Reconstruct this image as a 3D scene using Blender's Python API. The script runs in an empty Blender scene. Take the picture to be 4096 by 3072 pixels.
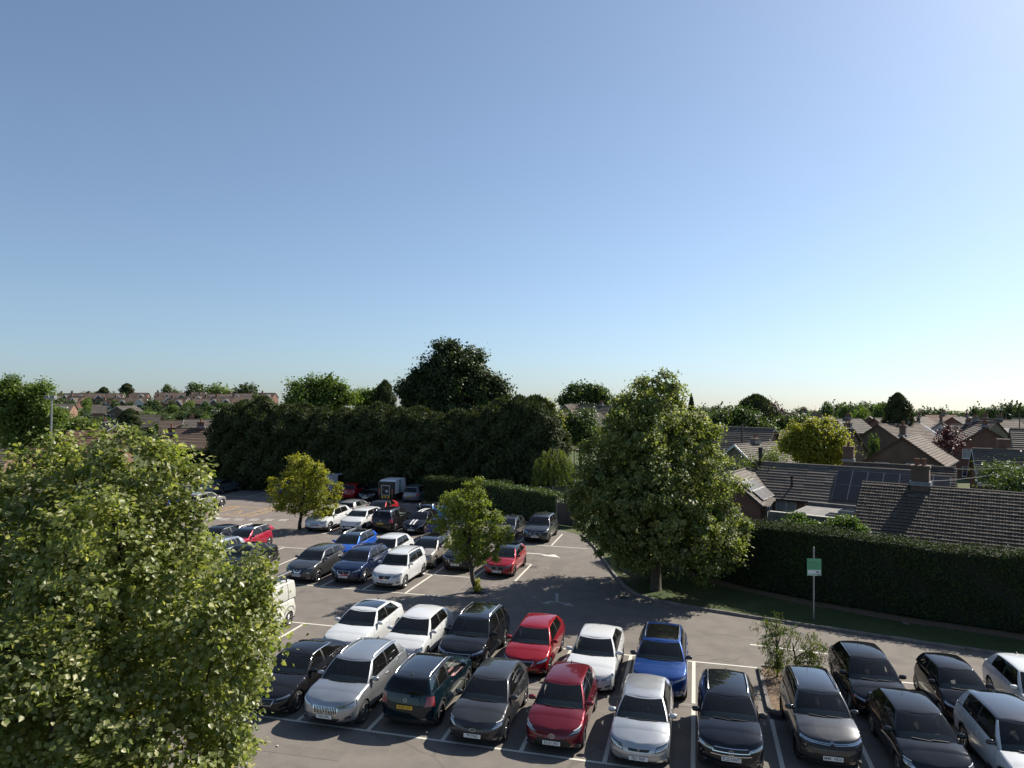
import bpy, bmesh, math, random
import numpy as np
from mathutils import Matrix, Vector

R = math.radians
SC = bpy.context.scene
COL = SC.collection
random.seed(7)
rng = np.random.default_rng(7)

# ------------------------------------------------------------------ camera
CAM_F, CAM_P, CAM_R, CAM_H = 2840.0, 0.0151, 0.0075, 10.516      # focal length in pixels of a 4096 wide picture
cd = bpy.data.cameras.new('camera')
cam = bpy.data.objects.new('camera', cd)
COL.objects.link(cam)
cd.sensor_fit = 'HORIZONTAL'; cd.sensor_width = 36.0; cd.lens = 36.0 * CAM_F / 4096.0
cd.clip_start = 0.1; cd.clip_end = 6000.0
cam.matrix_world = Matrix.Translation((0, 0, CAM_H)) @ Matrix.Rotation(math.pi / 2 + CAM_P, 4, 'X') @ Matrix.Rotation(CAM_R, 4, 'Z')
SC.camera = cam

# ------------------------------------------------------------------ sky and sun
SUN_AZ, SUN_EL = 54.0, 39.5          # degrees: azimuth to the right of straight ahead
w = bpy.data.worlds.new('World'); SC.world = w; w.use_nodes = True
nt = w.node_tree
bg = nt.nodes['Background']
sky = nt.nodes.new('ShaderNodeTexSky'); sky.sky_type = 'NISHITA'; sky.sun_disc = False
sky.sun_elevation = R(SUN_EL); sky.sun_rotation = R(SUN_AZ)
sky.altitude = 60; sky.air_density = 1.0; sky.dust_density = 0.8; sky.ozone_density = 7.0
hv = nt.nodes.new('ShaderNodeHueSaturation'); hv.inputs['Saturation'].default_value = 0.82; hv.inputs['Hue'].default_value = 0.494      # summer haze takes the edge off the blue
tcw = nt.nodes.new('ShaderNodeTexCoord'); vm = nt.nodes.new('ShaderNodeVectorMath'); vm.operation = 'ADD'; vm.inputs[1].default_value = (0, 0, 0.028)      # the land falls away, so the sky reaches below eye level
vn = nt.nodes.new('ShaderNodeVectorMath'); vn.operation = 'NORMALIZE'
nt.links.new(tcw.outputs['Generated'], vm.inputs[0]); nt.links.new(vm.outputs[0], vn.inputs[0]); nt.links.new(vn.outputs[0], sky.inputs['Vector'])
nt.links.new(sky.outputs[0], hv.inputs['Color']); nt.links.new(hv.outputs[0], bg.inputs[0]); bg.inputs[1].default_value = 0.078
sl = bpy.data.lights.new('sun', 'SUN'); sl.energy = 5.0; sl.angle = R(0.53); sl.color = (1.0, 0.935, 0.83)
so = bpy.data.objects.new('sun', sl); COL.objects.link(so)
sd = Vector((math.sin(R(SUN_AZ)) * math.cos(R(SUN_EL)), math.cos(R(SUN_AZ)) * math.cos(R(SUN_EL)), math.sin(R(SUN_EL))))
so.rotation_euler = sd.to_track_quat('Z', 'Y').to_euler()
so.location = sd * 60
SC.view_settings.view_transform = 'Standard'; SC.view_settings.look = 'None'
SC.view_settings.exposure = 0.75; SC.view_settings.gamma = 1.0; SC.view_settings.use_curve_mapping = False
SC.render.engine = 'CYCLES'
SC.cycles.max_bounces = 6; SC.cycles.diffuse_bounces = 2; SC.cycles.glossy_bounces = 3
SC.cycles.transmission_bounces = 4; SC.cycles.transparent_max_bounces = 8
SC.cycles.caustics_reflective = False; SC.cycles.caustics_refractive = False
SC.cycles.sample_clamp_indirect = 4.0

# ------------------------------------------------------------------ layout: the bays form one grid, u along a row, v away from the camera
GA = -0.2534
GO = np.array([-6.81, 22.924])
GE = np.array([math.cos(GA), math.sin(GA)])
GN = np.array([-math.sin(GA), math.cos(GA)])
BW = 2.46
def G(u, v, z=0.0):
    p = GO + GE * u + GN * v
    return (p[0], p[1], z)
def at(px, py, d):                    # the point at distance d (m, straight ahead) seen at px, py of the 4096 wide picture
    X, Y = px - 2048.0, py - 1536.0
    c, s = math.cos(CAM_R), math.sin(CAM_R)
    X, Y = X * c + Y * s, -X * s + Y * c
    dx, dz = X / CAM_F, -Y / CAM_F
    c, s = math.cos(CAM_P), math.sin(CAM_P)
    wy, wz = c - dz * s, s + dz * c
    return Vector((dx / wy * d, d, CAM_H + wz / wy * d))
def on_z(px, py, z=0.0):              # the point at height z seen at px, py
    a = at(px, py, 1.0)
    d = (z - CAM_H) / (a.z - CAM_H)
    return at(px, py, d)

# ------------------------------------------------------------------ objects
def link(o, parent=None):
    COL.objects.link(o)
    if parent is not None:
        o.parent = parent
    return o
def empty(name, loc=(0, 0, 0), rz=0.0, parent=None):
    o = bpy.data.objects.new(name, None)
    o.location = loc; o.rotation_euler = (0, 0, rz); o.empty_display_size = 0.2
    return link(o, parent)
def tag(o, label=None, cat=None, group=None, kind=None):
    if label: o['label'] = label
    if cat: o['category'] = cat
    if group: o['group'] = group
    if kind: o['kind'] = kind
    return o
class MB:
    def __init__(s):
        s.v = []; s.f = []; s.m = []
    def quad(s, a, b, c, d, m=0):
        n = len(s.v); s.v += [tuple(a), tuple(b), tuple(c), tuple(d)]; s.f.append((n, n + 1, n + 2, n + 3)); s.m.append(m)
    def poly(s, pts, m=0):
        n = len(s.v); s.v += [tuple(p) for p in pts]; s.f.append(tuple(range(n, n + len(pts)))); s.m.append(m)
    def box(s, x0, x1, y0, y1, z0, z1, m=0, T=None):
        n = len(s.v)
        vs = [(x0, y0, z0), (x1, y0, z0), (x1, y1, z0), (x0, y1, z0), (x0, y0, z1), (x1, y0, z1), (x1, y1, z1), (x0, y1, z1)]
        if T is not None: vs = [tuple(T @ Vector(q)) for q in vs]
        s.v += vs
        for f in ((0, 3, 2, 1), (4, 5, 6, 7), (0, 1, 5, 4), (1, 2, 6, 5), (2, 3, 7, 6), (3, 0, 4, 7)):
            s.f.append(tuple(n + i for i in f)); s.m.append(m)
    def bar(s, a, b, w, h=None, m=0):
        a = Vector(a); b = Vector(b); d = b - a; L = d.length
        T = Matrix.Translation(a) @ d.to_track_quat('Y', 'Z').to_matrix().to_4x4()
        h = h or w
        s.box(-w / 2, w / 2, 0, L, -h / 2, h / 2, m, T)
    def grid(s, P, m=0, flip=False):
        nr = len(P); nc = len(P[0]); n = len(s.v)
        for r in P: s.v += [tuple(q) for q in r]
        for i in range(nr - 1):
            for j in range(nc - 1):
                f = (n + i * nc + j, n + i * nc + j + 1, n + (i + 1) * nc + j + 1, n + (i + 1) * nc + j)
                s.f.append(f[::-1] if flip else f); s.m.append(m)
    def tube(s, pts, rad, k=8, m=0, cap=True):
        pts = [Vector(p) for p in pts]
        rad = rad if hasattr(rad, '__len__') else [rad] * len(pts)
        n0 = len(s.v); up = Vector((0, 0, 1)); prev = None
        for i, p in enumerate(pts):
            d = (pts[min(i + 1, len(pts) - 1)] - pts[max(i - 1, 0)])
            d = d.normalized() if d.length > 1e-9 else up
            if prev is None:
                x = d.cross(up if abs(d.z) < 0.95 else Vector((1, 0, 0))).normalized()
            else:
                x = (prev - d * prev.dot(d)).normalized()
            prev = x; y = d.cross(x)
            for j in range(k):
                t = 2 * math.pi * j / k
                s.v.append(tuple(p + (x * math.cos(t) + y * math.sin(t)) * rad[i]))
        for i in range(len(pts) - 1):
            for j in range(k):
                a = n0 + i * k + j; b = n0 + i * k + (j + 1) % k
                s.f.append((a, b, b + k, a + k)); s.m.append(m)
        if cap:
            s.f.append(tuple(n0 + j for j in range(k))[::-1]); s.m.append(m)
            e = n0 + (len(pts) - 1) * k
            s.f.append(tuple(e + j for j in range(k))); s.m.append(m)
    def lathe(s, prof, k=24, m=0, axis='x'):
        n0 = len(s.v)
        for (r, h) in prof:
            for j in range(k):
                t = 2 * math.pi * j / k
                c, q = r * math.cos(t), r * math.sin(t)
                s.v.append((h, c, q) if axis == 'x' else (c, q, h))
        for i in range(len(prof) - 1):
            for j in range(k):
                a = n0 + i * k + j; b = n0 + i * k + (j + 1) % k
                s.f.append((a, b, b + k, a + k)); s.m.append(m)
    def mesh(s, name, mats, smooth=None):
        me = bpy.data.meshes.new(name)
        me.from_pydata(s.v, [], s.f)
        for mt in (mats if isinstance(mats, (list, tuple)) else [mats]): me.materials.append(mt)
        if any(s.m): me.polygons.foreach_set('material_index', s.m)
        if smooth:
            me.shade_smooth(); me.set_sharp_from_angle(angle=R(smooth))
        me.update()
        return me
    def build(s, name, mats, parent=None, smooth=None, loc=None, rz=None):
        o = bpy.data.objects.new(name, s.mesh(name, mats, smooth))
        if loc is not None: o.location = loc
        if rz is not None: o.rotation_euler = (0, 0, rz)
        return link(o, parent)
def inst(name, me, parent=None, loc=(0, 0, 0), rot=(0, 0, 0), sc=(1, 1, 1)):
    o = bpy.data.objects.new(name, me); o.location = loc; o.rotation_euler = rot; o.scale = sc
    return link(o, parent)
def bevelled(name, x0, x1, y0, y1, z0, z1, b, mat, seg=2):
    bm = bmesh.new(); bmesh.ops.create_cube(bm, size=1.0)
    for q in bm.verts:
        q.co = Vector(((x0 + x1) / 2 + q.co.x * (x1 - x0), (y0 + y1) / 2 + q.co.y * (y1 - y0), (z0 + z1) / 2 + q.co.z * (z1 - z0)))
    bmesh.ops.bevel(bm, geom=list(bm.edges), offset=b, segments=seg, profile=0.5, affect='EDGES')
    me = bpy.data.meshes.new(name); bm.to_mesh(me); bm.free(); me.materials.append(mat); me.shade_smooth()
    me.set_sharp_from_angle(angle=R(50))
    return me

# ------------------------------------------------------------------ materials
MATS = {}
def _nm(name):
    m = bpy.data.materials.new(name); m.use_nodes = True
    n = m.node_tree
    return m, n, n.nodes['Principled BSDF']
def noise(n, scale, detail=4.0, rough=0.55, coord='Object', vec=None):
    t = n.nodes.new('ShaderNodeTexNoise'); t.inputs['Scale'].default_value = scale
    t.inputs['Detail'].default_value = detail; t.inputs['Roughness'].default_value = rough
    if vec is None:
        c = n.nodes.new('ShaderNodeTexCoord'); vec = c.outputs[coord]
    n.links.new(vec, t.inputs['Vector'])
    return t.outputs['Fac']
def geo_pos(n):
    g = n.nodes.new('ShaderNodeNewGeometry'); return g.outputs['Position']
def ramp(n, fac, stops):
    r = n.nodes.new('ShaderNodeValToRGB'); e = r.color_ramp.elements
    while len(e) < len(stops): e.new(0.5)
    for i, (p, c) in enumerate(stops):
        e[i].position = p; e[i].color = (c[0], c[1], c[2], 1)
    n.links.new(fac, r.inputs['Fac'])
    return r.outputs['Color']
def mixc(n, fac, a, b, mode='MIX'):
    m = n.nodes.new('ShaderNodeMix'); m.data_type = 'RGBA'; m.blend_type = mode
    f, A, B = m.inputs[0], m.inputs[6], m.inputs[7]
    for sock, val in ((f, fac), (A, a), (B, b)):
        if hasattr(val, 'is_linked'): n.links.new(val, sock)
        elif hasattr(val, '__len__'): sock.default_value = (val[0], val[1], val[2], 1)
        else: sock.default_value = val
    return m.outputs[2]
def bump(n, p, h, strength=0.3, dist=0.01):
    b = n.nodes.new('ShaderNodeBump'); b.inputs['Strength'].default_value = strength; b.inputs['Distance'].default_value = dist
    n.links.new(h, b.inputs['Height']); n.links.new(b.outputs['Normal'], p.inputs['Normal'])
def plain(name, col, rough=0.6, metal=0.0, spec=0.5, coat=0.0, var=0.0, scale=8.0, world=False):
    if name in MATS: return MATS[name]
    m, n, p = _nm(name)
    p.inputs['Roughness'].default_value = rough; p.inputs['Metallic'].default_value = metal
    p.inputs['Specular IOR Level'].default_value = spec
    if coat:
        p.inputs['Coat Weight'].default_value = coat; p.inputs['Coat Roughness'].default_value = 0.04
    if var:
        f = noise(n, scale, vec=geo_pos(n) if world else None)
        c = ramp(n, f, [(0.3, [x * (1 - var) for x in col]), (0.7, [min(1, x * (1 + var)) for x in col])])
        n.links.new(c, p.inputs['Base Color'])
    else:
        p.inputs['Base Color'].default_value = (*col, 1)
    MATS[name] = m
    return m
def paint(name, col, metal=0.0, rough=0.32):
    if name in MATS: return MATS[name]
    m, n, p = _nm(name)
    p.inputs['Metallic'].default_value = metal
    p.inputs['Coat Weight'].default_value = 1.0; p.inputs['Coat Roughness'].default_value = 0.035
    p.inputs['Specular IOR Level'].default_value = 0.12 if max(col) > 0.03 else 0.0
    pos = geo_pos(n)
    f = noise(n, 1.7, 5, 0.6, vec=pos)                       # a film of road dust
    c = mixc(n, ramp(n, f, [(0.45, (0, 0, 0)), (0.85, (0.010, 0.010, 0.010))]), col, (0.30, 0.27, 0.23))
    n.links.new(c, p.inputs['Base Color'])
    r2 = n.nodes.new('ShaderNodeMapRange'); n.links.new(f, r2.inputs[0]); r2.inputs[3].default_value = rough - 0.05; r2.inputs[4].default_value = rough + 0.18
    n.links.new(r2.outputs[0], p.inputs['Roughness'])
    MATS[name] = m
    return m
def glass_mat(name, tint=(0.10, 0.115, 0.115)):
    if name in MATS: return MATS[name]
    m = bpy.data.materials.new(name); m.use_nodes = True; n = m.node_tree
    out = n.nodes['Material Output']; n.nodes.remove(n.nodes['Principled BSDF'])
    tr = n.nodes.new('ShaderNodeBsdfTransparent'); tr.inputs[0].default_value = (*tint, 1)
    gl = n.nodes.new('ShaderNodeBsdfGlossy'); gl.inputs['Roughness'].default_value = 0.02
    fr = n.nodes.new('ShaderNodeFresnel'); fr.inputs[0].default_value = 1.5
    mx = n.nodes.new('ShaderNodeMixShader')
    n.links.new(fr.outputs[0], mx.inputs[0]); n.links.new(tr.outputs[0], mx.inputs[1]); n.links.new(gl.outputs[0], mx.inputs[2])
    df = n.nodes.new('ShaderNodeBsdfDiffuse'); df.inputs[0].default_value = (0.34, 0.36, 0.35, 1)      # a film of dust on the pane
    m2 = n.nodes.new('ShaderNodeMixShader'); m2.inputs[0].default_value = 0.016
    n.links.new(mx.outputs[0], m2.inputs[1]); n.links.new(df.outputs[0], m2.inputs[2]); n.links.new(m2.outputs[0], out.inputs[0])
    MATS[name] = m
    return m

M_BLACK = plain('black_plastic', (0.012, 0.012, 0.013), 0.5)
M_TRIM = plain('grey_cladding', (0.022, 0.022, 0.024), 0.6, var=0.2)
M_GLOSSBLK = plain('gloss_black', (0.008, 0.008, 0.009), 0.12, coat=1)
M_CHROME = plain('chrome', (0.78, 0.78, 0.78), 0.13, metal=1.0)
M_SATIN = plain('satin_metal', (0.55, 0.56, 0.57), 0.3, metal=1.0)
M_RUBBER = plain('tyre_rubber', (0.018, 0.018, 0.018), 0.85, var=0.25, scale=20)
M_ALLOY = plain('alloy', (0.46, 0.46, 0.47), 0.28, metal=1.0)
M_ALLOYD = plain('dark_alloy', (0.05, 0.05, 0.053), 0.3, metal=0.9)
M_DISC = plain('brake_disc', (0.05, 0.048, 0.046), 0.5, metal=0.5)
M_LAMP = plain('headlamp', (0.36, 0.38, 0.40), 0.12, metal=0.75, coat=1, var=0.45, scale=30)
M_TAIL = plain('tail_lamp', (0.28, 0.012, 0.014), 0.12, coat=1)
M_PLATEW = plain('plate_white', (0.72, 0.72, 0.70), 0.4)
M_PLATEY = plain('plate_yellow', (0.72, 0.43, 0.03), 0.4)
M_INK = plain('ink', (0.01, 0.01, 0.01), 0.6)
M_DASH = plain('dashboard', (0.20, 0.215, 0.20), 0.75)
M_SEAT = plain('seat_cloth', (0.028, 0.028, 0.03), 0.9)
M_SEATR = plain('seat_red', (0.16, 0.02, 0.02), 0.8)
M_GLASS = glass_mat('car_glass', (0.72, 0.76, 0.74))
M_GLASSD = glass_mat('privacy_glass', (0.12, 0.125, 0.13))
M_WHITE = plain('white_paint', (0.74, 0.74, 0.72), 0.45)
# ------------------------------------------------------------------ cars
def lerp(a, b, t): return a + (b - a) * t
_PL = {}
def pl(x, pts):                       # smooth monotone interpolation through points
    c = _PL.get(id(pts))
    if c is None:
        n = len(pts); h = [pts[i + 1][0] - pts[i][0] for i in range(n - 1)]; d = [(pts[i + 1][1] - pts[i][1]) / h[i] for i in range(n - 1)]
        m = [d[0]] + [0.0 if d[i - 1] * d[i] <= 0 else 2 * d[i - 1] * d[i] / (d[i - 1] + d[i]) for i in range(1, n - 1)] + [d[-1]]
        c = _PL[id(pts)] = (pts, h, m)
    h, m = c[1], c[2]
    if x <= pts[0][0]: return pts[0][1]
    if x >= pts[-1][0]: return pts[-1][1]
    for i in range(len(h)):
        if x <= pts[i + 1][0]:
            t = (x - pts[i][0]) / h[i]; t2 = t * t; t3 = t2 * t
            return (2 * t3 - 3 * t2 + 1) * pts[i][1] + (t3 - 2 * t2 + t) * h[i] * m[i] + (-2 * t3 + 3 * t2) * pts[i + 1][1] + (t3 - t2) * h[i] * m[i + 1]

def wheel_meshes():
    T = {}
    b = MB()
    b.lathe([(0.66, -0.30), (0.80, -0.33), (0.93, -0.30), (0.985, -0.22), (1.0, -0.1), (1.0, 0.1), (0.985, 0.22), (0.93, 0.30), (0.80, 0.33), (0.66, 0.30)], 28)
    T['tyre'] = b.mesh('tyre', M_RUBBER, 40)
    def rim(kind, n, w, mat, dish=0.12):
        b = MB()
        b.lathe([(0.67, 0.33), (0.70, 0.31), (0.675, 0.27), (0.63, 0.24), (0.61, -0.1)], 28, 0)          # rim lip and barrel
        b.lathe([(0.0, 0.02), (0.60, 0.0)], 20, 1)                                                       # brake disc behind
        b.lathe([(0.0, 0.25), (0.10, 0.25), (0.14, 0.21), (0.15, 0.12)], 14, 0)                          # hub
        for i in range(n):
            t = 2 * math.pi * i / n
            if kind == 'twin': offs = (-0.13, 0.13)
            else: offs = (0.0,)
            for o in offs:
                c0, s0 = math.cos(t + o * 0.5), math.sin(t + o * 0.5)
                c1, s1 = math.cos(t + o * 1.3), math.sin(t + o * 1.3)
                px, py = -s0, c0
                r0, r1 = 0.10, 0.645
                wi, wo = w * 0.9, w * (1.25 if kind != 'petal' else 2.1)
                A = []
                for (r, c, s_, ww, x) in ((r0, c0, s0, wi, 0.23), (0.4, (c0 + c1) / 2, (s0 + s1) / 2, (wi + wo) / 2, 0.235), (r1, c1, s1, wo, 0.27)):
                    qx, qy = -s_, c
                    A.append([(x - 0.08, r * c - qx * ww, r * s_ - qy * ww), (x, r * c - qx * ww * 0.8, r * s_ - qy * ww * 0.8),
                              (x, r * c + qx * ww * 0.8, r * s_ + qy * ww * 0.8), (x - 0.08, r * c + qx * ww, r * s_ + qy * ww)])
                b.grid(A, 0)
        return b.mesh('rim', [mat, M_DISC], 40)
    T['five'] = rim('spoke', 5, 0.085, M_ALLOY)
    T['ten'] = rim('spoke', 10, 0.04, M_ALLOY)
    T['twin'] = rim('twin', 5, 0.045, M_ALLOY)
    T['petal'] = rim('petal', 7, 0.075, M_ALLOY)
    T['dark'] = rim('twin', 5, 0.05, M_ALLOYD)
    T['two_tone'] = rim('spoke', 5, 0.10, M_SATIN)
    return T
WH = wheel_meshes()

def torus_mesh(name, R0, r, k, kk, mat):
    b = MB(); P = []
    for i in range(k + 1):
        t = 2 * math.pi * i / k
        P.append([((R0 + r * math.cos(2 * math.pi * j / kk)) * math.cos(t), r * math.sin(2 * math.pi * j / kk), (R0 + r * math.cos(2 * math.pi * j / kk)) * math.sin(t)) for j in range(kk + 1)])
    b.grid(P)
    return b.mesh(name, mat, 60)
ME_STEER = torus_mesh('steering_wheel', 0.17, 0.016, 18, 6, M_BLACK)
def seat_mesh(mat, w, head):
    b = MB()
    P = []
    for z, ww, y in ((0, 0.9, 0.0), (0.25, 1.0, 0.03), (0.45, 0.95, 0.09), (0.54, 0.7, 0.12)):
        P.append([(-w * ww / 2, y + 0.12, z), (-w * ww / 2, y, z), (-w * ww / 2 * 0.6, y - 0.05, z), (w * ww / 2 * 0.6, y - 0.05, z), (w * ww / 2, y, z), (w * ww / 2, y + 0.12, z), (-w * ww / 2, y + 0.12, z)])
    b.grid(P)
    b.poly([P[-1][i] for i in range(6)])
    for hx in head:
        b.box(hx - 0.12, hx + 0.12, 0.09, 0.19, 0.57, 0.74)
    return b.mesh('seat', mat, 50)
ME_SEAT = {'d': seat_mesh(M_SEAT, 0.5, (0,)), 'r': seat_mesh(M_SEATR, 0.5, (0,))}
ME_BENCH = seat_mesh(M_SEAT, 1.25, (-0.38, 0.38))
def ellipsoid(name, mat, k=14, r=8):
    b = MB(); b.lathe([(max(0.001, math.sin(math.pi * i / r)), -math.cos(math.pi * i / r)) for i in range(r + 1)], k, 0, 'z')
    return b.mesh(name, mat, 60)

KINDS = {
 # L, W, H, wheelbase, front overhang, wheel radius, sill, nose z, cowl z, belt rear z, cowl y (from front), roof front y, roof rear y, rear glass base y, tail z
 'hatch': dict(L=4.1, W=1.76, H=1.47, wb=2.55, fo=0.83, wr=0.315, sill=0.20, zn=0.74, zc=0.97, zr=1.05, yc=1.02, rf=1.78, rr=3.62, rb=3.98, tail=1.04, boot=0),
 'suv':   dict(L=4.45, W=1.85, H=1.64, wb=2.66, fo=0.88, wr=0.355, sill=0.26, zn=0.90, zc=1.10, zr=1.18, yc=1.12, rf=1.85, rr=4.02, rb=4.33, tail=1.16, boot=0),
 'sedan': dict(L=4.65, W=1.82, H=1.44, wb=2.80, fo=0.80, wr=0.33, sill=0.18, zn=0.70, zc=0.95, zr=1.04, yc=1.28, rf=2.05, rr=3.50, rb=4.15, tail=1.05, boot=1),
 'mpv':   dict(L=4.5, W=1.81, H=1.62, wb=2.70, fo=0.92, wr=0.325, sill=0.20, zn=0.78, zc=1.05, zr=1.08, yc=0.98, rf=1.78, rr=4.12, rb=4.40, tail=1.06, boot=0),
 'estate': dict(L=4.7, W=1.79, H=1.48, wb=2.72, fo=0.90, wr=0.32, sill=0.19, zn=0.72, zc=0.97, zr=1.02, yc=1.22, rf=1.95, rr=4.32, rb=4.60, tail=1.0, boot=0),
 'city':  dict(L=3.45, W=1.63, H=1.47, wb=2.34, fo=0.70, wr=0.285, sill=0.19, zn=0.76, zc=0.98, zr=1.03, yc=0.78, rf=1.45, rr=3.12, rb=3.38, tail=1.02, boot=0),
 'van':   dict(L=4.75, W=1.80, H=1.98, wb=2.98, fo=1.0, wr=0.32, sill=0.26, zn=0.92, zc=1.16, zr=1.16, yc=0.62, rf=1.20, rr=4.58, rb=4.70, tail=1.12, boot=0),
}
class Car:
    def __init__(s, **k):
        for a, b in k.items(): setattr(s, a, b)
        s.yf0 = -s.L / 2; s.yr0 = s.L / 2
        s.Df = 0.46; s.Dr = 0.36
        s.Ra = s.wr + 0.045
        s.wy = (s.yf0 + s.fo, s.yf0 + s.fo + s.wb)
        s.ycl = s.yf0 + s.yc; s.yrb = s.yf0 + s.rb; s.yrf = s.yf0 + s.rf; s.yrr = s.yf0 + s.rr
        s.fp = k.get('fp', [(0, 0.10), (0.18, 0.015), (0.45, 0.0), (0.75, 0.035), (1.0, 0.13)])
        s.rp = k.get('rp', [(0, 0.12), (0.2, 0.02), (0.5, 0.0), (0.8, 0.05), (1.0, 0.10)])
        s.sp = [(0, 0.925), (0.12, 0.965), (0.35, 0.985), (0.62, 1.0), (0.74, 0.99), (1.0, 0.945)]
        zt = [(s.yf0, s.zn - 0.03), (s.yf0 + 0.22, s.zn + 0.035), (s.yf0 + s.yc * 0.6, lerp(s.zn, s.zc, 0.62)), (s.ycl, s.zc - 0.03), (s.ycl + 0.5, s.zc - 0.005), (s.wy[1], s.zr)]
        if s.boot: zt += [(s.yrb, s.zr - 0.005), (s.yr0, s.tail)]
        else: zt += [(s.yr0, s.tail)]
        s.zt = zt
    def ztop(s, y): return pl(y, s.zt)
    def zbot(s, y):
        z = s.sill
        for yw in s.wy:
            d = abs(y - yw)
            if d < s.Ra: z = max(z, s.wr + math.sqrt(max(0, s.Ra ** 2 - d * d)))
        return z
    def hw(s, y, z, t):
        h = max(0, min(1, (z - s.sill) / (s.zc - s.sill)))
        x = s.W / 2 * pl(h, s.sp)
        for yw in s.wy:                                     # haunches over the wheels
            x += 0.012 * math.exp(-((y - yw) / 0.4) ** 2) * math.exp(-((z - s.wr * 2.1) / 0.16) ** 2)
        x *= 1 - 0.035 * abs(y / (s.L / 2)) ** 3
        if t > 0.86: x -= 0.05 * ((t - 0.86) / 0.14) ** 2 * (1.0 if y < s.ycl else 0.55)
        return x
    def _end(s, xh, t, sgn):
        y0, D, prof = (s.yf0, s.Df, s.fp) if sgn < 0 else (s.yr0, s.Dr, s.rp)
        p = 2.35 if sgn < 0 else 2.7
        dy = D * (1 - (max(0, 1 - abs(xh) ** p)) ** (1 / p))
        ya = y0 - sgn * dy
        zt = s.ztop(ya); z = s.sill + (zt - s.sill) * t
        h = (z - s.sill) / (zt - s.sill)
        y = ya - sgn * pl(h, prof)
        return Vector((s.hw(ya, z, t) * xh, y, z))
    def front(s, a, t): return s._end(a, t, -1)
    def rear(s, a, t): return s._end(a, t, 1)
    def side(s, y, t, sg=1):
        zb = s.zbot(y); z = zb + (s.ztop(y) - zb) * t
        yy = y
        a, b = s.yf0 + s.Df, s.yr0 - s.Dr
        h = (z - s.sill) / (s.ztop(y) - s.sill)
        if y < a + 0.3: yy += pl(h, s.fp) * (1 - (y - a) / 0.3)
        if y > b - 0.3: yy -= pl(h, s.rp) * (1 - (b - y) / 0.3)
        return Vector((sg * s.hw(y, z, t), yy, z))
    def patch(s, b, fn, q, nu=6, nv=3, off=0.006, m=0):
        def P(a, t): return fn(a, t)
        rows = []
        for i in range(nv + 1):
            v = i / nv; r = []
            for j in range(nu + 1):
                u = j / nu
                a = lerp(lerp(q[0][0], q[1][0], u), lerp(q[3][0], q[2][0], u), v)
                t = lerp(lerp(q[0][1], q[1][1], u), lerp(q[3][1], q[2][1], u), v)
                p = P(a, t); e = 1e-3
                n = (P(a + e, t) - p).cross(P(a, t + e) - p)
                n = n.normalized() if n.length > 1e-12 else Vector((0, -1, 0))
                if n.dot(Vector((p.x, p.y, 0))) < 0: n = -n
                r.append(p + n * off)
            rows.append(r)
        c = (rows[0][0] + rows[-1][-1]) / 2
        nn = (rows[0][1] - rows[0][0]).cross(rows[1][0] - rows[0][0])
        b.grid(rows, m, flip=nn.dot(Vector((c.x, c.y, 0))) < 0)

def sub(fs, V, N, name, mats, parent, sel):
    """a panel of the car: the chosen faces with the shading normals of the whole shell"""
    idx = {}; vv = []; ff = []; mm = []; nn = []
    for f, m in sel:
        g = []
        for i in f:
            if i not in idx: idx[i] = len(vv); vv.append(V[i]); nn.append(N[i])
            g.append(idx[i])
        g2 = []
        for i in g:
            if i not in g2: g2.append(i)
        if len(g2) >= 3: ff.append(tuple(g2)); mm.append(m)
    if not ff: return None
    me = bpy.data.meshes.new(name); me.from_pydata(vv, [], ff)
    for mt in mats: me.materials.append(mt)
    me.polygons.foreach_set('material_index', mm)
    me.shade_smooth(); me.update()
    try: me.normals_split_custom_set_from_vertices(nn)
    except Exception: pass
    o = bpy.data.objects.new(name, me)
    return link(o, parent)
def vnormals(V, F):
    Va = np.array(V); N = np.zeros_like(Va)
    for f in F:
        p = Va[list(f)]
        n = np.cross(p[2] - p[0], p[3 % len(f)] - p[1])
        for i in f: N[i] += n
    L = np.linalg.norm(N, axis=1); L[L < 1e-12] = 1
    return N / L[:, None]

T_LEV = [0, 0.07, 0.15, 0.25, 0.36, 0.47, 0.57, 0.66, 0.74, 0.81, 0.87, 0.92, 0.96, 0.985, 1.0]
XH = [0, 0.14, 0.28, 0.41, 0.53, 0.63, 0.72, 0.80, 0.87, 0.92, 0.955, 0.98, 0.995, 1.0]

def text_mesh(name, s, size, mat, depth=0.0):
    cu = bpy.data.curves.new(name, 'FONT'); cu.body = s; cu.size = size; cu.align_x = 'CENTER'; cu.align_y = 'CENTER'
    cu.resolution_u = 2; cu.offset = size * 0.012
    ob = bpy.data.objects.new(name, cu)
    me = bpy.data.meshes.new_from_object(ob)
    bpy.data.objects.remove(ob); bpy.data.curves.remove(cu)
    me.materials.clear(); me.materials.append(mat)
    return me

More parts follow.
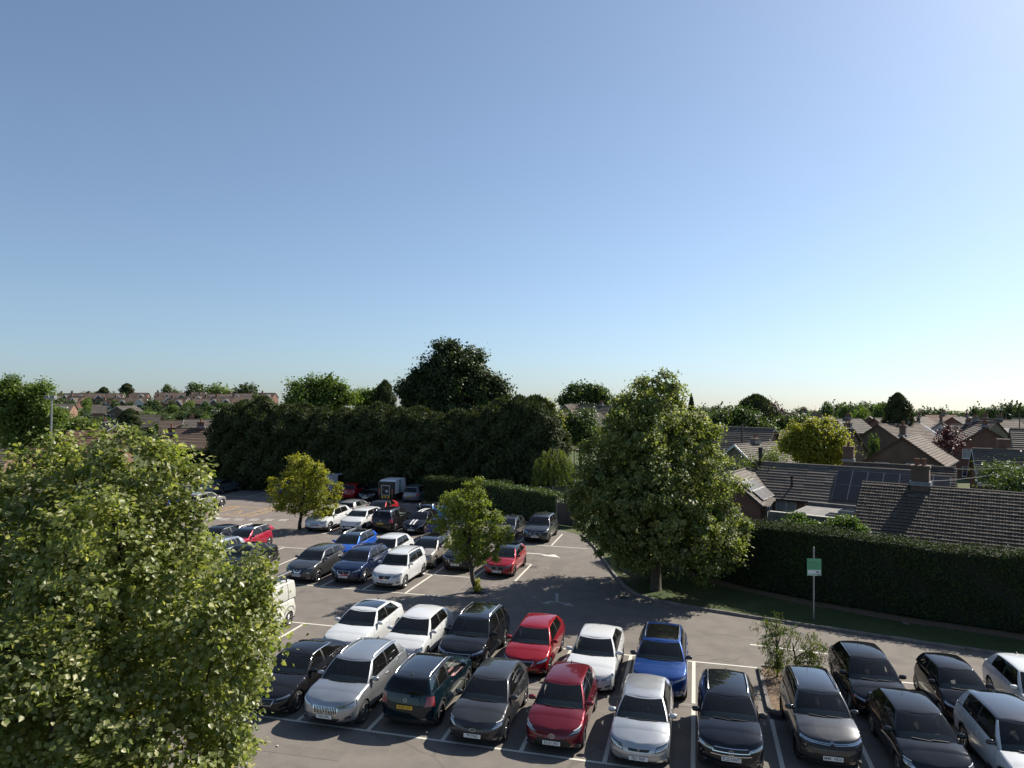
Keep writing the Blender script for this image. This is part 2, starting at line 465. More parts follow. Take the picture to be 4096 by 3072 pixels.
def badge(b, kind, c, r):
    """maker's badge as thin raised metal in the x-z plane, c its centre, facing -y"""
    def ring(cx, cz, rx, rz, w=0.18, k=18):
        P = []
        for f in (1.0, 1 - w):
            P.append([(c.x + cx + rx * f * math.cos(2 * math.pi * i / k), c.y, c.z + cz + rz * f * math.sin(2 * math.pi * i / k)) for i in range(k + 1)])
        b.grid(P)
    def line(pts, w):
        for (x0, z0), (x1, z1) in zip(pts, pts[1:]):
            b.bar((c.x + x0 * r, c.y, c.z + z0 * r), (c.x + x1 * r, c.y, c.z + z1 * r), w * r, 0.006)
    if kind == 'ring_bar': ring(0, 0, r, r, 0.22); line([(-1.15, 0), (1.15, 0)], 0.34)
    elif kind == 'diagonal': ring(0, 0, r * 1.05, r * 1.05, 0.24); line([(-3.2, -1.1), (-0.9, -0.35)], 0.22); line([(0.9, 0.35), (3.2, 1.1)], 0.22); line([(-0.7, 0), (0.7, 0)], 0.2)
    elif kind == 'oval': ring(0, 0, r * 1.5, r * 0.72, 0.16); line([(-0.9, 0), (0.9, 0)], 0.3)
    elif kind == 'ovals': ring(0, 0, r * 1.3, r * 0.9, 0.14); ring(0, 0.15 * r, r * 0.8, r * 0.35, 0.22); ring(0, -0.05 * r, r * 0.42, r * 0.75, 0.25)
    elif kind == 'vw': ring(0, 0, r, r, 0.12); line([(-0.5, 0.85), (0, -0.02), (0.5, 0.85)], 0.16); line([(-0.85, 0.35), (-0.4, -0.85), (0, 0.02), (0.4, -0.85), (0.85, 0.35)], 0.16)
    elif kind == 'griffin': ring(0, 0, r, r, 0.16); line([(-0.75, 0.2), (0.1, 0.15), (-0.1, -0.2), (0.75, -0.25)], 0.26)
    elif kind == 'vee': line([(-0.75, 1.0), (0, -0.9), (0.75, 1.0)], 0.3); line([(-0.35, 1.0), (0, 0.1), (0.35, 1.0)], 0.2)
    elif kind == 'rings':
        for i in range(4): ring((i - 1.5) * r * 0.95, 0, r * 0.62, r * 0.62, 0.2)
    elif kind == 'wing': ring(0, 0, r * 1.15, r * 0.95, 0.14); line([(-0.8, 0.3), (0, -0.15), (0.8, 0.3)], 0.2)
    elif kind == 's': line([(0.8, 0.8), (-0.8, 0.8), (-0.8, 0.1), (0.8, -0.1), (0.8, -0.8), (-0.8, -0.8)], 0.34)
    elif kind == 'octagon':
        k = 8
        P = [[(c.x + r * f * math.cos(2 * math.pi * (i + .5) / k), c.y, c.z + r * f * math.sin(2 * math.pi * (i + .5) / k)) for i in range(k + 1)] for f in (1.0, 0.84)]
        b.grid(P); line([(-0.55, -0.4), (-0.55, 0.4), (-0.3, 0), (-0.05, 0.4), (-0.05, -0.4)], 0.14); line([(0.55, 0.4), (0.15, 0.4), (0.15, -0.4), (0.55, -0.4), (0.55, 0)], 0.14)
    elif kind == 'star': ring(0, 0, r, r, 0.12); [line([(0, 0), (math.sin(a), math.cos(a))], 0.16) for a in (0, 2.094, 4.189)]
    else: ring(0, 0, r, r, 0.3); line([(-0.4, 0), (0.4, 0)], 0.4)

DEF = dict(color=(0.02, 0.02, 0.022), metal=0.0, prough=0.3, roof=None, clad=False, rails=None, wheel='five', plate=None, rplate=None, face='gen', badge='ring', seats='d',
           fin=True, aerial=False, glassroof=False, privacy=True, mirror=None, chrome_win=False, quarter=True, three=False, stripes=None, panels=False, crown=0.055, belt_line=None, band=None, tail_col=None)
FACES = {
 # hl: headlamp corners (a,t) on the right half, grilles: list of (half width top, half width bottom, t top, t bottom, material key), extras
 'gen': dict(hl=[(0.56, 0.72), (0.985, 0.80), (0.97, 0.97), (0.60, 0.86)], gr=[(0.44, 0.40, 0.80, 0.60, 'k')], low=[(0.62, 0.50, 0.30, 0.10)], fog=(0.80, 0.30), badge=(0.72, 0.062), plate=0.40),
 'slim': dict(hl=[(0.52, 0.76), (0.99, 0.86), (0.985, 0.98), (0.54, 0.88)], gr=[(0.50, 0.42, 0.86, 0.50, 'k')], low=[(0.66, 0.56, 0.26, 0.08)], fog=(0.84, 0.30), badge=(0.72, 0.06), plate=0.36, frame=1),
 'estate_silver': dict(hl=[(0.50, 0.70), (0.985, 0.76), (0.975, 0.96), (0.52, 0.80)], gr=[(0.46, 0.42, 0.80, 0.46, 'k')], low=[(0.54, 0.40, 0.26, 0.08)], fog=(0.80, 0.28), badge=(0.63, 0.075), plate=0.36, bars='v', frame=1, skirt=1),
 'oval_mouth': dict(hl=[(0.62, 0.62), (0.985, 0.72), (0.975, 0.96), (0.80, 0.96)], gr=[(0.62, 0.54, 0.52, 0.28, 'k')], low=[(0.50, 0.42, 0.20, 0.08)], fog=(0.84, 0.25), badge=(0.68, 0.07), plate=0.36, hlbar=1),
 'wide_mouth': dict(hl=[(0.55, 0.74), (0.93, 0.80), (0.985, 0.98), (0.74, 0.93)], gr=[(0.50, 0.72, 0.56, 0.22, 'k'), (0.72, 0.56, 0.22, 0.08, 'k')], low=[], fog=(0.88, 0.20), badge=(0.72, 0.075), plate=0.36, hlbar=1, smile=1),
 'vee': dict(hl=[(0.52, 0.60), (0.97, 0.66), (0.985, 0.93), (0.60, 0.88)], gr=[(0.40, 0.34, 0.80, 0.64, 'k')], low=[(0.62, 0.58, 0.17, 0.10)], fog=None, badge=(0.74, 0.06), plate=0.34, frame=1, bump=1),
 'bars': dict(hl=[(0.50, 0.68), (0.985, 0.70), (0.98, 0.92), (0.52, 0.82)], gr=[(0.50, 0.62, 0.86, 0.56, 'k')], low=[(0.55, 0.50, 0.22, 0.06)], fog=(0.82, 0.22), badge=(0.70, 0.075), plate=0.45, bars='h'),
 'chevron': dict(hl=[(0.55, 0.80), (0.985, 0.86), (0.985, 0.95), (0.40, 0.90)], gr=[(0.60, 0.86, 0.86, 0.66, 'k')], low=[(0.62, 0.54, 0.44, 0.14)], fog=(0.84, 0.66), badge=None, plate=0.32, chev=1, skirt=1),
 'round': dict(hl=[(0.60, 0.60), (0.93, 0.64), (0.95, 0.95), (0.66, 0.93)], gr=[(0.50, 0.52, 0.72, 0.40, 'k')], low=[(0.60, 0.50, 0.24, 0.08)], fog=(0.82, 0.24), badge=(0.84, 0.05), plate=0.30, frame=1),
 'vmotion': dict(hl=[(0.60, 0.86), (0.97, 0.90), (0.985, 0.99), (0.66, 0.97)], gr=[(0.46, 0.40, 0.84, 0.60, 'k')], low=[(0.64, 0.60, 0.32, 0.10)], fog=(0.72, 0.60), badge=(0.74, 0.07), plate=0.42, vee=1, fogbig=1),
 'shield': dict(hl=[(0.54, 0.70), (0.985, 0.78), (0.98, 0.96), (0.58, 0.86)], gr=[(0.44, 0.34, 0.86, 0.56, 'k')], low=[(0.62, 0.52, 0.28, 0.10)], fog=(0.84, 0.28), badge=(0.72, 0.06), plate=0.38, frame=1),
 'closed': dict(hl=[(0.60, 0.80), (0.99, 0.86), (0.985, 0.98), (0.64, 0.90)], gr=[(0.50, 0.50, 0.60, 0.42, 'k')], low=[(0.60, 0.52, 0.26, 0.10)], fog=None, badge=(0.90, 0.05), plate=0.34),
}
CARN = [0]
def make_car(label, kind, u, v, facing=-1, group='cars parked in the bays', rz=None, yaw=0.0, name='parked_car', cat='car', pos=None, **kw):
    """facing -1: nose towards the camera; v is where the end nearest the camera stands"""
    k = dict(KINDS[kind]); o = dict(DEF); 
    for a, b in kw.items(): (k if a in k else o)[a] = b
    F = dict(FACES[o['face']])
    c = Car(**k)
    if pos is None:
        gx = G(u, v + c.L / 2)
        ang = GA + (0 if facing < 0 else math.pi) + R(yaw)
    else:
        gx = pos; ang = R(yaw)
    root = empty(name, (gx[0], gx[1], 0.004 if len(gx) < 3 else gx[2] + 0.004), ang)
    tag(root, label, cat, group)
    CARN[0] += 1
    rs = random.Random(CARN[0])
    pm = paint('paint_%s' % '_'.join('%d' % int(q * 1000) for q in o['color']) + ('m' if o['metal'] else ''), o['color'], o['metal'], o['prough'])
    roofm = pm if o['roof'] is None else (M_GLOSSBLK if o['roof'] == 'black' else pm)
    cladm = M_TRIM if o['clad'] else pm
    mats = [pm, cladm, M_BLACK]
    # ---- shell
    ys, ye = c.yf0 + c.Df, c.yr0 - c.Dr
    bx = lerp(c.ycl + 0.55, c.yrr, 0.42) + 0.1
    d0, d1 = c.wy[0] + c.Ra + 0.10, bx
    d2 = min(c.wy[1] - 0.12, c.yrr - 0.1) if not o['three'] else None
    Y = [ys, ye]
    for yw in c.wy:
        Y += [yw - c.Ra - 0.004, yw + c.Ra + 0.004] + [yw - c.Ra * math.cos(math.pi * i / 10) * 0.9999 for i in range(11)]
    gap = 0.007
    shut = [d0, d1] + ([d2] if d2 else [])
    for q in shut: Y += [q - gap, q + gap]
    Y = sorted(y for y in Y if ys <= y <= ye)
    Z = [Y[0]]
    for y in Y[1:]:
        g = y - Z[-1]
        if g > 0.2:
            n = int(g / 0.18) + 1
            for i in range(1, n): Z.append(Z[-1] + g / n)
        if y - Z[-1] > 0.002: Z.append(y)
    Y = Z
    cols = [('F', x) for x in XH] + [('S', y) for y in Y[1:-1]] + [('R', x) for x in XH[::-1]]
    nc = len(cols); nl = len(T_LEV)
    V = []
    def colpt(cc, t):
        return c.front(cc[1], t) if cc[0] == 'F' else c.side(cc[1], t) if cc[0] == 'S' else c.rear(cc[1], t)
    for sg in (1, -1):
        for cc in cols:
            for t in T_LEV:
                p = colpt(cc, t); V.append((p.x * sg, p.y, p.z))
    def vi(sg, i, l): return (0 if sg > 0 else nc * nl) + i * nl + l
    F_all = []; parts = {}
    def put(nm, f, m): parts.setdefault(nm, []).append((f, m)); F_all.append(f)
    for sg in (1, -1):
        for i in range(nc - 1):
            a, b = cols[i], cols[i + 1]
            for l in range(nl - 1):
                f = (vi(sg, i, l), vi(sg, i + 1, l), vi(sg, i + 1, l + 1), vi(sg, i, l + 1))
                if sg < 0: f = f[::-1]
                t = (T_LEV[l] + T_LEV[l + 1]) / 2
                p0 = V[f[0]]; z = sum(V[q][2] for q in f) / 4; y = sum(V[q][1] for q in f) / 4
                m = 0
                if o['clad']:
                    if z < c.sill + 0.17: m = 1
                    for yw in c.wy:
                        if math.hypot(y - yw, z - c.wr) < c.Ra + 0.055: m = 1
                elif z < c.sill + 0.045: m = 2
                if a[0] == 'F' and b[0] == 'F': nm = 'front_bumper' if t < 0.94 else 'body'
                elif a[0] == 'R' and b[0] == 'R':
                    nm = 'rear_bumper' if t < 0.42 else 'tailgate'
                else:
                    ym = (a[1] + b[1]) / 2 if a[0] == 'S' and b[0] == 'S' else (a[1] if a[0] == 'S' else b[1])
                    nm = 'body'
                    dark = any(abs(ym - q) < gap for q in shut) and t > 0.1 and a[0] == b[0] == 'S'
                    if dark: m = 2
                    elif a[0] == b[0] == 'S' and t > 0.1 and m == 0 or (a[0] == b[0] == 'S' and t > 0.1 and o['clad']):
                        s_ = 'n' if sg > 0 else 'o'
                        if d0 < ym < d1: nm = 'door|1' + s_
                        elif d2 and d1 < ym < d2: nm = 'door|2' + s_
                put(nm, f, m)
    # top: bonnet and boot deck
    us = [-1, -0.86, -0.66, -0.4, -0.14, 0.14, 0.4, 0.66, 0.86, 1]
    def cap_z(x, y, u_):
        cr = o['crown'] if y < c.ycl + 0.1 else 0.03
        fade = min(1, max(0, (y - c.yf0) / 0.6)) if y < 0 else min(1, max(0, (c.yr0 - y) / 0.35)); fade = math.sin(fade * math.pi / 2)
        z = cr * (1 - abs(u_) ** 2.4) * fade
        if y < c.ycl: z += 0.010 * math.exp(-((abs(u_) - 0.66) / 0.10) ** 2) * fade   # bonnet crease
        return z
    rows = []
    for i, cc in enumerate(cols):
        p = colpt(cc, 1.0); r = []
        for u_ in us:
            if u_ == -1: r.append(vi(-1, i, nl - 1))
            elif u_ == 1: r.append(vi(1, i, nl - 1))
            else:
                V.append((p.x * u_, p.y, p.z + cap_z(p.x, p.y, u_))); r.append(len(V) - 1)
        rows.append((p, r))
    for (p, r), (p2, r2) in zip(rows, rows[1:]):
        ym = (p.y + p2.y) / 2
        if c.ycl + 0.12 < ym < c.yrb - 0.12: continue
        for j in range(len(us) - 1):
            f = (r[j], r[j + 1], r2[j + 1], r2[j])
            m = 0
            if o['stripes'] and ym < c.ycl and j in (3, 5): put('bonnet', f, 0)
            else: put('bonnet' if ym < 0 else 'boot_lid', f, m)
    N = vnormals(V, F_all)
    made = {}
    for nm, sel in parts.items():
        made[nm] = sub(None, V, N, nm.split('|')[0], mats, root, sel)
    # ---- greenhouse
    hb = [c.hw(y, c.ztop(y), 1.0) for y in (c.ycl, c.yrb)]
    rwf, rwr = c.W / 2 * 0.66, c.W / 2 * 0.65
    if kind == 'van': rwf, rwr = c.W / 2 * 0.84, c.W / 2 * 0.86
    if kind in ('suv', 'mpv'): rwf, rwr = c.W / 2 * 0.69, c.W / 2 * 0.68
    NT = [0, 0.05, 0.2, 0.4, 0.6, 0.8, 0.94, 1.0]
    H = c.H
    def zroof(y):
        q = (y - c.yrf) / (c.yrr - c.yrf)
        return H - 0.035 - 0.055 * (1 - min(1, max(0, q) * 2.6)) ** 2 - (0.06 if kind != 'van' else 0.02) * max(0, (q - 0.45) / 0.55) ** 2
    yA0, yA1 = c.ycl + 0.17, c.yrf + 0.12
    yD0, yD1 = c.yrb - 0.10, c.yrr - 0.10
    w0, w1 = yA0 + 0.20, yA1 + 0.03
    e0, e1 = (yD0 - 0.42, yD1 - 0.20)
    scol = [(yA0, yA1, 'frame')]
    def glasscols(a, b, tg, n=4):
        for i in range(n): scol.append((lerp(a[0], b[0], i / n), lerp(a[1], b[1], i / n), tg))
    B0 = (bx - 0.04, bx - 0.02)
    if o['three']:
        glasscols((w0, w1), B0, 'glass1'); scol.append((*B0, 'black'))
        glasscols((bx + 0.05, bx + 0.04), (e0, e1), 'glass2'); scol.append((e0, e1, 'frame'))
    else:
        C0 = (min(e0, c.wy[1] + 0.05), min(e1, c.wy[1] - 0.05))
        glasscols((w0, w1), B0, 'glass1'); scol.append((*B0, 'black'))
        glasscols((bx + 0.05, bx + 0.04), C0, 'glass2')
        if o['quarter'] and e0 - C0[0] > 0.2:
            scol.append((*C0, 'black')); glasscols((C0[0] + 0.05, C0[1] + 0.05), (e0, e1), 'glass3', 3); scol.append((e0, e1, 'frame'))
        else: scol.append((*C0, 'frame'))
    scol.append((yD0, yD1, 'end'))
    GX = [0, 0.2, 0.4, 0.6, 0.78, 0.9, 0.955, 1.0]
    gc = [('F', x) for x in GX] + [('S',) + q for q in scol[1:-1]] + [('R', x) for x in GX[::-1]]
    gc[len(GX) - 1] = ('F', 1.0)
    def bulge(t): return 4 * t * (1 - t)
    def gpt(g, t):
        if g[0] in 'FR':
            fr = g[0] == 'F'; x = g[1]
            yb = lerp((c.ycl - 0.06), yA0, x ** 2.2) if fr else lerp(c.yrb + 0.03, yD0, x ** 2.6)
            yt = lerp(c.yrf, yA1, x ** 2.2) if fr else lerp(c.yrr + 0.03, yD1, x ** 2.6)
            y = lerp(yb, yt, t) + (-0.02 if fr else 0.03) * bulge(t)
            zb = c.ztop(yb) + (o['crown'] if fr else 0.03) * (1 - x ** 2.4) * (1 if (fr or c.boot) else 0.0) - 0.012
            z = lerp(zb, zroof(yt), t) + (0.022 if fr else 0.01) * bulge(t)
            xb = x * (c.hw(yA0, c.ztop(yA0), 1) if fr else c.hw(yD0, c.ztop(yD0), 1)) * 0.985
            xt = x * (rwf if fr else rwr)
            return Vector((lerp(xb, xt, t) + 0.02 * bulge(t) * x, y, z))
        y0, y1 = g[1], g[2]
        q = (y1 - c.yrf) / (c.yrr - c.yrf)
        xb = c.hw(y0, c.ztop(y0), 1) * 0.985; xt = lerp(rwf, rwr, min(1, max(0, q))) + 0.02 * math.sin(math.pi * min(1, max(0, q)))
        return Vector((lerp(xb, xt, t) + 0.028 * bulge(t), lerp(y0, y1, t), lerp(c.ztop(y0) - 0.012, zroof(y1), t)))
    V = []; F_all = []; parts = {}
    ng = len(gc); nt_ = len(NT)
    for sg in (1, -1):
        for g in gc:
            for t in NT:
                p = gpt(g, t); V.append((p.x * sg, p.y, p.z))
    def gi(sg, i, l): return (0 if sg > 0 else ng * nt_) + i * nt_ + l
    for sg in (1, -1):
        for i in range(ng - 1):
            a, b = gc[i], gc[i + 1]
            for l in range(nt_ - 1):
                f = (gi(sg, i, l), gi(sg, i + 1, l), gi(sg, i + 1, l + 1), gi(sg, i, l + 1))
                if sg < 0: f = f[::-1]
                t = (NT[l] + NT[l + 1]) / 2
                nm, m = 'window_frame', 0
                inner = 0.05 < t < 0.94
                if a[0] == 'F' and b[0] == 'F':
                    if b[1] <= 0.955 and t < 0.94: nm = 'windscreen'
                    elif b[1] <= 0.955: m = 0
                elif a[0] == 'R' and b[0] == 'R':
                    if a[1] <= 0.9 and (0.05 < t < 0.94): nm = 'rear_window'
                    elif t < 0.05: m = 0
                elif a[0] == 'S':
                    tg = a[3]
                    if tg.startswith('glass') and inner: nm = 'side_window|' + tg[5] + ('n' if sg > 0 else 'o')
                    elif tg == 'black' and inner: m = 2
                    elif t < 0.05: m = 2 if not o['chrome_win'] else 3
                    elif t > 0.94 and o['chrome_win']: m = 3
                if o['roof'] == 'black' and nm == 'window_frame' and m == 0 and t > 0.94: m = 1
                put(nm, f, m)
    rr = []
    for i, g in enumerate(gc):
        p = gpt(g, 1.0); r = []
        for u_ in us:
            if u_ == -1: r.append(gi(-1, i, nt_ - 1))
            elif u_ == 1: r.append(gi(1, i, nt_ - 1))
            else:
                fr = min(1, max(0.0, (p.y - c.yrf) / 0.25)) * min(1, max(0.0, (c.yrr + 0.03 - p.y) / 0.25))
                V.append((p.x * u_, p.y, p.z + 0.05 * (1 - abs(u_) ** 2.6) * (0.35 + 0.65 * fr) * min(1, p.x / 0.2))); r.append(len(V) - 1)
        rr.append((p, r))
    for (p, r), (p2, r2) in zip(rr, rr[1:]):
        ym = (p.y + p2.y) / 2
        for j in range(len(us) - 1):
            nm = 'roof'
            if o['glassroof'] and 1 <= j <= 7 and c.yrf + 0.22 < ym < (c.yrr - 0.45): nm = 'sunroof'
            put(nm, (r[j], r[j + 1], r2[j + 1], r2[j]), 0)
    N = vnormals(V, F_all)
    for nm, sel in parts.items():
        base = nm.split('|')[0]
        if base == 'windscreen': mm = [M_GLASS]
        elif base == 'rear_window': mm = [M_GLASSD if o['privacy'] else M_GLASS]
        elif base == 'side_window':
            if o['panels'] and nm.split('|')[1][0] != '1': mm = [pm]
            else: mm = [M_GLASSD if (o['privacy'] and nm.split('|')[1][0] != '1') else M_GLASS]
        elif base == 'roof': mm = [roofm]
        elif base == 'sunroof': mm = [M_GLOSSBLK]
        else: mm = [pm, M_GLOSSBLK if o['roof'] == 'black' else pm, M_BLACK, M_CHROME]
        ob = sub(None, V, N, base, mm, root, sel)
        made[nm] = ob
        if o['panels'] and base == 'side_window' and nm.split('|')[1][0] != '1': ob.name = 'side_panel'; ob.location.x = -0.014 if nm.endswith('n') else 0.014
    # ---- parts on the shell
    near = kw.get('near', True)
    for sg in (1, -1):
        fn = (lambda a, t: c.front(a * sg, t))
        b = MB(); c.patch(b, fn, F['hl'], 6, 4, 0.004)
        h = b.build('headlight', M_GLOSSBLK, root, 60)
        q = F['hl']; cx = sum(p[0] for p in q) / 4; cz = sum(p[1] for p in q) / 4
        q2 = [(lerp(cx, p[0], 0.86), lerp(cz, p[1], 0.66)) for p in q]
        b = MB(); c.patch(b, fn, q2, 6, 4, 0.009); b.build('lens', M_LAMP, h, 60)
        if F.get('hlbar'):
            b = MB(); c.patch(b, fn, [(q[3][0], q[3][1] - 0.02), (q[2][0], q[2][1] - 0.03), (q[2][0], q[2][1]), (q[3][0], q[3][1] + 0.01)], 5, 1, 0.012); b.build('running_light', M_WHITE, h, 60)
        if F.get('fog'):
            fa, ft = F['fog']; w_ = 0.10 if not F.get('fogbig') else 0.11
            b = MB(); c.patch(b, fn, [(fa - w_, ft - 0.07), (fa + w_ * 0.8, ft - 0.04), (fa + w_ * 0.8, ft + 0.10), (fa - w_ * 0.8, ft + 0.06)], 4, 3, 0.004)
            fg = b.build('fog_lamp_housing', M_BLACK, root, 60)
            s_ = 0.45 if not F.get('fogbig') else 0.8
            b = MB(); c.patch(b, fn, [(fa - w_ * s_, ft - 0.03 * s_ * 2), (fa + w_ * s_, ft - 0.02 * s_ * 2), (fa + w_ * s_, ft + 0.03 * s_ * 2), (fa - w_ * s_, ft + 0.03 * s_ * 2)], 3, 2, 0.010); b.build('fog_lamp', M_LAMP, fg, 60)
        # tail lamps
        fr = (lambda a, t: c.rear(a * sg, t))
        zt_ = 0.62
        b = MB(); c.patch(b, fr, [(0.70, zt_), (0.99, zt_), (0.99, 0.90), (0.80, 0.94)], 5, 4, 0.008)
        b.build('tail_light', M_TAIL, root, 60)
        # door mirrors
        mm_ = pm if o['mirror'] is None else (M_GLOSSBLK if o['mirror'] == 'black' else M_CHROME)
        my = c.ycl + 0.42; mz = c.ztop(my) + 0.07; mx = c.hw(my, c.ztop(my), 1.0)
        mr = inst('door_mirror', MIRR(mm_), root, (sg * (mx + 0.115), my, mz), (0, 0, 0), (0.115, 0.085, 0.075))
        b = MB(); b.bar((sg * (mx - 0.04), my + 0.02, mz - 0.06), (sg * (mx + 0.06), my + 0.02, mz - 0.045), 0.05, 0.03); b.build('mirror_arm', M_BLACK, root)
        # handles
        for key, yy in (('door|1', d1 - 0.16), ('door|2', (d2 or 0) - 0.14)):
            dn = made.get(key + ('n' if sg > 0 else 'o'))
            if dn is None: continue
            p = c.side(yy, 0.80)
            b = MB(); b.box(-0.012, 0.022, -0.10, 0.10, -0.014, 0.014); hd = b.build('handle', M_CHROME if o['chrome_win'] else pm, dn); hd.location = (p.x * sg, p.y, p.z)
        # wheels
        for yw in c.wy:
            wx = c.hw(yw, c.wr * 2, 0.2) - 0.30 * c.wr - 0.025
            ww = inst('wheel', WH['tyre'], root, (sg * wx, yw, c.wr), (rs.uniform(0, 6), 0, 0 if sg > 0 else math.pi), (c.wr, c.wr, c.wr))
            inst('rim', WH[o['wheel']], ww)
            b = MB(); n = 12; P = []
            x1 = c.hw(yw, c.wr * 2, 0.1) - 0.03
            for i in range(n + 1):
                t = math.pi * (i / n) ; yy, zz = yw - c.Ra * math.cos(t), c.wr + c.Ra * math.sin(t)
                P.append([(sg * (x1 - 0.02), yy, zz), (sg * (x1 - 0.34), yy, zz)])
            b.grid([[(q[0][0], P[0][0][1], c.sill) if False else q[0], q[1]] for q in P])
            b.poly([(sg * (x1 - 0.34), c2[1][1], c2[1][2]) for c2 in P] + [(sg * (x1 - 0.34), yw + c.Ra, c.sill), (sg * (x1 - 0.34), yw - c.Ra, c.sill)])
            b.build('wheel_arch_liner', M_BLACK, root)
    # grille, intakes
    fn = c.front
    for (wt, wb_, t1, t0, mk) in F['gr']:
        b = MB(); c.patch(b, fn, [(-wb_, t0), (wb_, t0), (wt, t1), (-wt, t1)], 12, 4, 0.005)
        gr = b.build('grille', M_BLACK, root, 60)
        b = MB()
        if F.get('bars') == 'v':
            for i in range(15):
                x = lerp(-wt * 0.93, wt * 0.93, i / 14); c.patch(b, fn, [(x - 0.008, t0 + 0.015), (x + 0.008, t0 + 0.015), (x + 0.008, t1 - 0.015), (x - 0.008, t1 - 0.015)], 1, 3, 0.010)
        elif F.get('bars') == 'h':
            for tt in (0.0, 0.42, 0.96): c.patch(b, fn, [(-lerp(wb_, wt, tt), lerp(t0, t1, tt) - 0.012), (lerp(wb_, wt, tt), lerp(t0, t1, tt) - 0.012), (lerp(wb_, wt, tt), lerp(t0, t1, tt) + 0.018), (-lerp(wb_, wt, tt), lerp(t0, t1, tt) + 0.018)], 12, 1, 0.011)
        if F.get('frame'):
            for (p, q) in (((-wb_, t0), (wb_, t0)), ((wb_, t0), (wt, t1)), ((wt, t1), (-wt, t1)), ((-wt, t1), (-wb_, t0))):
                dx, dt = (0.0, 0.014) if p[1] == q[1] else (0.012, 0.0)
                c.patch(b, fn, [(p[0] - dx, p[1] - dt), (q[0] - dx, q[1] - dt), (q[0] + dx, q[1] + dt), (p[0] + dx, p[1] + dt)], 10, 1, 0.012)
        if b.v: b.build('grille_bars', M_CHROME if F.get('bars') or o['face'] in ('shield', 'round') else M_SATIN, gr, 60)
        if F.get('smile'): break
    if F.get('smile'):
        b = MB(); w1_, w2_, a1, a0 = F['gr'][1][:4]; c.patch(b, fn, [(-w2_, a0), (w2_, a0), (w1_, a1), (-w1_, a1)], 12, 3, 0.005); b.build('lower_grille', M_BLACK, root, 60)
        b = MB()
        for (p, q) in (((-w1_, a1), (-w2_, a0)), ((-w2_, a0), (w2_, a0)), ((w2_, a0), (w1_, a1))):
            dx, dt = (0, 0.012) if p[1] == q[1] else (0.014, 0)
            c.patch(b, fn, [(p[0] - dx, p[1] - dt), (q[0] - dx, q[1] - dt), (q[0] + dx, q[1] + dt), (p[0] + dx, p[1] + dt)], 10, 1, 0.012)
        b.build('bumper_trim', M_SATIN, root, 60)
    for (wt, wb_, t1, t0) in F['low']:
        b = MB(); c.patch(b, fn, [(-wb_, t0), (wb_, t0), (wt, t1), (-wt, t1)], 12, 3, 0.004); b.build('lower_intake', M_BLACK, root, 60)
    b = MB()
    if F.get('skirt') or (o['clad'] and o['face'] != 'vmotion'): c.patch(b, fn, [(-0.72, 0.0), (0.72, 0.0), (0.78, 0.055), (-0.78, 0.055)], 12, 1, 0.012)
    if F.get('bump'): c.patch(b, fn, [(-0.99, 0.40), (0.99, 0.40), (0.99, 0.43), (-0.99, 0.43)], 14, 1, 0.010)
    if b.v: b.build('bumper_trim', M_SATIN, root, 60)
    if F.get('vee'):
        b = MB()
        for sg in (1, -1):
            c.patch(b, fn, [(sg * 0.10, 0.62), (sg * 0.18, 0.62), (sg * 0.30, 0.86), (sg * 0.22, 0.86)], 2, 4, 0.013)
        c.patch(b, fn, [(-0.18, 0.61), (0.18, 0.61), (0.15, 0.66), (-0.15, 0.66)], 5, 1, 0.013)
        b.build('grille_trim', M_CHROME, root, 60)
    if F.get('chev'):
        b = MB()
        for dt in (0.0, -0.055):
            for sg in (1, -1):
                for (p, q) in (((0.0, 0.99), (0.09, 0.90)), ((0.09, 0.90), (0.95, 0.92))):
                    c.patch(b, fn, [(sg * p[0], p[1] + dt - 0.012), (sg * q[0], q[1] + dt - 0.012), (sg * q[0], q[1] + dt + 0.014), (sg * p[0], p[1] + dt + 0.014)], 6, 1, 0.013)
        b.build('badge', M_CHROME, root, 60)
    facing_cam = facing < 0
    if F.get('badge'):
        bt, br = F['badge']; p = c.front(0, bt) if facing_cam else c.rear(0, 0.80)
        b = MB(); badge(b, o['badge'], Vector((0, 0, 0)), br)
        bo = b.build('badge', M_SATIN, root, 60)
        bo.location = (p.x, p.y + (-0.022 if facing_cam else 0.022), p.z); bo.rotation_euler = (R(-8), 0, 0 if facing_cam else math.pi)
    if o['plate']:
        fc = o['plate']; pt = F['plate'] if facing_cam else 0.58
        p = c.front(0, pt) if facing_cam else c.rear(0, pt)
        b = MB(); b.box(-0.26, 0.26, -0.008, 0.008, -0.056, 0.056)
        po = b.build('number_plate', M_PLATEW if facing_cam else M_PLATEY, root)
        po.location = (0, p.y + (-0.03 if facing_cam else 0.03), p.z); po.rotation_euler = (R(-6), 0, 0 if facing_cam else math.pi)
        inst('lettering', text_mesh('lettering', fc, 0.108, M_INK), po, (0, -0.0105, -0.002), (R(90), 0, 0), (0.92, 1.0, 1))
    # interior
    zfl = min(c.zc, c.zr) - 0.24
    b = MB(); b.box(-c.W * 0.42, c.W * 0.42, c.ycl - 0.05, c.yrb - 0.05, zfl - 0.03, zfl); b.build('cabin_floor', M_BLACK, root)
    b = MB(); b.box(-c.W * 0.46, c.W * 0.46, c.yf0 + 0.25, c.yr0 - 0.25, c.sill + 0.01, c.sill + 0.05); b.build('underbody', M_BLACK, root)
    b = MB(); w2 = c.W * 0.41; y0 = c.ycl + 0.02
    P = [[(x * w2, y0 + dy, c.zc + dz + 0.02 * (1 - x * x)) for x in (-1, -0.6, -0.5, -0.2, 0, 0.3, 0.7, 1)] for dy, dz in ((0.02, -0.045), (0.30, -0.02), (0.50, -0.01), (0.60, -0.06), (0.62, -0.25))]
    b.grid(P); b.build('dashboard', M_DASH, root, 50)
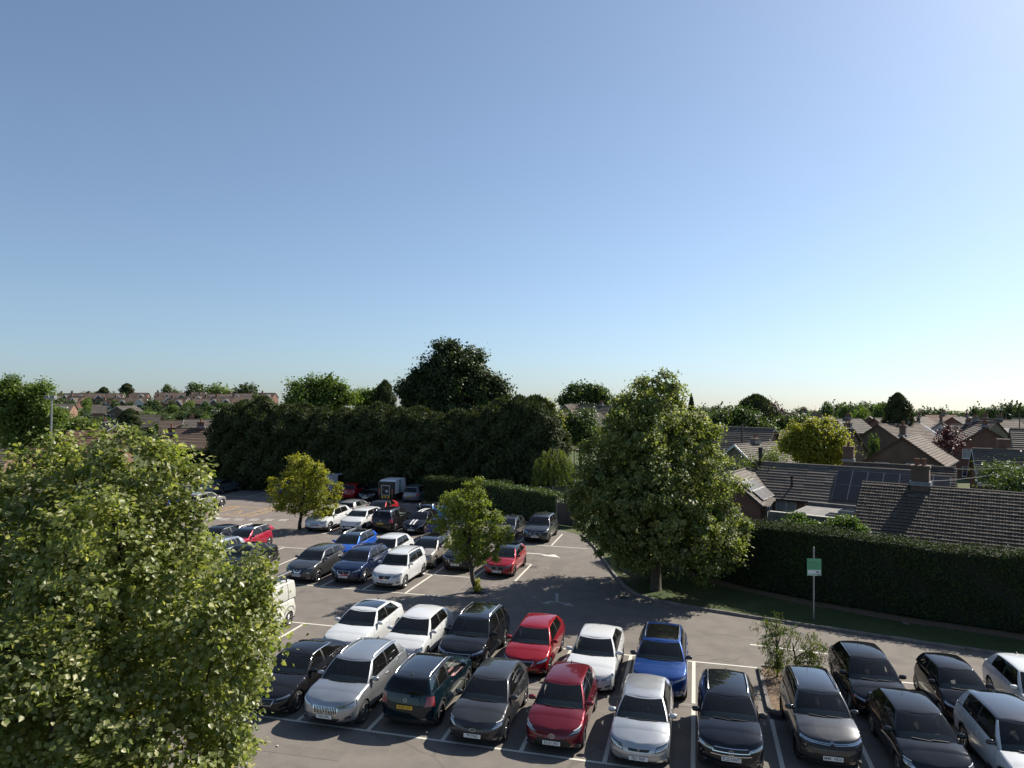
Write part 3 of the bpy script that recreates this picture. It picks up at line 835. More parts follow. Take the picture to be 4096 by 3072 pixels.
    inst('steering_wheel', ME_STEER, root, (-0.36, c.ycl + 0.72, c.zc - 0.02), (R(-25), 0, 0))
    for sx in (-0.37, 0.37): inst('seat', ME_SEAT[o['seats']], root, (sx, bx - 0.30, zfl), (0, 0, 0), (1, 1, (H - zfl - 0.16) / 0.74))
    inst('rear_seat', ME_BENCH, root, (0, min(c.yrr - 0.35, bx + 0.65), zfl), (0, 0, 0), (1, 1, (H - zfl - 0.24) / 0.74))
    b = MB(); p = gpt(('F', 0.0), 0.86); b.box(-0.11, 0.11, 0, 0.03, -0.035, 0.03); mo = b.build('rear_view_mirror', M_BLACK, root); mo.location = (0, p.y + 0.12, p.z - 0.06)
    b = MB()
    for x0, x1 in ((0.05, -0.55), (0.62, 0.05)):
        p0 = gpt(('F', abs(x0)), 0.03); p1 = gpt(('F', abs(x1)), 0.075)
        b.bar((math.copysign(p0.x, x0), p0.y - 0.015, p0.z + 0.012), (math.copysign(p1.x, x1), p1.y - 0.015, p1.z + 0.012), 0.02, 0.012)
    b.build('wiper', M_BLACK, root)
    # roof furniture
    if o['rails']:
        rm = {'chrome': M_CHROME, 'black': M_BLACK, 'satin': M_SATIN}[o['rails']]
        for sg in (1, -1):
            b = MB(); pts = []; n = 12
            for i in range(n + 1):
                y = lerp(c.yrf + 0.30, c.yrr - 0.18, i / n); q = (y - c.yrf) / (c.yrr - c.yrf)
                x = lerp(rwf, rwr, q) + 0.02 * math.sin(math.pi * q) - 0.055
                pts.append((sg * x, y, zroof(y) + (0.062 if 0 < i < n else 0.012)))
            b.tube(pts, 0.02, 6); b.build('roof_rail', rm, root, 60)
    if o['aerial']:
        b = MB(); y = c.yrr - 0.22 if o['aerial'] != 'front' else c.yrf + 0.15; b.tube([(0, y, zroof(y) + 0.03), (0, y + 0.16, zroof(y) + 0.42)], [0.008, 0.004], 5); b.build('aerial', M_BLACK, root)
    elif o['fin']:
        b = MB(); y = c.yrr - 0.20; z = zroof(y) + 0.035
        b.v += [(-0.03, y - 0.09, z), (0.03, y - 0.09, z), (0.03, y + 0.07, z), (-0.03, y + 0.07, z), (-0.006, y + 0.055, z + 0.075), (0.006, y + 0.055, z + 0.075)]
        b.f += [(0, 1, 5, 4), (1, 2, 5), (2, 3, 4, 5), (3, 0, 4)]; b.m += [0] * 4
        b.build('shark_fin_aerial', M_BLACK if o['roof'] is None else M_GLOSSBLK, root)
    if o['stripes']:
        sm = M_WHITE if o['stripes'] == 'white' else M_BLACK
        for sg in (1, -1):
            b = MB(); P = []
            for i in range(9):
                y = lerp(c.yf0 + 0.14, c.ycl - 0.02, i / 8)
                P.append([(sg * x, y, c.ztop(y) + cap_z(1, y, x / 0.75) + 0.008) for x in (0.06, 0.12, 0.19)])
            b.grid(P, 0, flip=sg > 0); P = []
            if o['stripes'] == 'white':
                for i in range(9):
                    y = lerp(c.yrf + 0.05, c.yrr - 0.03, i / 8)
                    P.append([(sg * x, y, zroof(y) + 0.058) for x in (0.06, 0.12, 0.19)])
                b.grid(P, 0, flip=sg > 0)
            b.build('stripe', sm, root, 60)
    return root, c
_mirr = {}
def MIRR(mat):
    if mat.name not in _mirr:
        b = MB(); b.lathe([(max(0.001, abs(math.sin(math.pi * i / 8)) ** 0.6), -math.copysign(abs(math.cos(math.pi * i / 8)) ** 0.8, math.cos(math.pi * i / 8))) for i in range(9)], 12, 0, 'x')
        _mirr[mat.name] = b.mesh('door_mirror', mat, 70)
    return _mirr[mat.name]
# ------------------------------------------------------------------ ground
def asphalt(name, c0, c1, patch=0.25):
    m, n, p = _nm(name)
    pos = geo_pos(n)
    f1 = noise(n, 0.12, 3, 0.6, vec=pos); f2 = noise(n, 1.1, 5, 0.65, vec=pos); f3 = noise(n, 55, 3, 0.7, vec=pos)
    c = ramp(n, f1, [(0.3, c0), (0.7, c1)])
    c = mixc(n, 0.5, c, ramp(n, f2, [(0.32, [x * 0.80 for x in c0]), (0.68, [x * 1.22 for x in c1])]))
    c = mixc(n, ramp(n, f3, [(0.40, (0, 0, 0)), (0.75, (1, 1, 1))]), mixc(n, 1.0, c, (0.74, 0.74, 0.74), 'MULTIPLY'), mixc(n, 1.0, c, (1.28, 1.27, 1.25), 'MULTIPLY'))
    # oil stains in the bays
    v = n.nodes.new('ShaderNodeTexVoronoi'); v.inputs['Scale'].default_value = 0.33; n.links.new(pos, v.inputs['Vector'])
    st = n.nodes.new('ShaderNodeMath'); st.operation = 'MULTIPLY_ADD'; n.links.new(f2, st.inputs[0]); st.inputs[1].default_value = 0.5; n.links.new(v.outputs['Distance'], st.inputs[2])
    c = mixc(n, ramp(n, st.outputs[0], [(0.28, (0.32, 0.32, 0.32)), (0.46, (0, 0, 0))]), c, [x * 0.5 for x in c0])
    # fine cracks
    wv = n.nodes.new('ShaderNodeVectorMath'); wv.operation = 'ADD'
    nz = n.nodes.new('ShaderNodeTexNoise'); nz.inputs['Scale'].default_value = 0.9; nz.inputs['Detail'].default_value = 6; n.links.new(pos, nz.inputs['Vector']); n.links.new(pos, wv.inputs[0]); n.links.new(nz.outputs['Color'], wv.inputs[1])
    v2 = n.nodes.new('ShaderNodeTexVoronoi'); v2.feature = 'DISTANCE_TO_EDGE'; v2.inputs['Scale'].default_value = 0.16; n.links.new(wv.outputs[0], v2.inputs['Vector'])
    c = mixc(n, ramp(n, v2.outputs['Distance'], [(0.0, (0.5, 0.5, 0.5)), (0.006, (0, 0, 0))]), c, [x * 0.45 for x in c0])
    n.links.new(c, p.inputs['Base Color'])
    p.inputs['Roughness'].default_value = 0.9; p.inputs['Specular IOR Level'].default_value = 0.25
    bump(n, p, f3, 0.5, 0.006)
    return m
M_ASPH = asphalt('asphalt', (0.160, 0.142, 0.124), (0.188, 0.166, 0.146))
M_ASPH2 = asphalt('old_asphalt', (0.180, 0.155, 0.138), (0.205, 0.176, 0.158))
def worn_paint(name, col, under):
    m, n, p = _nm(name); pos = geo_pos(n)
    f = noise(n, 9, 6, 0.7, vec=pos); f2 = noise(n, 0.8, 3, 0.6, vec=pos)
    a = n.nodes.new('ShaderNodeMath'); a.operation = 'MULTIPLY_ADD'; n.links.new(f2, a.inputs[0]); a.inputs[1].default_value = 0.45; n.links.new(f, a.inputs[2])
    c = mixc(n, ramp(n, a.outputs[0], [(0.50, (1, 1, 1)), (0.62, (0.12, 0.12, 0.12))]), col, under)
    c2 = mixc(n, ramp(n, a.outputs[0], [(0.44, (1, 1, 1)), (0.58, (0, 0, 0))]), col, under)
    n.links.new(c2, p.inputs['Base Color']); p.inputs['Roughness'].default_value = 0.75
    return m
M_LINE = worn_paint('line_paint', (0.56, 0.54, 0.47), (0.20, 0.185, 0.165))
M_LINEY = worn_paint('yellow_line_paint', (0.46, 0.28, 0.09), (0.22, 0.18, 0.13))
M_LINEW = worn_paint('faded_arrow_paint', (0.30, 0.285, 0.26), (0.19, 0.17, 0.15))
M_CONC = plain('concrete', (0.23, 0.205, 0.185), 0.85, var=0.25, scale=3, world=True)
M_KERB = plain('kerb_concrete', (0.17, 0.155, 0.14), 0.9, var=0.3, scale=2.5, world=True)
def grass_mat(name, a, b, dry):
    m, n, p = _nm(name); pos = geo_pos(n)
    f = noise(n, 0.35, 5, 0.65, vec=pos); f2 = noise(n, 14, 4, 0.7, vec=pos)
    c = ramp(n, f, [(0.30, a), (0.55, b), (0.78, dry)])
    c = mixc(n, ramp(n, f2, [(0.3, (0, 0, 0)), (0.7, (1, 1, 1))]), mixc(n, 1.0, c, (0.65, 0.65, 0.65), 'MULTIPLY'), mixc(n, 1.0, c, (1.3, 1.3, 1.3), 'MULTIPLY'))
    n.links.new(c, p.inputs['Base Color']); p.inputs['Roughness'].default_value = 0.95; p.inputs['Specular IOR Level'].default_value = 0.2
    bump(n, p, f2, 0.8, 0.03)
    return m
M_GRASS = grass_mat('verge_grass', (0.040, 0.060, 0.020), (0.058, 0.076, 0.027), (0.13, 0.105, 0.055))
M_LAND = grass_mat('land', (0.05, 0.07, 0.025), (0.075, 0.09, 0.035), (0.14, 0.12, 0.07))
M_SOIL = plain('bark_mulch', (0.135, 0.090, 0.056), 0.95, var=0.5, scale=9, world=True)

def hgt(x, y):                        # the land: level at the car park, an estate on a slight rise at left, falling away at right
    d = math.hypot(x, y)
    left = min(1.0, max(0.0, (-x / max(y, 1.0) + 0.02) / 0.25)) if y > 0 else 0.5
    rise = 2.0 * min(1.0, max(0.0, (d - 310) / 90.0))
    fall = 0.020 * max(0.0, d - 130)
    z = left * rise + (1 - left) * -fall
    if d > 470: z -= 0.022 * (d - 470) * (0.4 + 0.6 * left)
    return z - 0.03
b = MB()
rad = [0.0, 15, 30, 60, 90, 120, 130, 160, 200, 250, 310, 340, 370, 400, 430, 470, 560, 700, 1000, 1700, 3200]
P = []
for r_ in rad:
    P.append([(r_ * math.sin(2 * math.pi * i / 96), r_ * math.cos(2 * math.pi * i / 96), hgt(r_ * math.sin(2 * math.pi * i / 96), r_ * math.cos(2 * math.pi * i / 96))) for i in range(97)])
b.grid(P, 0, flip=False)
tag(b.build('ground', M_LAND, smooth=60), kind='structure')

# car park: one sheet with a verge cut along its right hand side
KERB = [(5.2, 53.5), (5.69, 49.4), (5.85, 45.5), (6.0, 41.5), (6.18, 39.2), (6.55, 37.6), (7.3, 36.5), (9.32, 35.04), (12.51, 33.2), (15.05, 31.8), (17.25, 30.62), (20.76, 28.83), (26, 26.2), (36, 21.4)]
lot = [(-75, 4), (36, 4)] + KERB[::-1] + [(3.4, 56.5), (-9, 62), (-7.5, 78), (-70, 100)]
b = MB(); b.poly([(x, y, 0.0) for x, y in lot]); lotb = b.build('car_park', M_ASPH); tag(lotb, kind='structure')
def uvpoly(b, pts, z, m=0): b.poly([G(u, v, z) for u, v in pts], m)
b = MB(); uvpoly(b, [(-70, 22.78), (-4.9, 22.78), (-4.9, 27.6), (-1.5, 27.9), (-7, 41.9), (-30, 41.9), (-60, 41.9)], 0.003)
tag(b.build('access_road', M_ASPH2), kind='structure')

def strip(b, u0, v0, u1, v1, w=0.10, z=0.006, m=0):
    d = np.array([u1 - u0, v1 - v0]); d = d / np.linalg.norm(d); n = np.array([-d[1], d[0]]) * w / 2
    L = math.hypot(u1 - u0, v1 - v0); k = max(1, int(L / 1.2)); P = []
    for i in range(k + 1):
        t = i / k; u = lerp(u0, u1, t); v = lerp(v0, v1, t); j = rng.normal(0, 0.004)
        P.append([G(u - n[0] * (1 + j), v - n[1] * (1 + j), z), G(u + n[0], v + n[1], z)])
    b.grid(P, m, flip=True)
# near double row
b = MB()
strip(b, -7.5, 0, 30, 0); strip(b, -30, 8.72, 14.75, 8.72)
strip(b, 14.6, 11.37, 17.6, 11.07, 0.13)
strip(b, 17.2, 8.7, 32, 8.7)
for k in range(-10, 13):
    strip(b, k * BW, 0.05, k * BW, 4.35, 0.13)
    if k != 6 or True: strip(b, k * BW, 4.75, k * BW, 8.67, 0.13)
tag(b.build('bay_lines_near_row', M_LINE), kind='structure')
b = MB()
strip(b, -30, 14.52, 0, 14.52); strip(b, -3.0, 18.58, -0.2, 18.58); strip(b, -24, 22.66, 2.5, 22.66)
for k in range(-9, 0): strip(b, k * BW, 14.57, k * BW, 22.6, 0.12)
strip(b, 0.03, 18.6, 0.03, 22.6, 0.12); strip(b, 2.5, 18.55, 2.5, 22.6, 0.12)
tag(b.build('bay_lines_middle_row', M_LINE), kind='structure')
b = MB()
strip(b, -16.4, 27.55, -3.5, 28.2); strip(b, -2.3, 28.4, 5.2, 28.1)
for k in range(6): strip(b, -16.4 + k * BW, 27.6, -16.4 + k * BW, 36.2, 0.11)
for k in range(-1, 2): strip(b, 0.15 + k * BW, 28.45, 0.15 + k * BW, 32.7, 0.11)
strip(b, -60, 42.3, -9, 42.6)
for k in range(-22, -3): strip(b, k * BW + 0.4, 42.4, k * BW + 0.4, 46.8, 0.10)
tag(b.build('bay_lines_far_row', M_LINE), kind='structure')
# hatched disabled bay in yellow
b = MB()
strip(b, -29.2, 32.5, -24.3, 32.5, 0.12); strip(b, -29.2, 36.8, -24.3, 36.8, 0.12)
for uu in (-29.2, -28.2, -25.3, -24.3): strip(b, uu, 32.5, uu, 36.8, 0.12)
for i in range(5):
    strip(b, -29.2, 32.9 + i * 0.85, -28.2, 33.4 + i * 0.85, 0.09); strip(b, -25.3, 33.4 + i * 0.85, -24.3, 32.9 + i * 0.85, 0.09)
pts = [(-26.75 + 0.55 * math.cos(a), 33.7 + 0.55 * math.sin(a)) for a in np.linspace(-2.6, 1.2, 10)]
for p, q in zip(pts, pts[1:]): strip(b, *p, *q, 0.11)
strip(b, -26.9, 33.9, -26.9, 35.3, 0.11); strip(b, -26.9, 34.5, -26.4, 34.5, 0.1)
tag(b.build('yellow_bay_marking', M_LINEY), kind='structure')
# zebra dashes and road arrows
b = MB()
for i in range(8):
    u = -29.5 + i * 1.2; strip(b, u, 30.1 + i * 0.27, u + 0.7, 30.27 + i * 0.27, 0.15); strip(b, u + 0.15, 29.6 + i * 0.27, u + 0.85, 29.77 + i * 0.27, 0.15)
strip(b, -33, 28.6, -29.6, 29.6, 0.14); strip(b, -33, 29.4, -29.8, 30.1, 0.14)
tag(b.build('dashed_marking', M_LINE), kind='structure')
def arrow(name, pts_uv, heads):
    b = MB()
    for p, q in zip(pts_uv, pts_uv[1:]): strip(b, *p, *q, 0.17, 0.0065)
    for h in heads: uvpoly(b, h, 0.008)
    tag(b.build(name, M_LINEW if 'bend' not in name else M_LINE), kind='structure')
arrow('turn_arrow_marking', [(5.25, 16.75), (5.55, 15.2)], [])
arrow('split_arrow_marking', [(5.1, 15.0), (5.55, 15.2), (6.1, 14.95)], [[(5.2, 14.7), (5.25, 15.3), (4.75, 14.8)], [(5.95, 14.68), (6.5, 14.7), (6.15, 15.25)]])
arrow('bend_arrow_marking', [(0.2, 25.6), (2.4, 25.6), (2.9, 25.35)], [[(2.6, 25.2), (3.9, 24.9), (3.35, 25.75)]])
b = MB(); uvpoly(b, [(-27.5, 31.1), (-26.1, 30.7), (-26.1, 31.35)], 0.008); strip(b, -29.5, 31.1, -27.3, 31.1, 0.2, 0.0065)
tag(b.build('entry_arrow_marking', M_LINE), kind='structure')
# drainage channel down the middle of the double row: separate concrete units
root = tag(empty('drainage_channel', G(0, 4.55)), kind='structure')
cm = MB(); cm.box(-0.49, 0.49, -0.11, 0.11, -0.02, 0.012); cm.box(-0.49, 0.49, -0.045, 0.045, 0.008, 0.014, 1)
cme = cm.mesh('channel_unit', [M_CONC, M_KERB])
for i in range(38):
    u = -19 + i
    if u > 14.2: break
    p = G(u, 4.55); inst('channel_unit', cme, root, (p[0] - root.location.x, p[1] - root.location.y, rng.uniform(-0.004, 0.002)), (0, 0, GA))
# darker reinstated patches
b = MB(); uvpoly(b, [(1.95, 21.5), (3.0, 21.7), (2.95, 22.3), (1.9, 22.1)], 0.004); tag(b.build('trench_patch', plain('patch', (0.075, 0.06, 0.055), 0.9, var=0.3, scale=4, world=True)), kind='structure')
for i, q in enumerate((((-3.6, 10.0), (-0.2, 10.1), (-0.2, 11.6), (-3.7, 11.5)), ((8.2, 9.6), (12.0, 9.7), (12.1, 10.3), (8.2, 10.2)), ((-12.5, 23.6), (-8.0, 23.7), (-8.1, 24.3), (-12.5, 24.2)), ((3.6, 19.0), (4.5, 19.0), (4.6, 24.0), (3.7, 24.0)), ((-9, -2.2), (2.5, -1.9), (2.5, -1.35), (-9, -1.7)))):
    b = MB(); uvpoly(b, q, 0.004); tag(b.build('repair_patch', asphalt('patched_asphalt_%d' % i, *[[x * k for x in c_] for c_, k in (((0.16, 0.142, 0.124), (0.86, 0.93, 0.88, 0.9, 0.94)[i]), ((0.188, 0.166, 0.146), (0.86, 0.93, 0.88, 0.9, 0.94)[i]))])), kind='structure')
# gully grates
def grate(px, py, w=0.45):
    p = on_z(px, py); root = empty('gully_grate', (p.x, p.y, 0.0), GA); 
    b = MB(); b.box(-w / 2, w / 2, -w / 2, w / 2, 0.002, 0.012); b.build('frame', M_BLACK, root)
    me = MB(); me.box(-w * 0.42, w * 0.42, -0.014, 0.014, 0.012, 0.026); me = me.mesh('bar', M_TRIM)
    for i in range(7): inst('bar', me, root, (0, (i - 3) * 0.055, 0))
    return root
tag(grate(2495, 2391), 'iron gully grate against the kerb near the lime trunk', 'drain')
tag(grate(3105, 2868), 'iron gully grate at the corner of the planting bed', 'drain')

# kerb and verge
def resample(pts, step):
    out = [np.array(pts[0], float)]; 
    for a, b_ in zip(pts, pts[1:]):
        a = np.array(a, float); b_ = np.array(b_, float); L = np.linalg.norm(b_ - a); k = max(1, round(L / step))
        for i in range(1, k + 1): out.append(a + (b_ - a) * i / k)
    return out
KP = resample(KERB, 0.92)
root = tag(empty('kerb', (KP[0][0], KP[0][1], 0)), kind='structure')
KH = 0.13
for a, b_ in zip(KP, KP[1:]):
    d = b_ - a; L = np.linalg.norm(d); nrm = np.array([-d[1], d[0]]) / L   # to the left of travel
    out = -nrm if False else nrm
    q = MB(); ww = 0.13; g = 0.008
    T = Matrix.Rotation(math.atan2(d[1], d[0]), 4, 'Z')
    zz = KH + rng.uniform(-0.008, 0.008)
    q.v = [(g, 0.0, -0.05), (L - g, 0.0, -0.05), (L - g, 0.0, zz - 0.02), (g, 0.0, zz - 0.02), (g, 0.02, zz), (L - g, 0.02, zz), (L - g, ww, zz), (g, ww, zz), (g, ww, -0.05), (L - g, ww, -0.05)]
    q.f = [(0, 1, 2, 3), (3, 2, 5, 4), (4, 5, 6, 7), (7, 6, 9, 8), (0, 3, 4, 7, 8), (1, 9, 6, 5, 2)]; q.m = [0] * 6
    o = q.build('kerb_stone', M_KERB, root); o.location = (a[0] - KP[0][0], a[1] - KP[0][1], 0); o.rotation_euler = (0, 0, math.atan2(d[1], d[0]))
def offset_line(pts, off):
    out = []
    for i, p in enumerate(pts):
        a = np.array(pts[max(0, i - 1)]); b_ = np.array(pts[min(len(pts) - 1, i + 1)]); d = b_ - a; d = d / np.linalg.norm(d)
        out.append((p[0] - d[1] * off, p[1] + d[0] * off))
    return out
inner = offset_line(KERB, 0.125)
HEDGE = [(8.6, 47.5), (11.2, 41.2), (12.9, 38.7), (15.3, 36.35), (18.7, 33.75), (22.4, 31.55), (28, 28.3), (38, 22.5)]   # foot of the tall clipped hedge
b = MB()
far = [(7.2, 54.0), (8.2, 50.0)] + HEDGE
vp = [(x, y, KH - 0.01) for x, y in inner] + [(x + 1.2, y + 1.4, KH - 0.01) for x, y in far[::-1]]
bm = bmesh.new(); vs = [bm.verts.new(q) for q in vp]; fc = bm.faces.new(vs); bmesh.ops.triangulate(bm, faces=[fc]); me = bpy.data.meshes.new('verge'); bm.to_mesh(me); bm.free(); me.materials.append(M_GRASS)
if me.polygons[0].normal.z < 0: me.flip_normals()
tag(link(bpy.data.objects.new('verge', me)), kind='structure')
b = MB(); hp = offset_line(HEDGE, 0.0); hq = offset_line(HEDGE, -0.85)
b.grid([[(p[0], p[1], KH + 0.006), (q[0] + rng.uniform(-.2, .2), q[1] + rng.uniform(-.2, .2), KH + 0.006)] for p, q in zip(resample(hp, 1.5), resample(hq, 1.5))])
tag(b.build('soil_strip', M_SOIL), kind='structure')

# block paved tree bay: every paver a piece
root = tag(empty('block_paving', G(1.2, 16.5)), kind='structure')
M_PAV = plain('paver', (0.165, 0.14, 0.125), 0.9, var=0.35, scale=1.6, world=True)
pm_ = MB(); pm_.box(-0.098, 0.098, -0.048, 0.048, -0.03, 0.008); pme = pm_.mesh('paver', M_PAV)
stuff = MB(); cnt = 0
cx, cy = G(1.2, 16.5)[:2]
cells = []
for j in range(39):
    for i in range(13):
        u = 0.06 + 0.1 + i * 0.2 - (0.1 if j % 2 else 0); v = 14.5 + 0.05 + j * 0.1
        if 0.15 < u < 2.38 and not (abs(u - 1.08) < 0.62 and abs(v - 15.95) < 0.62): cells.append((v, u))
for v, u in sorted(cells):
    p = G(u, v); dz = rng.uniform(-0.004, 0.004)
    if cnt < 300: inst('paver', pme, root, (p[0] - cx, p[1] - cy, dz), (0, 0, GA)); cnt += 1
    else: stuff.box(-0.098, 0.098, -0.048, 0.048, -0.03, 0.008, 0, Matrix.Translation((p[0] - cx, p[1] - cy, dz)) @ Matrix.Rotation(GA, 4, 'Z'))
tag(stuff.build('paver_field', M_PAV, root), kind='stuff')
b = MB(); 
for (u0, v0, u1, v1) in ((0.03, 14.5, 0.03, 18.4), (2.46, 14.5, 2.46, 18.4)):
    strip(b, u0, v0, u1, v1, 0.11, 0.014)
o = b.build('edging', M_KERB, None); tag(o, kind='structure')
gp = G(1.08, 15.95)
root = empty('tree_grille', (gp[0], gp[1], 0.006), GA); tag(root, 'square iron tree grille at the foot of the leaning young tree', 'tree grille')
b = MB(); b.box(-0.6, 0.6, -0.6, 0.6, -0.03, 0.006); b.build('base_plate', M_BLACK, root)
for rr_ in (0.28, 0.40, 0.52):
    inst('ring', torus_mesh('ring', rr_, 0.022, 26, 5, M_ALLOYD), root, (0, 0, 0.012), (R(90), 0, 0))

# planting bed beside the grey car
root = empty('planting_bed', G(15.9, 6.6), GA); tag(root, 'kerbed planting bed of bark mulch under the straggly cherry', 'planting bed')
b = MB()
b.poly([(-1.1, -2.0, 0.09), (1.15, -2.0, 0.09), (1.15, 2.0, 0.09), (-1.1, 2.0, 0.09)]); b.build('mulch', M_SOIL, root)
def kb(x0, y0, x1, y1):
    L = math.hypot(x1 - x0, y1 - y0); k = max(1, round(L / 0.85)); a = math.atan2(y1 - y0, x1 - x0)
    for i in range(k):
        me = MB(); me.box(0.006, L / k - 0.006, -0.06, 0.06, -0.02, 0.14 + rng.uniform(-0.006, 0.006))
        o = me.build('kerb_stone', M_KERB, root); o.location = (lerp(x0, x1, i / k), lerp(y0, y1, i / k), 0); o.rotation_euler = (0, 0, a)
kb(-1.15, -1.75, -1.15, 2.05); kb(-1.15, -1.75, -0.95, -2.05); kb(-0.95, -2.05, 1.1, -2.05); kb(1.2, -2.0, 1.2, 2.05); kb(-1.1, 2.1, 1.15, 2.1)
# ------------------------------------------------------------------ the parked cars
BLK = (0.009, 0.009, 0.0105); DGREY = (0.040, 0.041, 0.044); WHT = (0.56, 0.57, 0.57); SILV = (0.42, 0.43, 0.45); NAVY = (0.010, 0.016, 0.045)
GN_ = 'cars in the front row'; GF_ = 'cars in the second row'
make_car('black saloon car half hidden behind the foreground lime leaves', 'sedan', -1.25, -0.15, color=BLK, face='slim', wheel='ten', group=GN_, badge='ring', chrome_win=True)
make_car('silver estate-like SUV with vertical bar grille and plate W4 SWL', 'suv', 1.2, -0.42, L=4.69, W=1.90, H=1.66, wb=2.865, color=(0.36, 0.375, 0.39), metal=0.75, face='estate_silver', wheel='ten', plate='W4 SWL', badge='diagonal', group=GN_, chrome_win=True, rails='satin')
make_car('dark teal SUV parked tail first with yellow plate FN25 LDV', 'suv', 3.62, 0.2, 1, L=4.43, W=1.84, H=1.62, color=(0.004, 0.016, 0.024), metal=0.5, roof='black', rails='satin', wheel='dark', plate='FN25 LDV', badge='ring_bar', clad=True, seats='r', group=GN_, face='slim')
make_car('dark grey hatchback with oval badge and plate T9 YNG', 'hatch', 5.95, -0.2, color=DGREY, metal=0.4, face='oval_mouth', wheel='twin', plate='T9 YNG', badge='oval', group=GN_, aerial=True, L=4.04, W=1.74)
make_car('dark red small hatchback with wide black mouth and plate DU21 JNV', 'hatch', 8.3, 0.0, L=3.94, W=1.745, H=1.50, color=(0.13, 0.006, 0.013), metal=0.45, face='wide_mouth', wheel='ten', plate='DU21 JNV', badge='ovals', group=GN_, aerial=False)
make_car('old silver hatchback with small V-badged grille and plate FJ51 RKF', 'hatch', 10.82, -0.2, L=4.11, W=1.71, H=1.43, color=(0.47, 0.48, 0.49), metal=0.7, face='vee', wheel='five', plate='FJ51 RKF', badge='vee', group=GN_, fin=False, aerial=False, privacy=False, mirror=None, three=True)
make_car('black SUV with silver roof rails and plate FL23 NWT', 'suv', 13.32, 0.1, L=4.24, W=1.82, H=1.58, color=(0.0085, 0.0095, 0.014), metal=0.2, face='bars', wheel='dark', plate='FL23 NWT', badge='vw', rails='satin', group=GN_)
make_car('dark grey crossover with chrome chevrons and plate M481 NDA', 'suv', 16.0, 1.05, L=4.16, W=1.76, H=1.62, color=(0.055, 0.055, 0.058), metal=0.6, face='chevron', wheel='dark', plate='M481 NDA', roof='black', rails='black', mirror='black', group=GN_, aerial=True, fin=False, yaw=2)
make_car('black hatchback at the bottom edge between grey crossover and white off-roader', 'hatch', 18.62, 0.65, L=4.36, W=1.82, H=1.48, color=(0.010, 0.0115, 0.014), face='oval_mouth', wheel='twin', group=GN_, badge='oval', aerial=True, yaw=2)
make_car('white off-roader with black roof in the bottom right corner', 'suv', 21.1, 0.15, L=4.60, W=1.90, H=1.72, color=WHT, roof='black', wheel='twin', clad=True, mirror='black', group=GN_, face='shield', privacy=True, yaw=2)
# second row, tail to the lane
make_car('white fastback with black glass roof', 'sedan', -1.2, 4.95, L=4.61, W=1.86, H=1.48, color=WHT, face='closed', wheel='twin', glassroof=True, group=GF_, boot=0, rb=4.45, rr=3.75, tail=1.06, zn=0.76, zc=1.0, badge='star')
make_car('white hatchback with plain white roof between fastback and black SUV', 'hatch', 1.3, 4.9, L=4.36, W=1.82, H=1.48, color=WHT, face='oval_mouth', wheel='five', group=GF_, aerial=True)
make_car('black SUV with silver roof rails and octagonal badge', 'suv', 3.75, 4.85, L=4.57, W=1.88, H=1.66, color=BLK, face='slim', wheel='ten', group=GF_, rails='satin', badge='octagon', roof='black')
make_car('bright red hatchback in the second row with aerial', 'hatch', 6.2, 5.15, L=4.28, W=1.76, H=1.46, color=(0.26, 0.006, 0.012), metal=0.25, face='shield', wheel='twin', group=GF_, aerial=True, badge='ovals')
make_car('white liftback car between bright red hatchback and blue SUV', 'sedan', 8.7, 4.35, L=4.66, W=1.81, H=1.46, color=WHT, face='gen', wheel='five', group=GF_, privacy=False, boot=0, rb=4.48, rr=3.65, tail=1.06)
make_car('royal blue SUV with sunroof and black mirrors', 'suv', 11.15, 4.3, L=4.63, W=1.90, H=1.64, color=(0.012, 0.05, 0.20), metal=0.45, face='slim', wheel='twin', group=GF_, mirror='black', glassroof=True, rails='black', badge='rings')
make_car('black hatchback with chrome window trim behind the straggly cherry', 'hatch', 18.2, 4.85, L=4.42, W=1.81, H=1.52, color=(0.012, 0.013, 0.015), face='gen', wheel='ten', group=GF_, chrome_win=True, aerial=True, yaw=2)
make_car('small black city car in the second row at right', 'city', 20.85, 5.0, color=BLK, face='gen', wheel='five', group=GF_, three=True, fin=False, privacy=False, yaw=2)
make_car('white hatchback at the right edge of the second row', 'hatch', 23.4, 5.0, L=4.3, W=1.80, H=1.52, color=WHT, face='oval_mouth', wheel='twin', group=GF_, yaw=2)
# middle rows
GM_ = 'cars in the middle row'
make_car('dark grey crossover with chrome V grille and plate VN66 WWE', 'suv', -8.85, 14.45, L=4.13, W=1.76, H=1.57, color=(0.070, 0.072, 0.076), metal=0.6, face='vmotion', wheel='twin', plate='VN66 WWE', badge='ring_bar', group=GM_, aerial=True)
make_car('navy blue SUV with plate GF67 OSZ', 'suv', -6.3, 14.95, L=4.36, W=1.84, H=1.60, color=(0.010, 0.020, 0.058), metal=0.4, face='shield', wheel='petal', plate='GF67 OSZ', badge='s', group=GM_, rails='black', clad=True)
make_car('white boxy SUV with plate GX15 AFF', 'suv', -3.72, 14.6, L=4.22, W=1.79, H=1.69, color=WHT, face='shield', wheel='twin', plate='GX15 AFF', badge='wing', group=GM_, rails='black', rf=1.72, rr=3.98, rb=4.12)
make_car('bright blue crossover with black roof behind the dark grey crossover', 'suv', -8.9, 18.9, L=4.3, W=1.8, H=1.58, color=(0.012, 0.085, 0.42), metal=0.3, face='slim', wheel='dark', roof='black', group=GM_, rails='satin')
make_car('white family hatchback behind the white boxy SUV', 'hatch', -6.4, 19.1, L=4.4, W=1.8, H=1.52, color=WHT, face='gen', wheel='five', group=GM_)
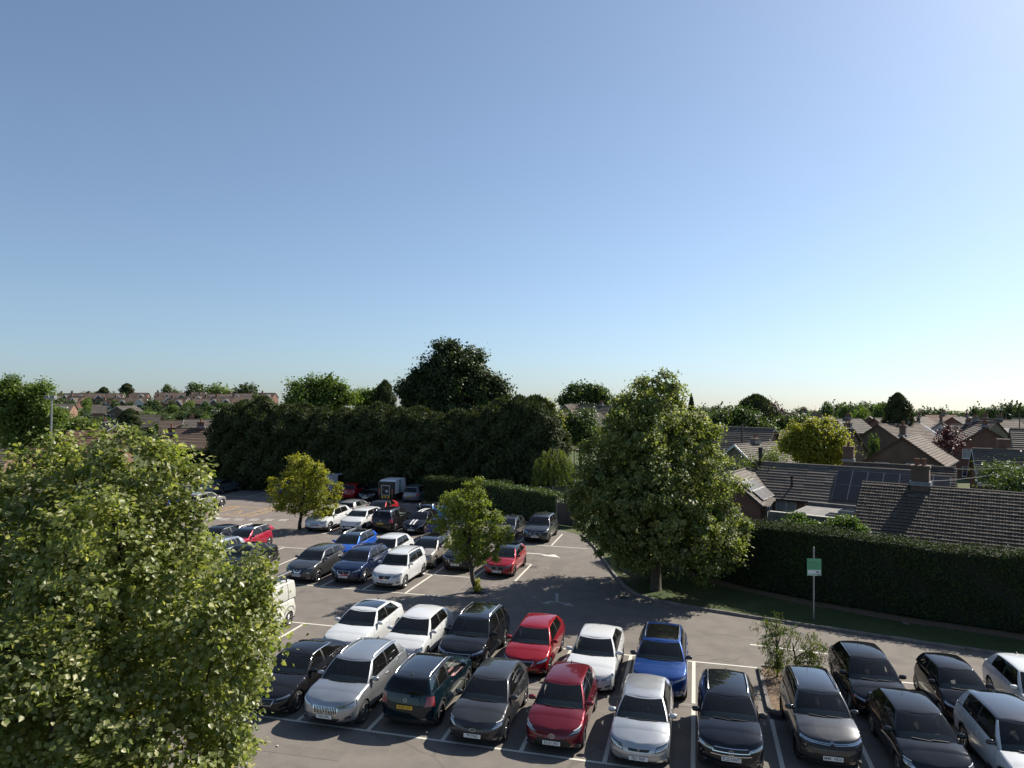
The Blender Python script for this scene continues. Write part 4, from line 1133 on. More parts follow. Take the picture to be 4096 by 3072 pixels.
make_car('beige small crossover with black bonnet stripes and roof bars', 'suv', -3.75, 19.2, L=4.3, W=1.82, H=1.56, color=(0.33, 0.30, 0.265), metal=0.4, face='round', wheel='two_tone', roof='black', rails='black', stripes='black', mirror='black', group=GM_, badge='wing', clad=True)
make_car('dark blue-black SUV with plate FN25 VFC behind the leaning tree', 'suv', -1.35, 19.3, L=4.6, W=1.855, H=1.68, color=(0.014, 0.015, 0.021), metal=0.3, face='slim', wheel='dark', plate='FN25 VFC', badge='ovals', group=GM_, clad=True)
make_car('red hatchback with black roof and plate FL71 ZWK', 'hatch', 1.35, 18.8, L=4.06, W=1.765, H=1.44, color=(0.30, 0.008, 0.016), metal=0.25, face='slim', wheel='dark', roof='black', mirror='black', plate='FL71 ZWK', badge='griffin', group=GM_)
make_car('black coupe-like saloon beside the white van roof', 'sedan', -13.65, 14.3, L=4.78, W=1.85, H=1.44, color=(0.010, 0.011, 0.013), face='slim', wheel='twin', group=GM_, rr=3.7, rb=4.45)
make_car('silver estate with chrome roof rails half hidden by lime leaves', 'estate', -16.1, 14.6, color=(0.30, 0.32, 0.34), metal=0.6, face='slim', wheel='ten', group=GM_, rails='chrome', chrome_win=True)
make_car('crimson crossover with black roof and silver rails left of the lane', 'suv', -16.5, 18.7, L=4.14, W=1.78, H=1.55, color=(0.33, 0.012, 0.035), metal=0.25, face='shield', wheel='five', group=GM_, roof='black', rails='satin', mirror='black', aerial=True)
make_car('black hatchback with chrome window line beside the crimson crossover', 'hatch', -18.9, 19.0, L=4.42, W=1.80, H=1.44, color=BLK, face='slim', wheel='ten', group=GM_, chrome_win=True)
# rows beyond the lane
GB_ = 'cars in the back rows'
make_car('white electric SUV with vertical bar grille beside the yellow-green tree', 'suv', -15.45, 27.6, L=4.9, W=1.93, H=1.62, wb=2.93, color=WHT, face='estate_silver', wheel='ten', plate='EY20 TPY', badge='rings', group=GB_, clad=True, rails='black')
make_car('white small crossover with black oval grille and plate EF73 GNU', 'suv', -12.85, 28.1, L=4.2, W=1.80, H=1.54, wb=2.59, color=WHT, face='oval_mouth', wheel='dark', plate='EF73 GNU', badge='oval', group=GB_)
make_car('black seven-seat SUV parked tail first with chrome rails', 'suv', -10.55, 28.75, 1, L=4.65, W=1.85, H=1.70, wb=2.83, color=BLK, wheel='twin', rails='chrome', chrome_win=True, plate='WF22 ZNA', badge='star', group=GB_, rf=1.8, rr=4.3, rb=4.55)
make_car('black small hatchback with two white racing stripes', 'hatch', -8.15, 28.95, L=4.0, W=1.74, H=1.49, color=BLK, face='gen', wheel='five', stripes='white', group=GB_, plate='EY58 GWW', badge='griffin', mirror=None)
make_car('navy blue car parked tail first beside the leaning tree crown', 'hatch', -5.75, 27.6, 1, L=4.3, color=(0.010, 0.018, 0.075), metal=0.3, group=GB_, wheel='five')
make_car('silver car behind the white electric SUV', 'hatch', -15.9, 33.2, 1, L=4.2, color=(0.28, 0.28, 0.27), metal=0.5, group=GB_, wheel='five', chrome_win=True)
make_car('red fastback with black roof behind the white small crossover', 'sedan', -13.6, 33.0, L=4.5, W=1.84, H=1.45, color=(0.30, 0.010, 0.02), metal=0.2, roof='black', group=GB_, wheel='ten', boot=0, rb=4.35, rr=3.6)
make_car('teal blue small crossover with white roof rails parked tail first', 'suv', -8.9, 33.6, 1, L=4.1, W=1.8, H=1.56, color=(0.008, 0.06, 0.14), metal=0.3, roof='black', rails='chrome', group=GB_, wheel='five', plate='YB69 KCF', badge='wing', privacy=False)
make_car('red hatchback in the hedge shade with its tail to the lane', 'hatch', -21.0, 43.2, 1, L=4.4, W=1.81, H=1.5, color=(0.24, 0.006, 0.010), group=GB_, wheel='five', three=True)
make_car('black hatchback in the hedge shade facing the lane', 'hatch', -18.75, 42.9, L=4.3, W=1.8, H=1.46, color=BLK, group=GB_, face='slim', wheel='ten', plate='WA17 NJE')
make_car('silver estate car in the hedge shade beside the sweeper lorry', 'estate', -14.35, 43.5, 1, color=(0.20, 0.215, 0.23), metal=0.5, group=GB_, wheel='five', rails='satin', plate='FX55 AKJ', H=1.55)
make_car('pale blue four-door coupe in the shade near the back fence', 'sedan', -36.0, 42.0, 1, L=4.9, W=1.87, H=1.40, color=(0.10, 0.13, 0.15), metal=0.5, group=GB_, wheel='ten', rr=3.7, rb=4.5)
make_car('silver crossover beside the yellow hatched bay', 'suv', -30.45, 32.3, 1, L=4.5, W=1.85, H=1.62, color=(0.30, 0.29, 0.28), metal=0.5, group=GB_, wheel='five', clad=True)
make_car('bright blue car glimpsed left of the silver crossover', 'hatch', -33.4, 32.2, 1, color=(0.010, 0.035, 0.22), group=GB_, wheel='five')
make_car('dark grey hatchback in the right-hand bays behind the leaning tree', 'hatch', -1.15, 28.75, L=4.33, W=1.77, H=1.42, color=(0.030, 0.032, 0.036), metal=0.5, group=GB_, face='slim', wheel='twin')
make_car('dark grey SUV with winged badge and plate W7 LER', 'suv', 1.35, 28.65, L=4.55, W=1.84, H=1.68, color=(0.050, 0.053, 0.058), metal=0.6, group=GB_, face='shield', wheel='dark', plate='W7 LER', badge='wing', chrome_win=True)
make_car('white SUV showing only its roof above the round hedge', 'suv', -3.2, 38.9, color=(0.55, 0.55, 0.53), group=GB_, rails='satin', wheel='five')
# under the lime
GU_ = 'cars glimpsed through the foreground lime'
make_car('red car glimpsed through the lower lime leaves', 'hatch', -8.75, 4.9, color=(0.30, 0.01, 0.02), group=GU_)
make_car('red small car seen as specks behind the lime at far left', 'hatch', -11.1, 3.2, color=(0.28, 0.01, 0.02), group=GU_)
vr, vc = make_car('cream white panel van with a black pipe on its roof rack', 'van', -6.25, 4.2, name='panel_van', cat='van', color=(0.54, 0.53, 0.47), prough=0.45, panels=True, fin=False, wheel='petal', group='vans in the car park', face='gen', privacy=False, quarter=True)
for y in (-1.0, 0.3, 1.6):
    bb = MB(); bb.bar((-0.72, y, 2.08), (0.72, y, 2.08), 0.05, 0.04)
    for sg in (1, -1): bb.bar((sg * 0.70, y, 1.93), (sg * 0.70, y, 2.08), 0.04)
    bb.build('roof_bar', M_BLACK, vr)
bb = MB(); bb.tube([(0.42, -1.4, 2.21), (0.42, 2.35, 2.21)], 0.10, 16); bb.build('pipe_carrier', plain('pipe', (0.04, 0.042, 0.047), 0.4), vr, 50)
for sg in (1, -1):
    bb = MB(); vc.patch(bb, lambda y, t: vc.side(y, t, sg), [(0.35, 0.40), (2.0, 0.40), (2.0, 0.46), (0.35, 0.46)], 14, 1, 0.010); bb.build('side_stripe', plain('stripe_navy', (0.012, 0.015, 0.05), 0.4), vr, 60)
# ------------------------------------------------------------------ trees, hedges and shrubs
def leaf_mat(name, cols, trans=0.35, tcol=None, rough=0.5, spec=0.3):
    m = bpy.data.materials.new(name); m.use_nodes = True; n = m.node_tree
    p = n.nodes['Principled BSDF']; out = n.nodes['Material Output']
    g = n.nodes.new('ShaderNodeNewGeometry')
    k = len(cols)
    c = ramp(n, g.outputs['Random Per Island'], [((i + 0.5) / k, q) for i, q in enumerate(cols)])
    big = noise(n, 0.8, 3, 0.6, vec=g.outputs['Position'])
    c = mixc(n, 1.0, c, ramp(n, big, [(0.3, (0.78, 0.80, 0.78)), (0.7, (1.2, 1.18, 1.15))]), 'MULTIPLY')
    n.links.new(c, p.inputs['Base Color']); p.inputs['Roughness'].default_value = rough; p.inputs['Specular IOR Level'].default_value = spec
    t = n.nodes.new('ShaderNodeBsdfTranslucent')
    c2 = mixc(n, 1.0, c, tcol or (1.5, 1.55, 0.55), 'MULTIPLY'); n.links.new(c2, t.inputs['Color'])
    mx = n.nodes.new('ShaderNodeMixShader'); mx.inputs[0].default_value = trans
    n.links.new(p.outputs[0], mx.inputs[1]); n.links.new(t.outputs[0], mx.inputs[2]); n.links.new(mx.outputs[0], out.inputs[0])
    return m
ML_LIME = leaf_mat('lime_leaf', [(0.130, 0.163, 0.045), (0.158, 0.192, 0.054), (0.192, 0.222, 0.068), (0.255, 0.270, 0.108), (0.140, 0.174, 0.050), (0.42, 0.41, 0.22)], 0.5, (1.4, 1.45, 0.6), rough=0.38, spec=0.5)
ML_LIME2 = leaf_mat('lime_leaf_far', [(0.090, 0.124, 0.036), (0.112, 0.152, 0.044), (0.140, 0.180, 0.055), (0.26, 0.28, 0.115)], 0.45, (1.45, 1.45, 0.6))
ML_YELL = leaf_mat('yellow_green_leaf', [(0.22, 0.235, 0.035), (0.27, 0.28, 0.05), (0.33, 0.32, 0.065), (0.19, 0.21, 0.03)], 0.5, (1.35, 1.35, 0.5))
ML_MAPLE = leaf_mat('maple_leaf', [(0.118, 0.162, 0.034), (0.151, 0.196, 0.043), (0.185, 0.230, 0.052), (0.246, 0.258, 0.073)], 0.48)
ML_DARK = leaf_mat('dark_broadleaf', [(0.034, 0.055, 0.018), (0.044, 0.068, 0.022), (0.058, 0.081, 0.026)], 0.25)
ML_CON = leaf_mat('cypress_spray', [(0.037, 0.051, 0.021), (0.051, 0.067, 0.025), (0.081, 0.092, 0.037)], 0.18, rough=0.7, spec=0.15)
ML_HEDGE = leaf_mat('hedge_spray', [(0.020, 0.034, 0.012), (0.030, 0.048, 0.016), (0.050, 0.072, 0.024), (0.042, 0.060, 0.019)], 0.18, rough=0.7, spec=0.15)
ML_MID = leaf_mat('mid_green_leaf', [(0.050, 0.084, 0.026), (0.066, 0.102, 0.031), (0.084, 0.120, 0.036)], 0.30)
ML_BRIGHT = leaf_mat('bright_green_leaf', [(0.085, 0.135, 0.028), (0.11, 0.16, 0.034), (0.13, 0.18, 0.045)], 0.40)
ML_FRESH = leaf_mat('fresh_laurel_leaf', [(0.060, 0.105, 0.024), (0.080, 0.13, 0.03), (0.10, 0.15, 0.038)], 0.40)
ML_WILLOW = leaf_mat('willow_leaf', [(0.085, 0.12, 0.03), (0.11, 0.145, 0.038), (0.13, 0.16, 0.05)], 0.40)
ML_CHERRY = leaf_mat('cherry_leaf', [(0.045, 0.075, 0.02), (0.060, 0.095, 0.024), (0.08, 0.115, 0.03), (0.10, 0.10, 0.03)], 0.42)
ML_PURPLE = leaf_mat('purple_leaf', [(0.040, 0.014, 0.018), (0.055, 0.018, 0.022), (0.07, 0.026, 0.03)], 0.25, (1.6, 0.8, 0.8))
ML_FLOWER = leaf_mat('lime_bract', [(0.36, 0.37, 0.16), (0.30, 0.33, 0.12), (0.44, 0.42, 0.22)], 0.45, (1.3, 1.3, 0.8))
M_BARK = plain('bark', (0.075, 0.060, 0.046), 0.95, var=0.4, scale=6)
M_BARKD = plain('dark_bark', (0.040, 0.033, 0.027), 0.95, var=0.4, scale=6)
M_DEAD = plain('dead_wood', (0.17, 0.15, 0.13), 0.9, var=0.3, scale=5)
SHAPES = {
 'quad': (np.array([[0, -0.5, 0], [0.36, 0.02, 0.10], [0, 0.55, 0], [-0.36, 0.02, 0.10]]), [(0, 1, 2), (0, 2, 3)]),
 'heart': (np.array([[0, -0.42, 0], [0.40, -0.36, 0.10], [0.46, 0.06, 0.14], [0, 0.62, -0.10], [-0.46, 0.06, 0.14], [-0.40, -0.36, 0.10]]), [(0, 1, 2, 3), (0, 3, 4, 5)]),
 'spray': (np.array([[0, 0, 0], [0.20, 0.42, 0.05], [0, 1.0, -0.10], [-0.20, 0.42, 0.05]]), [(0, 1, 2), (0, 2, 3)]),
 'blade': (np.array([[0, 0, 0], [0.11, 0.4, 0.02], [0, 1.0, -0.15], [-0.11, 0.4, 0.02]]), [(0, 1, 2), (0, 2, 3)]),
}
def leaves_mesh(name, C, Nrm, size, mat, shape='quad', jit=0.6, down=0.0, Tdir=None, seed=1, extra=None):
    rg = np.random.default_rng(seed)
    C = np.asarray(C, float); n = len(C)
    N = np.asarray(Nrm, float) + rg.normal(0, jit, (n, 3)); N /= np.linalg.norm(N, axis=1)[:, None] + 1e-9
    T = rg.normal(0, 1, (n, 3)) if Tdir is None else np.asarray(Tdir, float) + rg.normal(0, 0.35, (n, 3))
    T[:, 2] -= down
    T -= N * (T * N).sum(1)[:, None]; T /= np.linalg.norm(T, axis=1)[:, None] + 1e-9
    B = np.cross(T, N)
    sh, fs = SHAPES[shape]; k = len(sh)
    size = np.asarray(size, float)[:, None] if hasattr(size, '__len__') else np.full((n, 1), size)
    V = np.empty((n, k, 3))
    for i in range(k):
        V[:, i] = C + (B * sh[i, 0] + T * sh[i, 1] + N * sh[i, 2]) * size
    me = bpy.data.meshes.new(name)
    me.vertices.add(n * k); me.vertices.foreach_set('co', V.reshape(-1).astype(np.float32))
    fl = len(fs[0]); nf = len(fs)
    idx = (np.arange(n)[:, None, None] * k + np.array(fs)[None]).reshape(-1).astype(np.int32)
    me.loops.add(len(idx)); me.loops.foreach_set('vertex_index', idx)
    me.polygons.add(n * nf); me.polygons.foreach_set('loop_start', np.arange(n * nf, dtype=np.int32) * fl)
    me.materials.append(mat)
    if extra is not None:
        me.materials.append(extra)
        mi = np.repeat((rg.random(n) < 0.06).astype(np.int32), nf); me.polygons.foreach_set('material_index', mi)
    me.update(calc_edges=True)
    return me
def crown_points(lobes, n, clump=0.28, per=18, seed=1, inner=0.35, up=0.35, shell=0.55, squash=1.0):
    """leaf positions: clumps near the skin of a union of ellipsoids, thinner inside"""
    rg = np.random.default_rng(seed)
    L = np.array([[*l[:3], *(l[3:6] if len(l) >= 6 else (l[3],) * 3)] for l in lobes], float)
    wgt = (L[:, 3] * L[:, 4] + L[:, 4] * L[:, 5]) ; wgt = wgt / wgt.sum()
    m = max(1, n // per)
    li = rg.choice(len(L), m * 3, p=wgt)
    d = rg.normal(0, 1, (m * 3, 3)); d /= np.linalg.norm(d, axis=1)[:, None]
    r = np.where(rg.random(m * 3) < inner, rg.uniform(0.25, 0.8, m * 3), rg.uniform(0.80, 1.0, m * 3))
    P = L[li, :3] + d * L[li, 3:] * r[:, None]
    keep = np.ones(len(P), bool)
    for j in range(len(L)):
        q = (((P - L[j, :3]) / L[j, 3:]) ** 2).sum(1)
        keep &= ~((q < shell ** 2) & (li != j) & (rg.random(len(P)) < 0.85))
    P = P[keep][:m]; d = d[keep][:m]
    cs = rg.uniform(0.6, 1.35, len(P))
    C = np.repeat(P, per, 0) + rg.normal(0, 1, (len(P) * per, 3)) * (clump * np.repeat(cs, per))[:, None] * np.array([1, 1, 0.75])
    N = np.repeat(d, per, 0) * 0.8 + np.array([0, 0, up])
    return C, N, P
def limb_mesh(name, base, pts, r0, mat, trunk_top, seed=3, rmin=0.012, wig=0.12, k=7, lean=None):
    rg = random.Random(seed); b = MB()
    base = Vector(base); top = Vector(trunk_top)
    tp = []; n = 7
    for i in range(n + 1):
        t = i / n; p = base.lerp(top, t)
        if lean: p += Vector(lean) * math.sin(math.pi * t)
        if 0 < i < n: p += Vector((rg.uniform(-1, 1), rg.uniform(-1, 1), 0)) * r0 * 0.5
        tp.append(p)
    b.tube([base + Vector((0, 0, -0.1))] + tp, [r0 * 1.5] + [r0 * (1.15 - 0.75 * i / n) for i in range(n + 1)], k + 3)
    for q in pts:
        q = Vector(q); t = rg.uniform(0.35, 0.97)
        # join the trunk below the target
        j = min(n - 1, int(t * n)); s = tp[j].lerp(tp[j + 1], t * n - j)
        if s.z > q.z + 0.3: 
            j = 2; s = tp[2]
        mid = s.lerp(q, 0.5) + Vector((rg.uniform(-1, 1), rg.uniform(-1, 1), rg.uniform(0.1, 0.9))) * (q - s).length * wig
        P = [s, s.lerp(mid, 0.6) , mid.lerp(q, 0.35), q]
        rr = r0 * (0.42 - 0.25 * t)
        b.tube(P, [rr, rr * 0.75, rr * 0.5, rmin], k)
    return b.mesh(name, mat, 60)
def tree(name, label, cat, base, lobes, n, size, mat, bark=M_BARK, r0=0.2, group=None, shape='quad', clump=0.28, per=18, seed=1, down=0.0, jit=0.6, inner=0.35, limbs=22, trunk_top=None, extra=None, up=0.35, lean=None, shell=0.55, core=0, csize=0.3, rough=4):
    """lobes in world coordinates"""
    lobes = roughen(lobes, rough, seed)
    root = empty(name, base); tag(root, label, cat, group)
    bs = np.array(base)
    Ls = [(l[0] - bs[0], l[1] - bs[1], l[2] - bs[2], *l[3:]) for l in lobes]
    C, N, P = crown_points(Ls, n, clump, per, seed, inner, up, shell)
    rg = np.random.default_rng(seed + 9)
    sz = size * rg.uniform(0.65, 1.25, len(C))
    if core:
        LL = np.array([[*l[:3], *(l[3:6] if len(l) >= 6 else (l[3],) * 3)] for l in Ls]); ww = LL[:, 3] ** 3; li = rg.choice(len(LL), core, p=ww / ww.sum())
        dd = rg.normal(0, 1, (core, 3)); dd /= np.linalg.norm(dd, axis=1)[:, None]
        C = np.concatenate([C, LL[li, :3] + dd * LL[li, 3:] * rg.uniform(0.1, 0.72, core)[:, None]]); N = np.concatenate([N, dd]); sz = np.concatenate([sz, csize * rg.uniform(0.7, 1.3, core)])
    o = link(bpy.data.objects.new('crown', leaves_mesh('crown', C, N, sz, mat, shape, jit, down, seed=seed, extra=extra)), root)
    cen = np.average(np.array([l[:3] for l in Ls]), axis=0, weights=[l[3] for l in Ls])
    tt = trunk_top or (cen[0] * 0.9, cen[1] * 0.9, cen[2] + 0.25 * (max(l[2] for l in Ls) - cen[2]))
    pick = P[rg.choice(len(P), min(limbs, len(P)), replace=False)] if limbs else []
    link(bpy.data.objects.new('trunk', limb_mesh('trunk', (0, 0, 0), pick, r0, bark, tt, seed, lean=lean)), root)
    return root
def roughen(lobes, k, seed):
    if not k: return lobes
    rg = np.random.default_rng(seed + 77); out = []
    big = max(l[3] for l in lobes)
    for l in lobes:
        rx, ry, rz = l[3:6] if len(l) >= 6 else (l[3],) * 3
        out.append((l[0], l[1], l[2], rx * 0.86, ry * 0.86, rz * 0.86))
        kk = max(2, int(k * rx / big + 1.5))
        for _ in range(kk):
            d = rg.normal(0, 1, 3); d /= np.linalg.norm(d); f = rg.uniform(0.26, 0.46)
            out.append((l[0] + d[0] * rx * 0.82, l[1] + d[1] * ry * 0.82, l[2] + d[2] * rz * 0.82, rx * f, ry * f, rz * f * 1.1))
    return out
def copy_tree(o, parent=None):
    c = o.copy(); COL.objects.link(c); c.parent = parent
    for ch in list(o.children): copy_tree(ch, c)
    return c
def px_lobes(L):                       # (px, py, distance, radius in px [, vertical radius in px])
    out = []
    for q in L:
        p = at(q[0], q[1], q[2]); r = q[3] * q[2] / CAM_F; rz = (q[4] if len(q) > 4 else q[3]) * q[2] / CAM_F
        out.append((p.x, p.y, p.z, r, r * 0.95, rz))
    return out

# the big lime in the foreground
LB = px_lobes([(230, 2080, 11.2, 300), (560, 1960, 11.0, 235), (420, 2320, 10.2, 390), (690, 2430, 10.4, 262), (840, 2560, 10.3, 255), (300, 2720, 10.2, 440), (720, 2810, 10.0, 300), (-60, 2350, 11.2, 420), (-60, 2850, 10.8, 450),
   (690, 1960, 11.0, 110), (800, 1890, 11.0, 72), (740, 2090, 10.8, 95), (900, 2300, 10.4, 135), (1010, 2285, 10.3, 78), (1000, 2430, 10.3, 105), (1020, 2560, 10.2, 104), (1000, 2700, 10.1, 78), (930, 2890, 9.9, 110), (900, 3000, 9.8, 110), (500, 3120, 9.8, 430),
   (250, 1800, 11.3, 62), (575, 1745, 11.1, 55), (620, 1790, 11.1, 60), (400, 1880, 11.2, 100), (60, 1880, 11.4, 80), (840, 1850, 11.0, 34), (1075, 2560, 10.2, 55), (1060, 2390, 10.2, 52), (1060, 2260, 10.3, 40), (150, 2600, 12.8, 600), (500, 2500, 12.6, 500)])
tree('lime_tree', 'big lime tree filling the lower left foreground, heart-shaped leaves', 'tree', (-5.9, 11.4, 0), LB, 125000, 0.070, ML_LIME, M_BARKD, 0.19, 'trees in the car park', 'heart', 0.11, 44, 11, down=0.8, jit=0.55, inner=0.18, limbs=40, extra=ML_FLOWER, up=0.8, trunk_top=(-0.3, 0, 8.2), shell=0.8, core=9000, csize=0.11, rough=8)
# the tall lime on the verge
LM = px_lobes([(2620, 1640, 38.5, 135), (2560, 1640, 38, 85), (2650, 1540, 38.5, 62), (2570, 1600, 38.5, 62), (2510, 1740, 38, 150), (2700, 1760, 38.5, 160), (2600, 1900, 37.5, 210), (2400, 1900, 38, 125), (2790, 1930, 38.5, 150), (2850, 1830, 39, 70), (2440, 2030, 37.5, 165), (2650, 2080, 37, 200), (2840, 2080, 38, 125), (2930, 2120, 38, 70), (2540, 2180, 37, 120), (2740, 2210, 36.8, 110), (2860, 2230, 37.3, 82), (2330, 2050, 38, 62), (2370, 2130, 38, 65), (2450, 2180, 37.6, 60), (2860, 1720, 38.5, 36), (2950, 1940, 38.5, 45), (2470, 1600, 38, 40), (2600, 1980, 41, 250), (2600, 1760, 41, 190), (2780, 1690, 38.5, 70), (2360, 1790, 38, 50), (2895, 2170, 37.2, 90), (2800, 2270, 36.8, 72), (2930, 2230, 37.2, 50)])
tree('lime_tree', 'tall lime tree standing on the verge right of the lane', 'tree', (7.79, 38.18, 0.12), LM, 70000, 0.15, ML_LIME2, M_BARK, 0.26, 'trees in the car park', 'quad', 0.16, 46, 12, down=1.3, jit=0.5, inner=0.2, limbs=30, extra=ML_FLOWER, up=0.5, shell=0.8, core=9000, csize=0.42, rough=6)
# young trees in the bays
LC = px_lobes([(1190, 1880, 55, 62), (1250, 1890, 55, 55), (1140, 1950, 55, 70), (1220, 1965, 55, 95), (1300, 1970, 55, 62), (1260, 2030, 54.5, 60), (1120, 1990, 55, 50), (1180, 2010, 55, 55), (1210, 1850, 55, 36), (1310, 2035, 55, 40), (1085, 1975, 55, 25), (1340, 1990, 55, 22)])
tree('maple_tree', 'yellow-green young tree with straight trunk beside the white electric SUV', 'tree', (-16.33, 55.02, 0), LC, 15000, 0.145, ML_YELL, M_BARKD, 0.13, 'trees in the car park', 'quad', 0.13, 34, 13, jit=0.6, limbs=16, shell=0.75, core=600, csize=0.26, up=0.6)
LD = px_lobes([(1890, 1960, 38, 40), (1880, 2010, 38, 70), (1820, 2050, 38, 85), (1920, 2070, 38, 90), (1770, 2090, 38, 55), (1840, 2140, 38, 95), (1940, 2160, 38, 80), (2000, 2150, 38, 48), (1900, 2210, 37.8, 60), (1960, 2210, 38, 40), (1910, 1930, 38, 22), (1990, 2060, 38, 24), (2025, 2120, 38, 20), (1740, 2080, 38, 26), (1850, 2230, 37.8, 30)])
tree('maple_tree', 'young tree leaning left over the block paving with a twisted trunk', 'tree', (-1.79, 38.06, 0), LD, 17000, 0.11, ML_MAPLE, M_BARK, 0.12, 'trees in the car park', 'quad', 0.10, 34, 14, jit=0.6, limbs=16, lean=(-0.35, 0, 0), shell=0.75, core=600, csize=0.2, up=0.6)
p = Vector((-1.70, 37.9, 0))
LS = [(p.x, p.y, 0.25, 0.2, 0.2, 0.25), (p.x - 0.05, p.y, 0.55, 0.13, 0.13, 0.2)]
tree('sucker_growth', 'yellowish sprouts at the foot of the leaning young tree', 'plant', (p.x, p.y, 0), LS, 500, 0.08, ML_YELL, M_BARKD, 0.01, None, 'quad', 0.07, 10, 15, limbs=6)
# straggly cherry in the planting bed
def cherry():
    rg = np.random.default_rng(21); base = np.array([9.95, 26.6, 0.1])
    root = empty('cherry_tree', base); tag(root, 'straggly weeping cherry with bare twigs in the planting bed', 'tree', 'trees in the car park')
    targets = [(3060, 2500), (3110, 2490), (3170, 2540), (3230, 2560), (3050, 2560), (3080, 2620), (3130, 2600), (3190, 2640), (3250, 2620), (3290, 2640), (3330, 2590), (3370, 2640), (3140, 2680), (3220, 2700), (3100, 2700), (3280, 2720), (3350, 2720), (3020, 2490), (3390, 2690), (3170, 2730), (3060, 2650), (3260, 2670), (3310, 2760)]
    b = MB(); C = []; T = []
    b.tube([(0, 0, -0.1), (0.03, 0, 0.5), (0.0, 0.05, 1.0), (0.12, 0, 1.5)], [0.045, 0.04, 0.035, 0.02], 8)
    b.tube([(0.7, 0, -0.1), (0.72, 0.05, 0.6), (0.6, 0.05, 1.2)], [0.045, 0.035, 0.025], 7)
    for (tx, ty) in targets:
        q = np.array(at(tx, ty, 26.4 + rg.uniform(-0.7, 0.7))) - base
        s = np.array([0.02 if q[0] < 0.7 else 0.65, 0.02, min(1.1, max(0.5, q[2] * 0.7))])
        mid = s + (q - s) * 0.5 + np.array([0, 0, 0.28]) + rg.normal(0, 0.1, 3)
        pts = [s, s + (mid - s) * 0.6 + rg.normal(0, .04, 3), mid, mid + (q - mid) * 0.6 + rg.normal(0, .05, 3), q]
        b.tube(pts, [0.016, 0.013, 0.010, 0.007, 0.004], 5)
        for t in rg.uniform(0.25, 1.0, 9):
            i = min(3, int(t * 4)); a = np.array(pts[i]) + (np.array(pts[i + 1]) - np.array(pts[i])) * (t * 4 - i)
            e = a + rg.normal(0, 0.18, 3) + np.array([0, 0, -0.02]); b.tube([a, (a + e) / 2 + rg.normal(0, .03, 3), e], [0.006, 0.005, 0.003], 4)
            m = rg.integers(7, 36) if rg.random() > 0.2 else 0
            for _ in range(m): C.append(e + rg.normal(0, 0.085, 3)); T.append((rg.normal(0, 0.5), rg.normal(0, 0.5), -1.0))
    link(bpy.data.objects.new('trunk', b.mesh('trunk', M_BARK, 60)), root)
    C = np.array(C); N = rg.normal(0, 1, C.shape); N[:, 2] = abs(N[:, 2]) * 0.4
    link(bpy.data.objects.new('crown', leaves_mesh('crown', C, N, rg.uniform(0.11, 0.17, len(C)), ML_CHERRY, 'blade', 0.4, 0.4, T, 22)), root)
    # widen the blades a little for cherry
cherry()

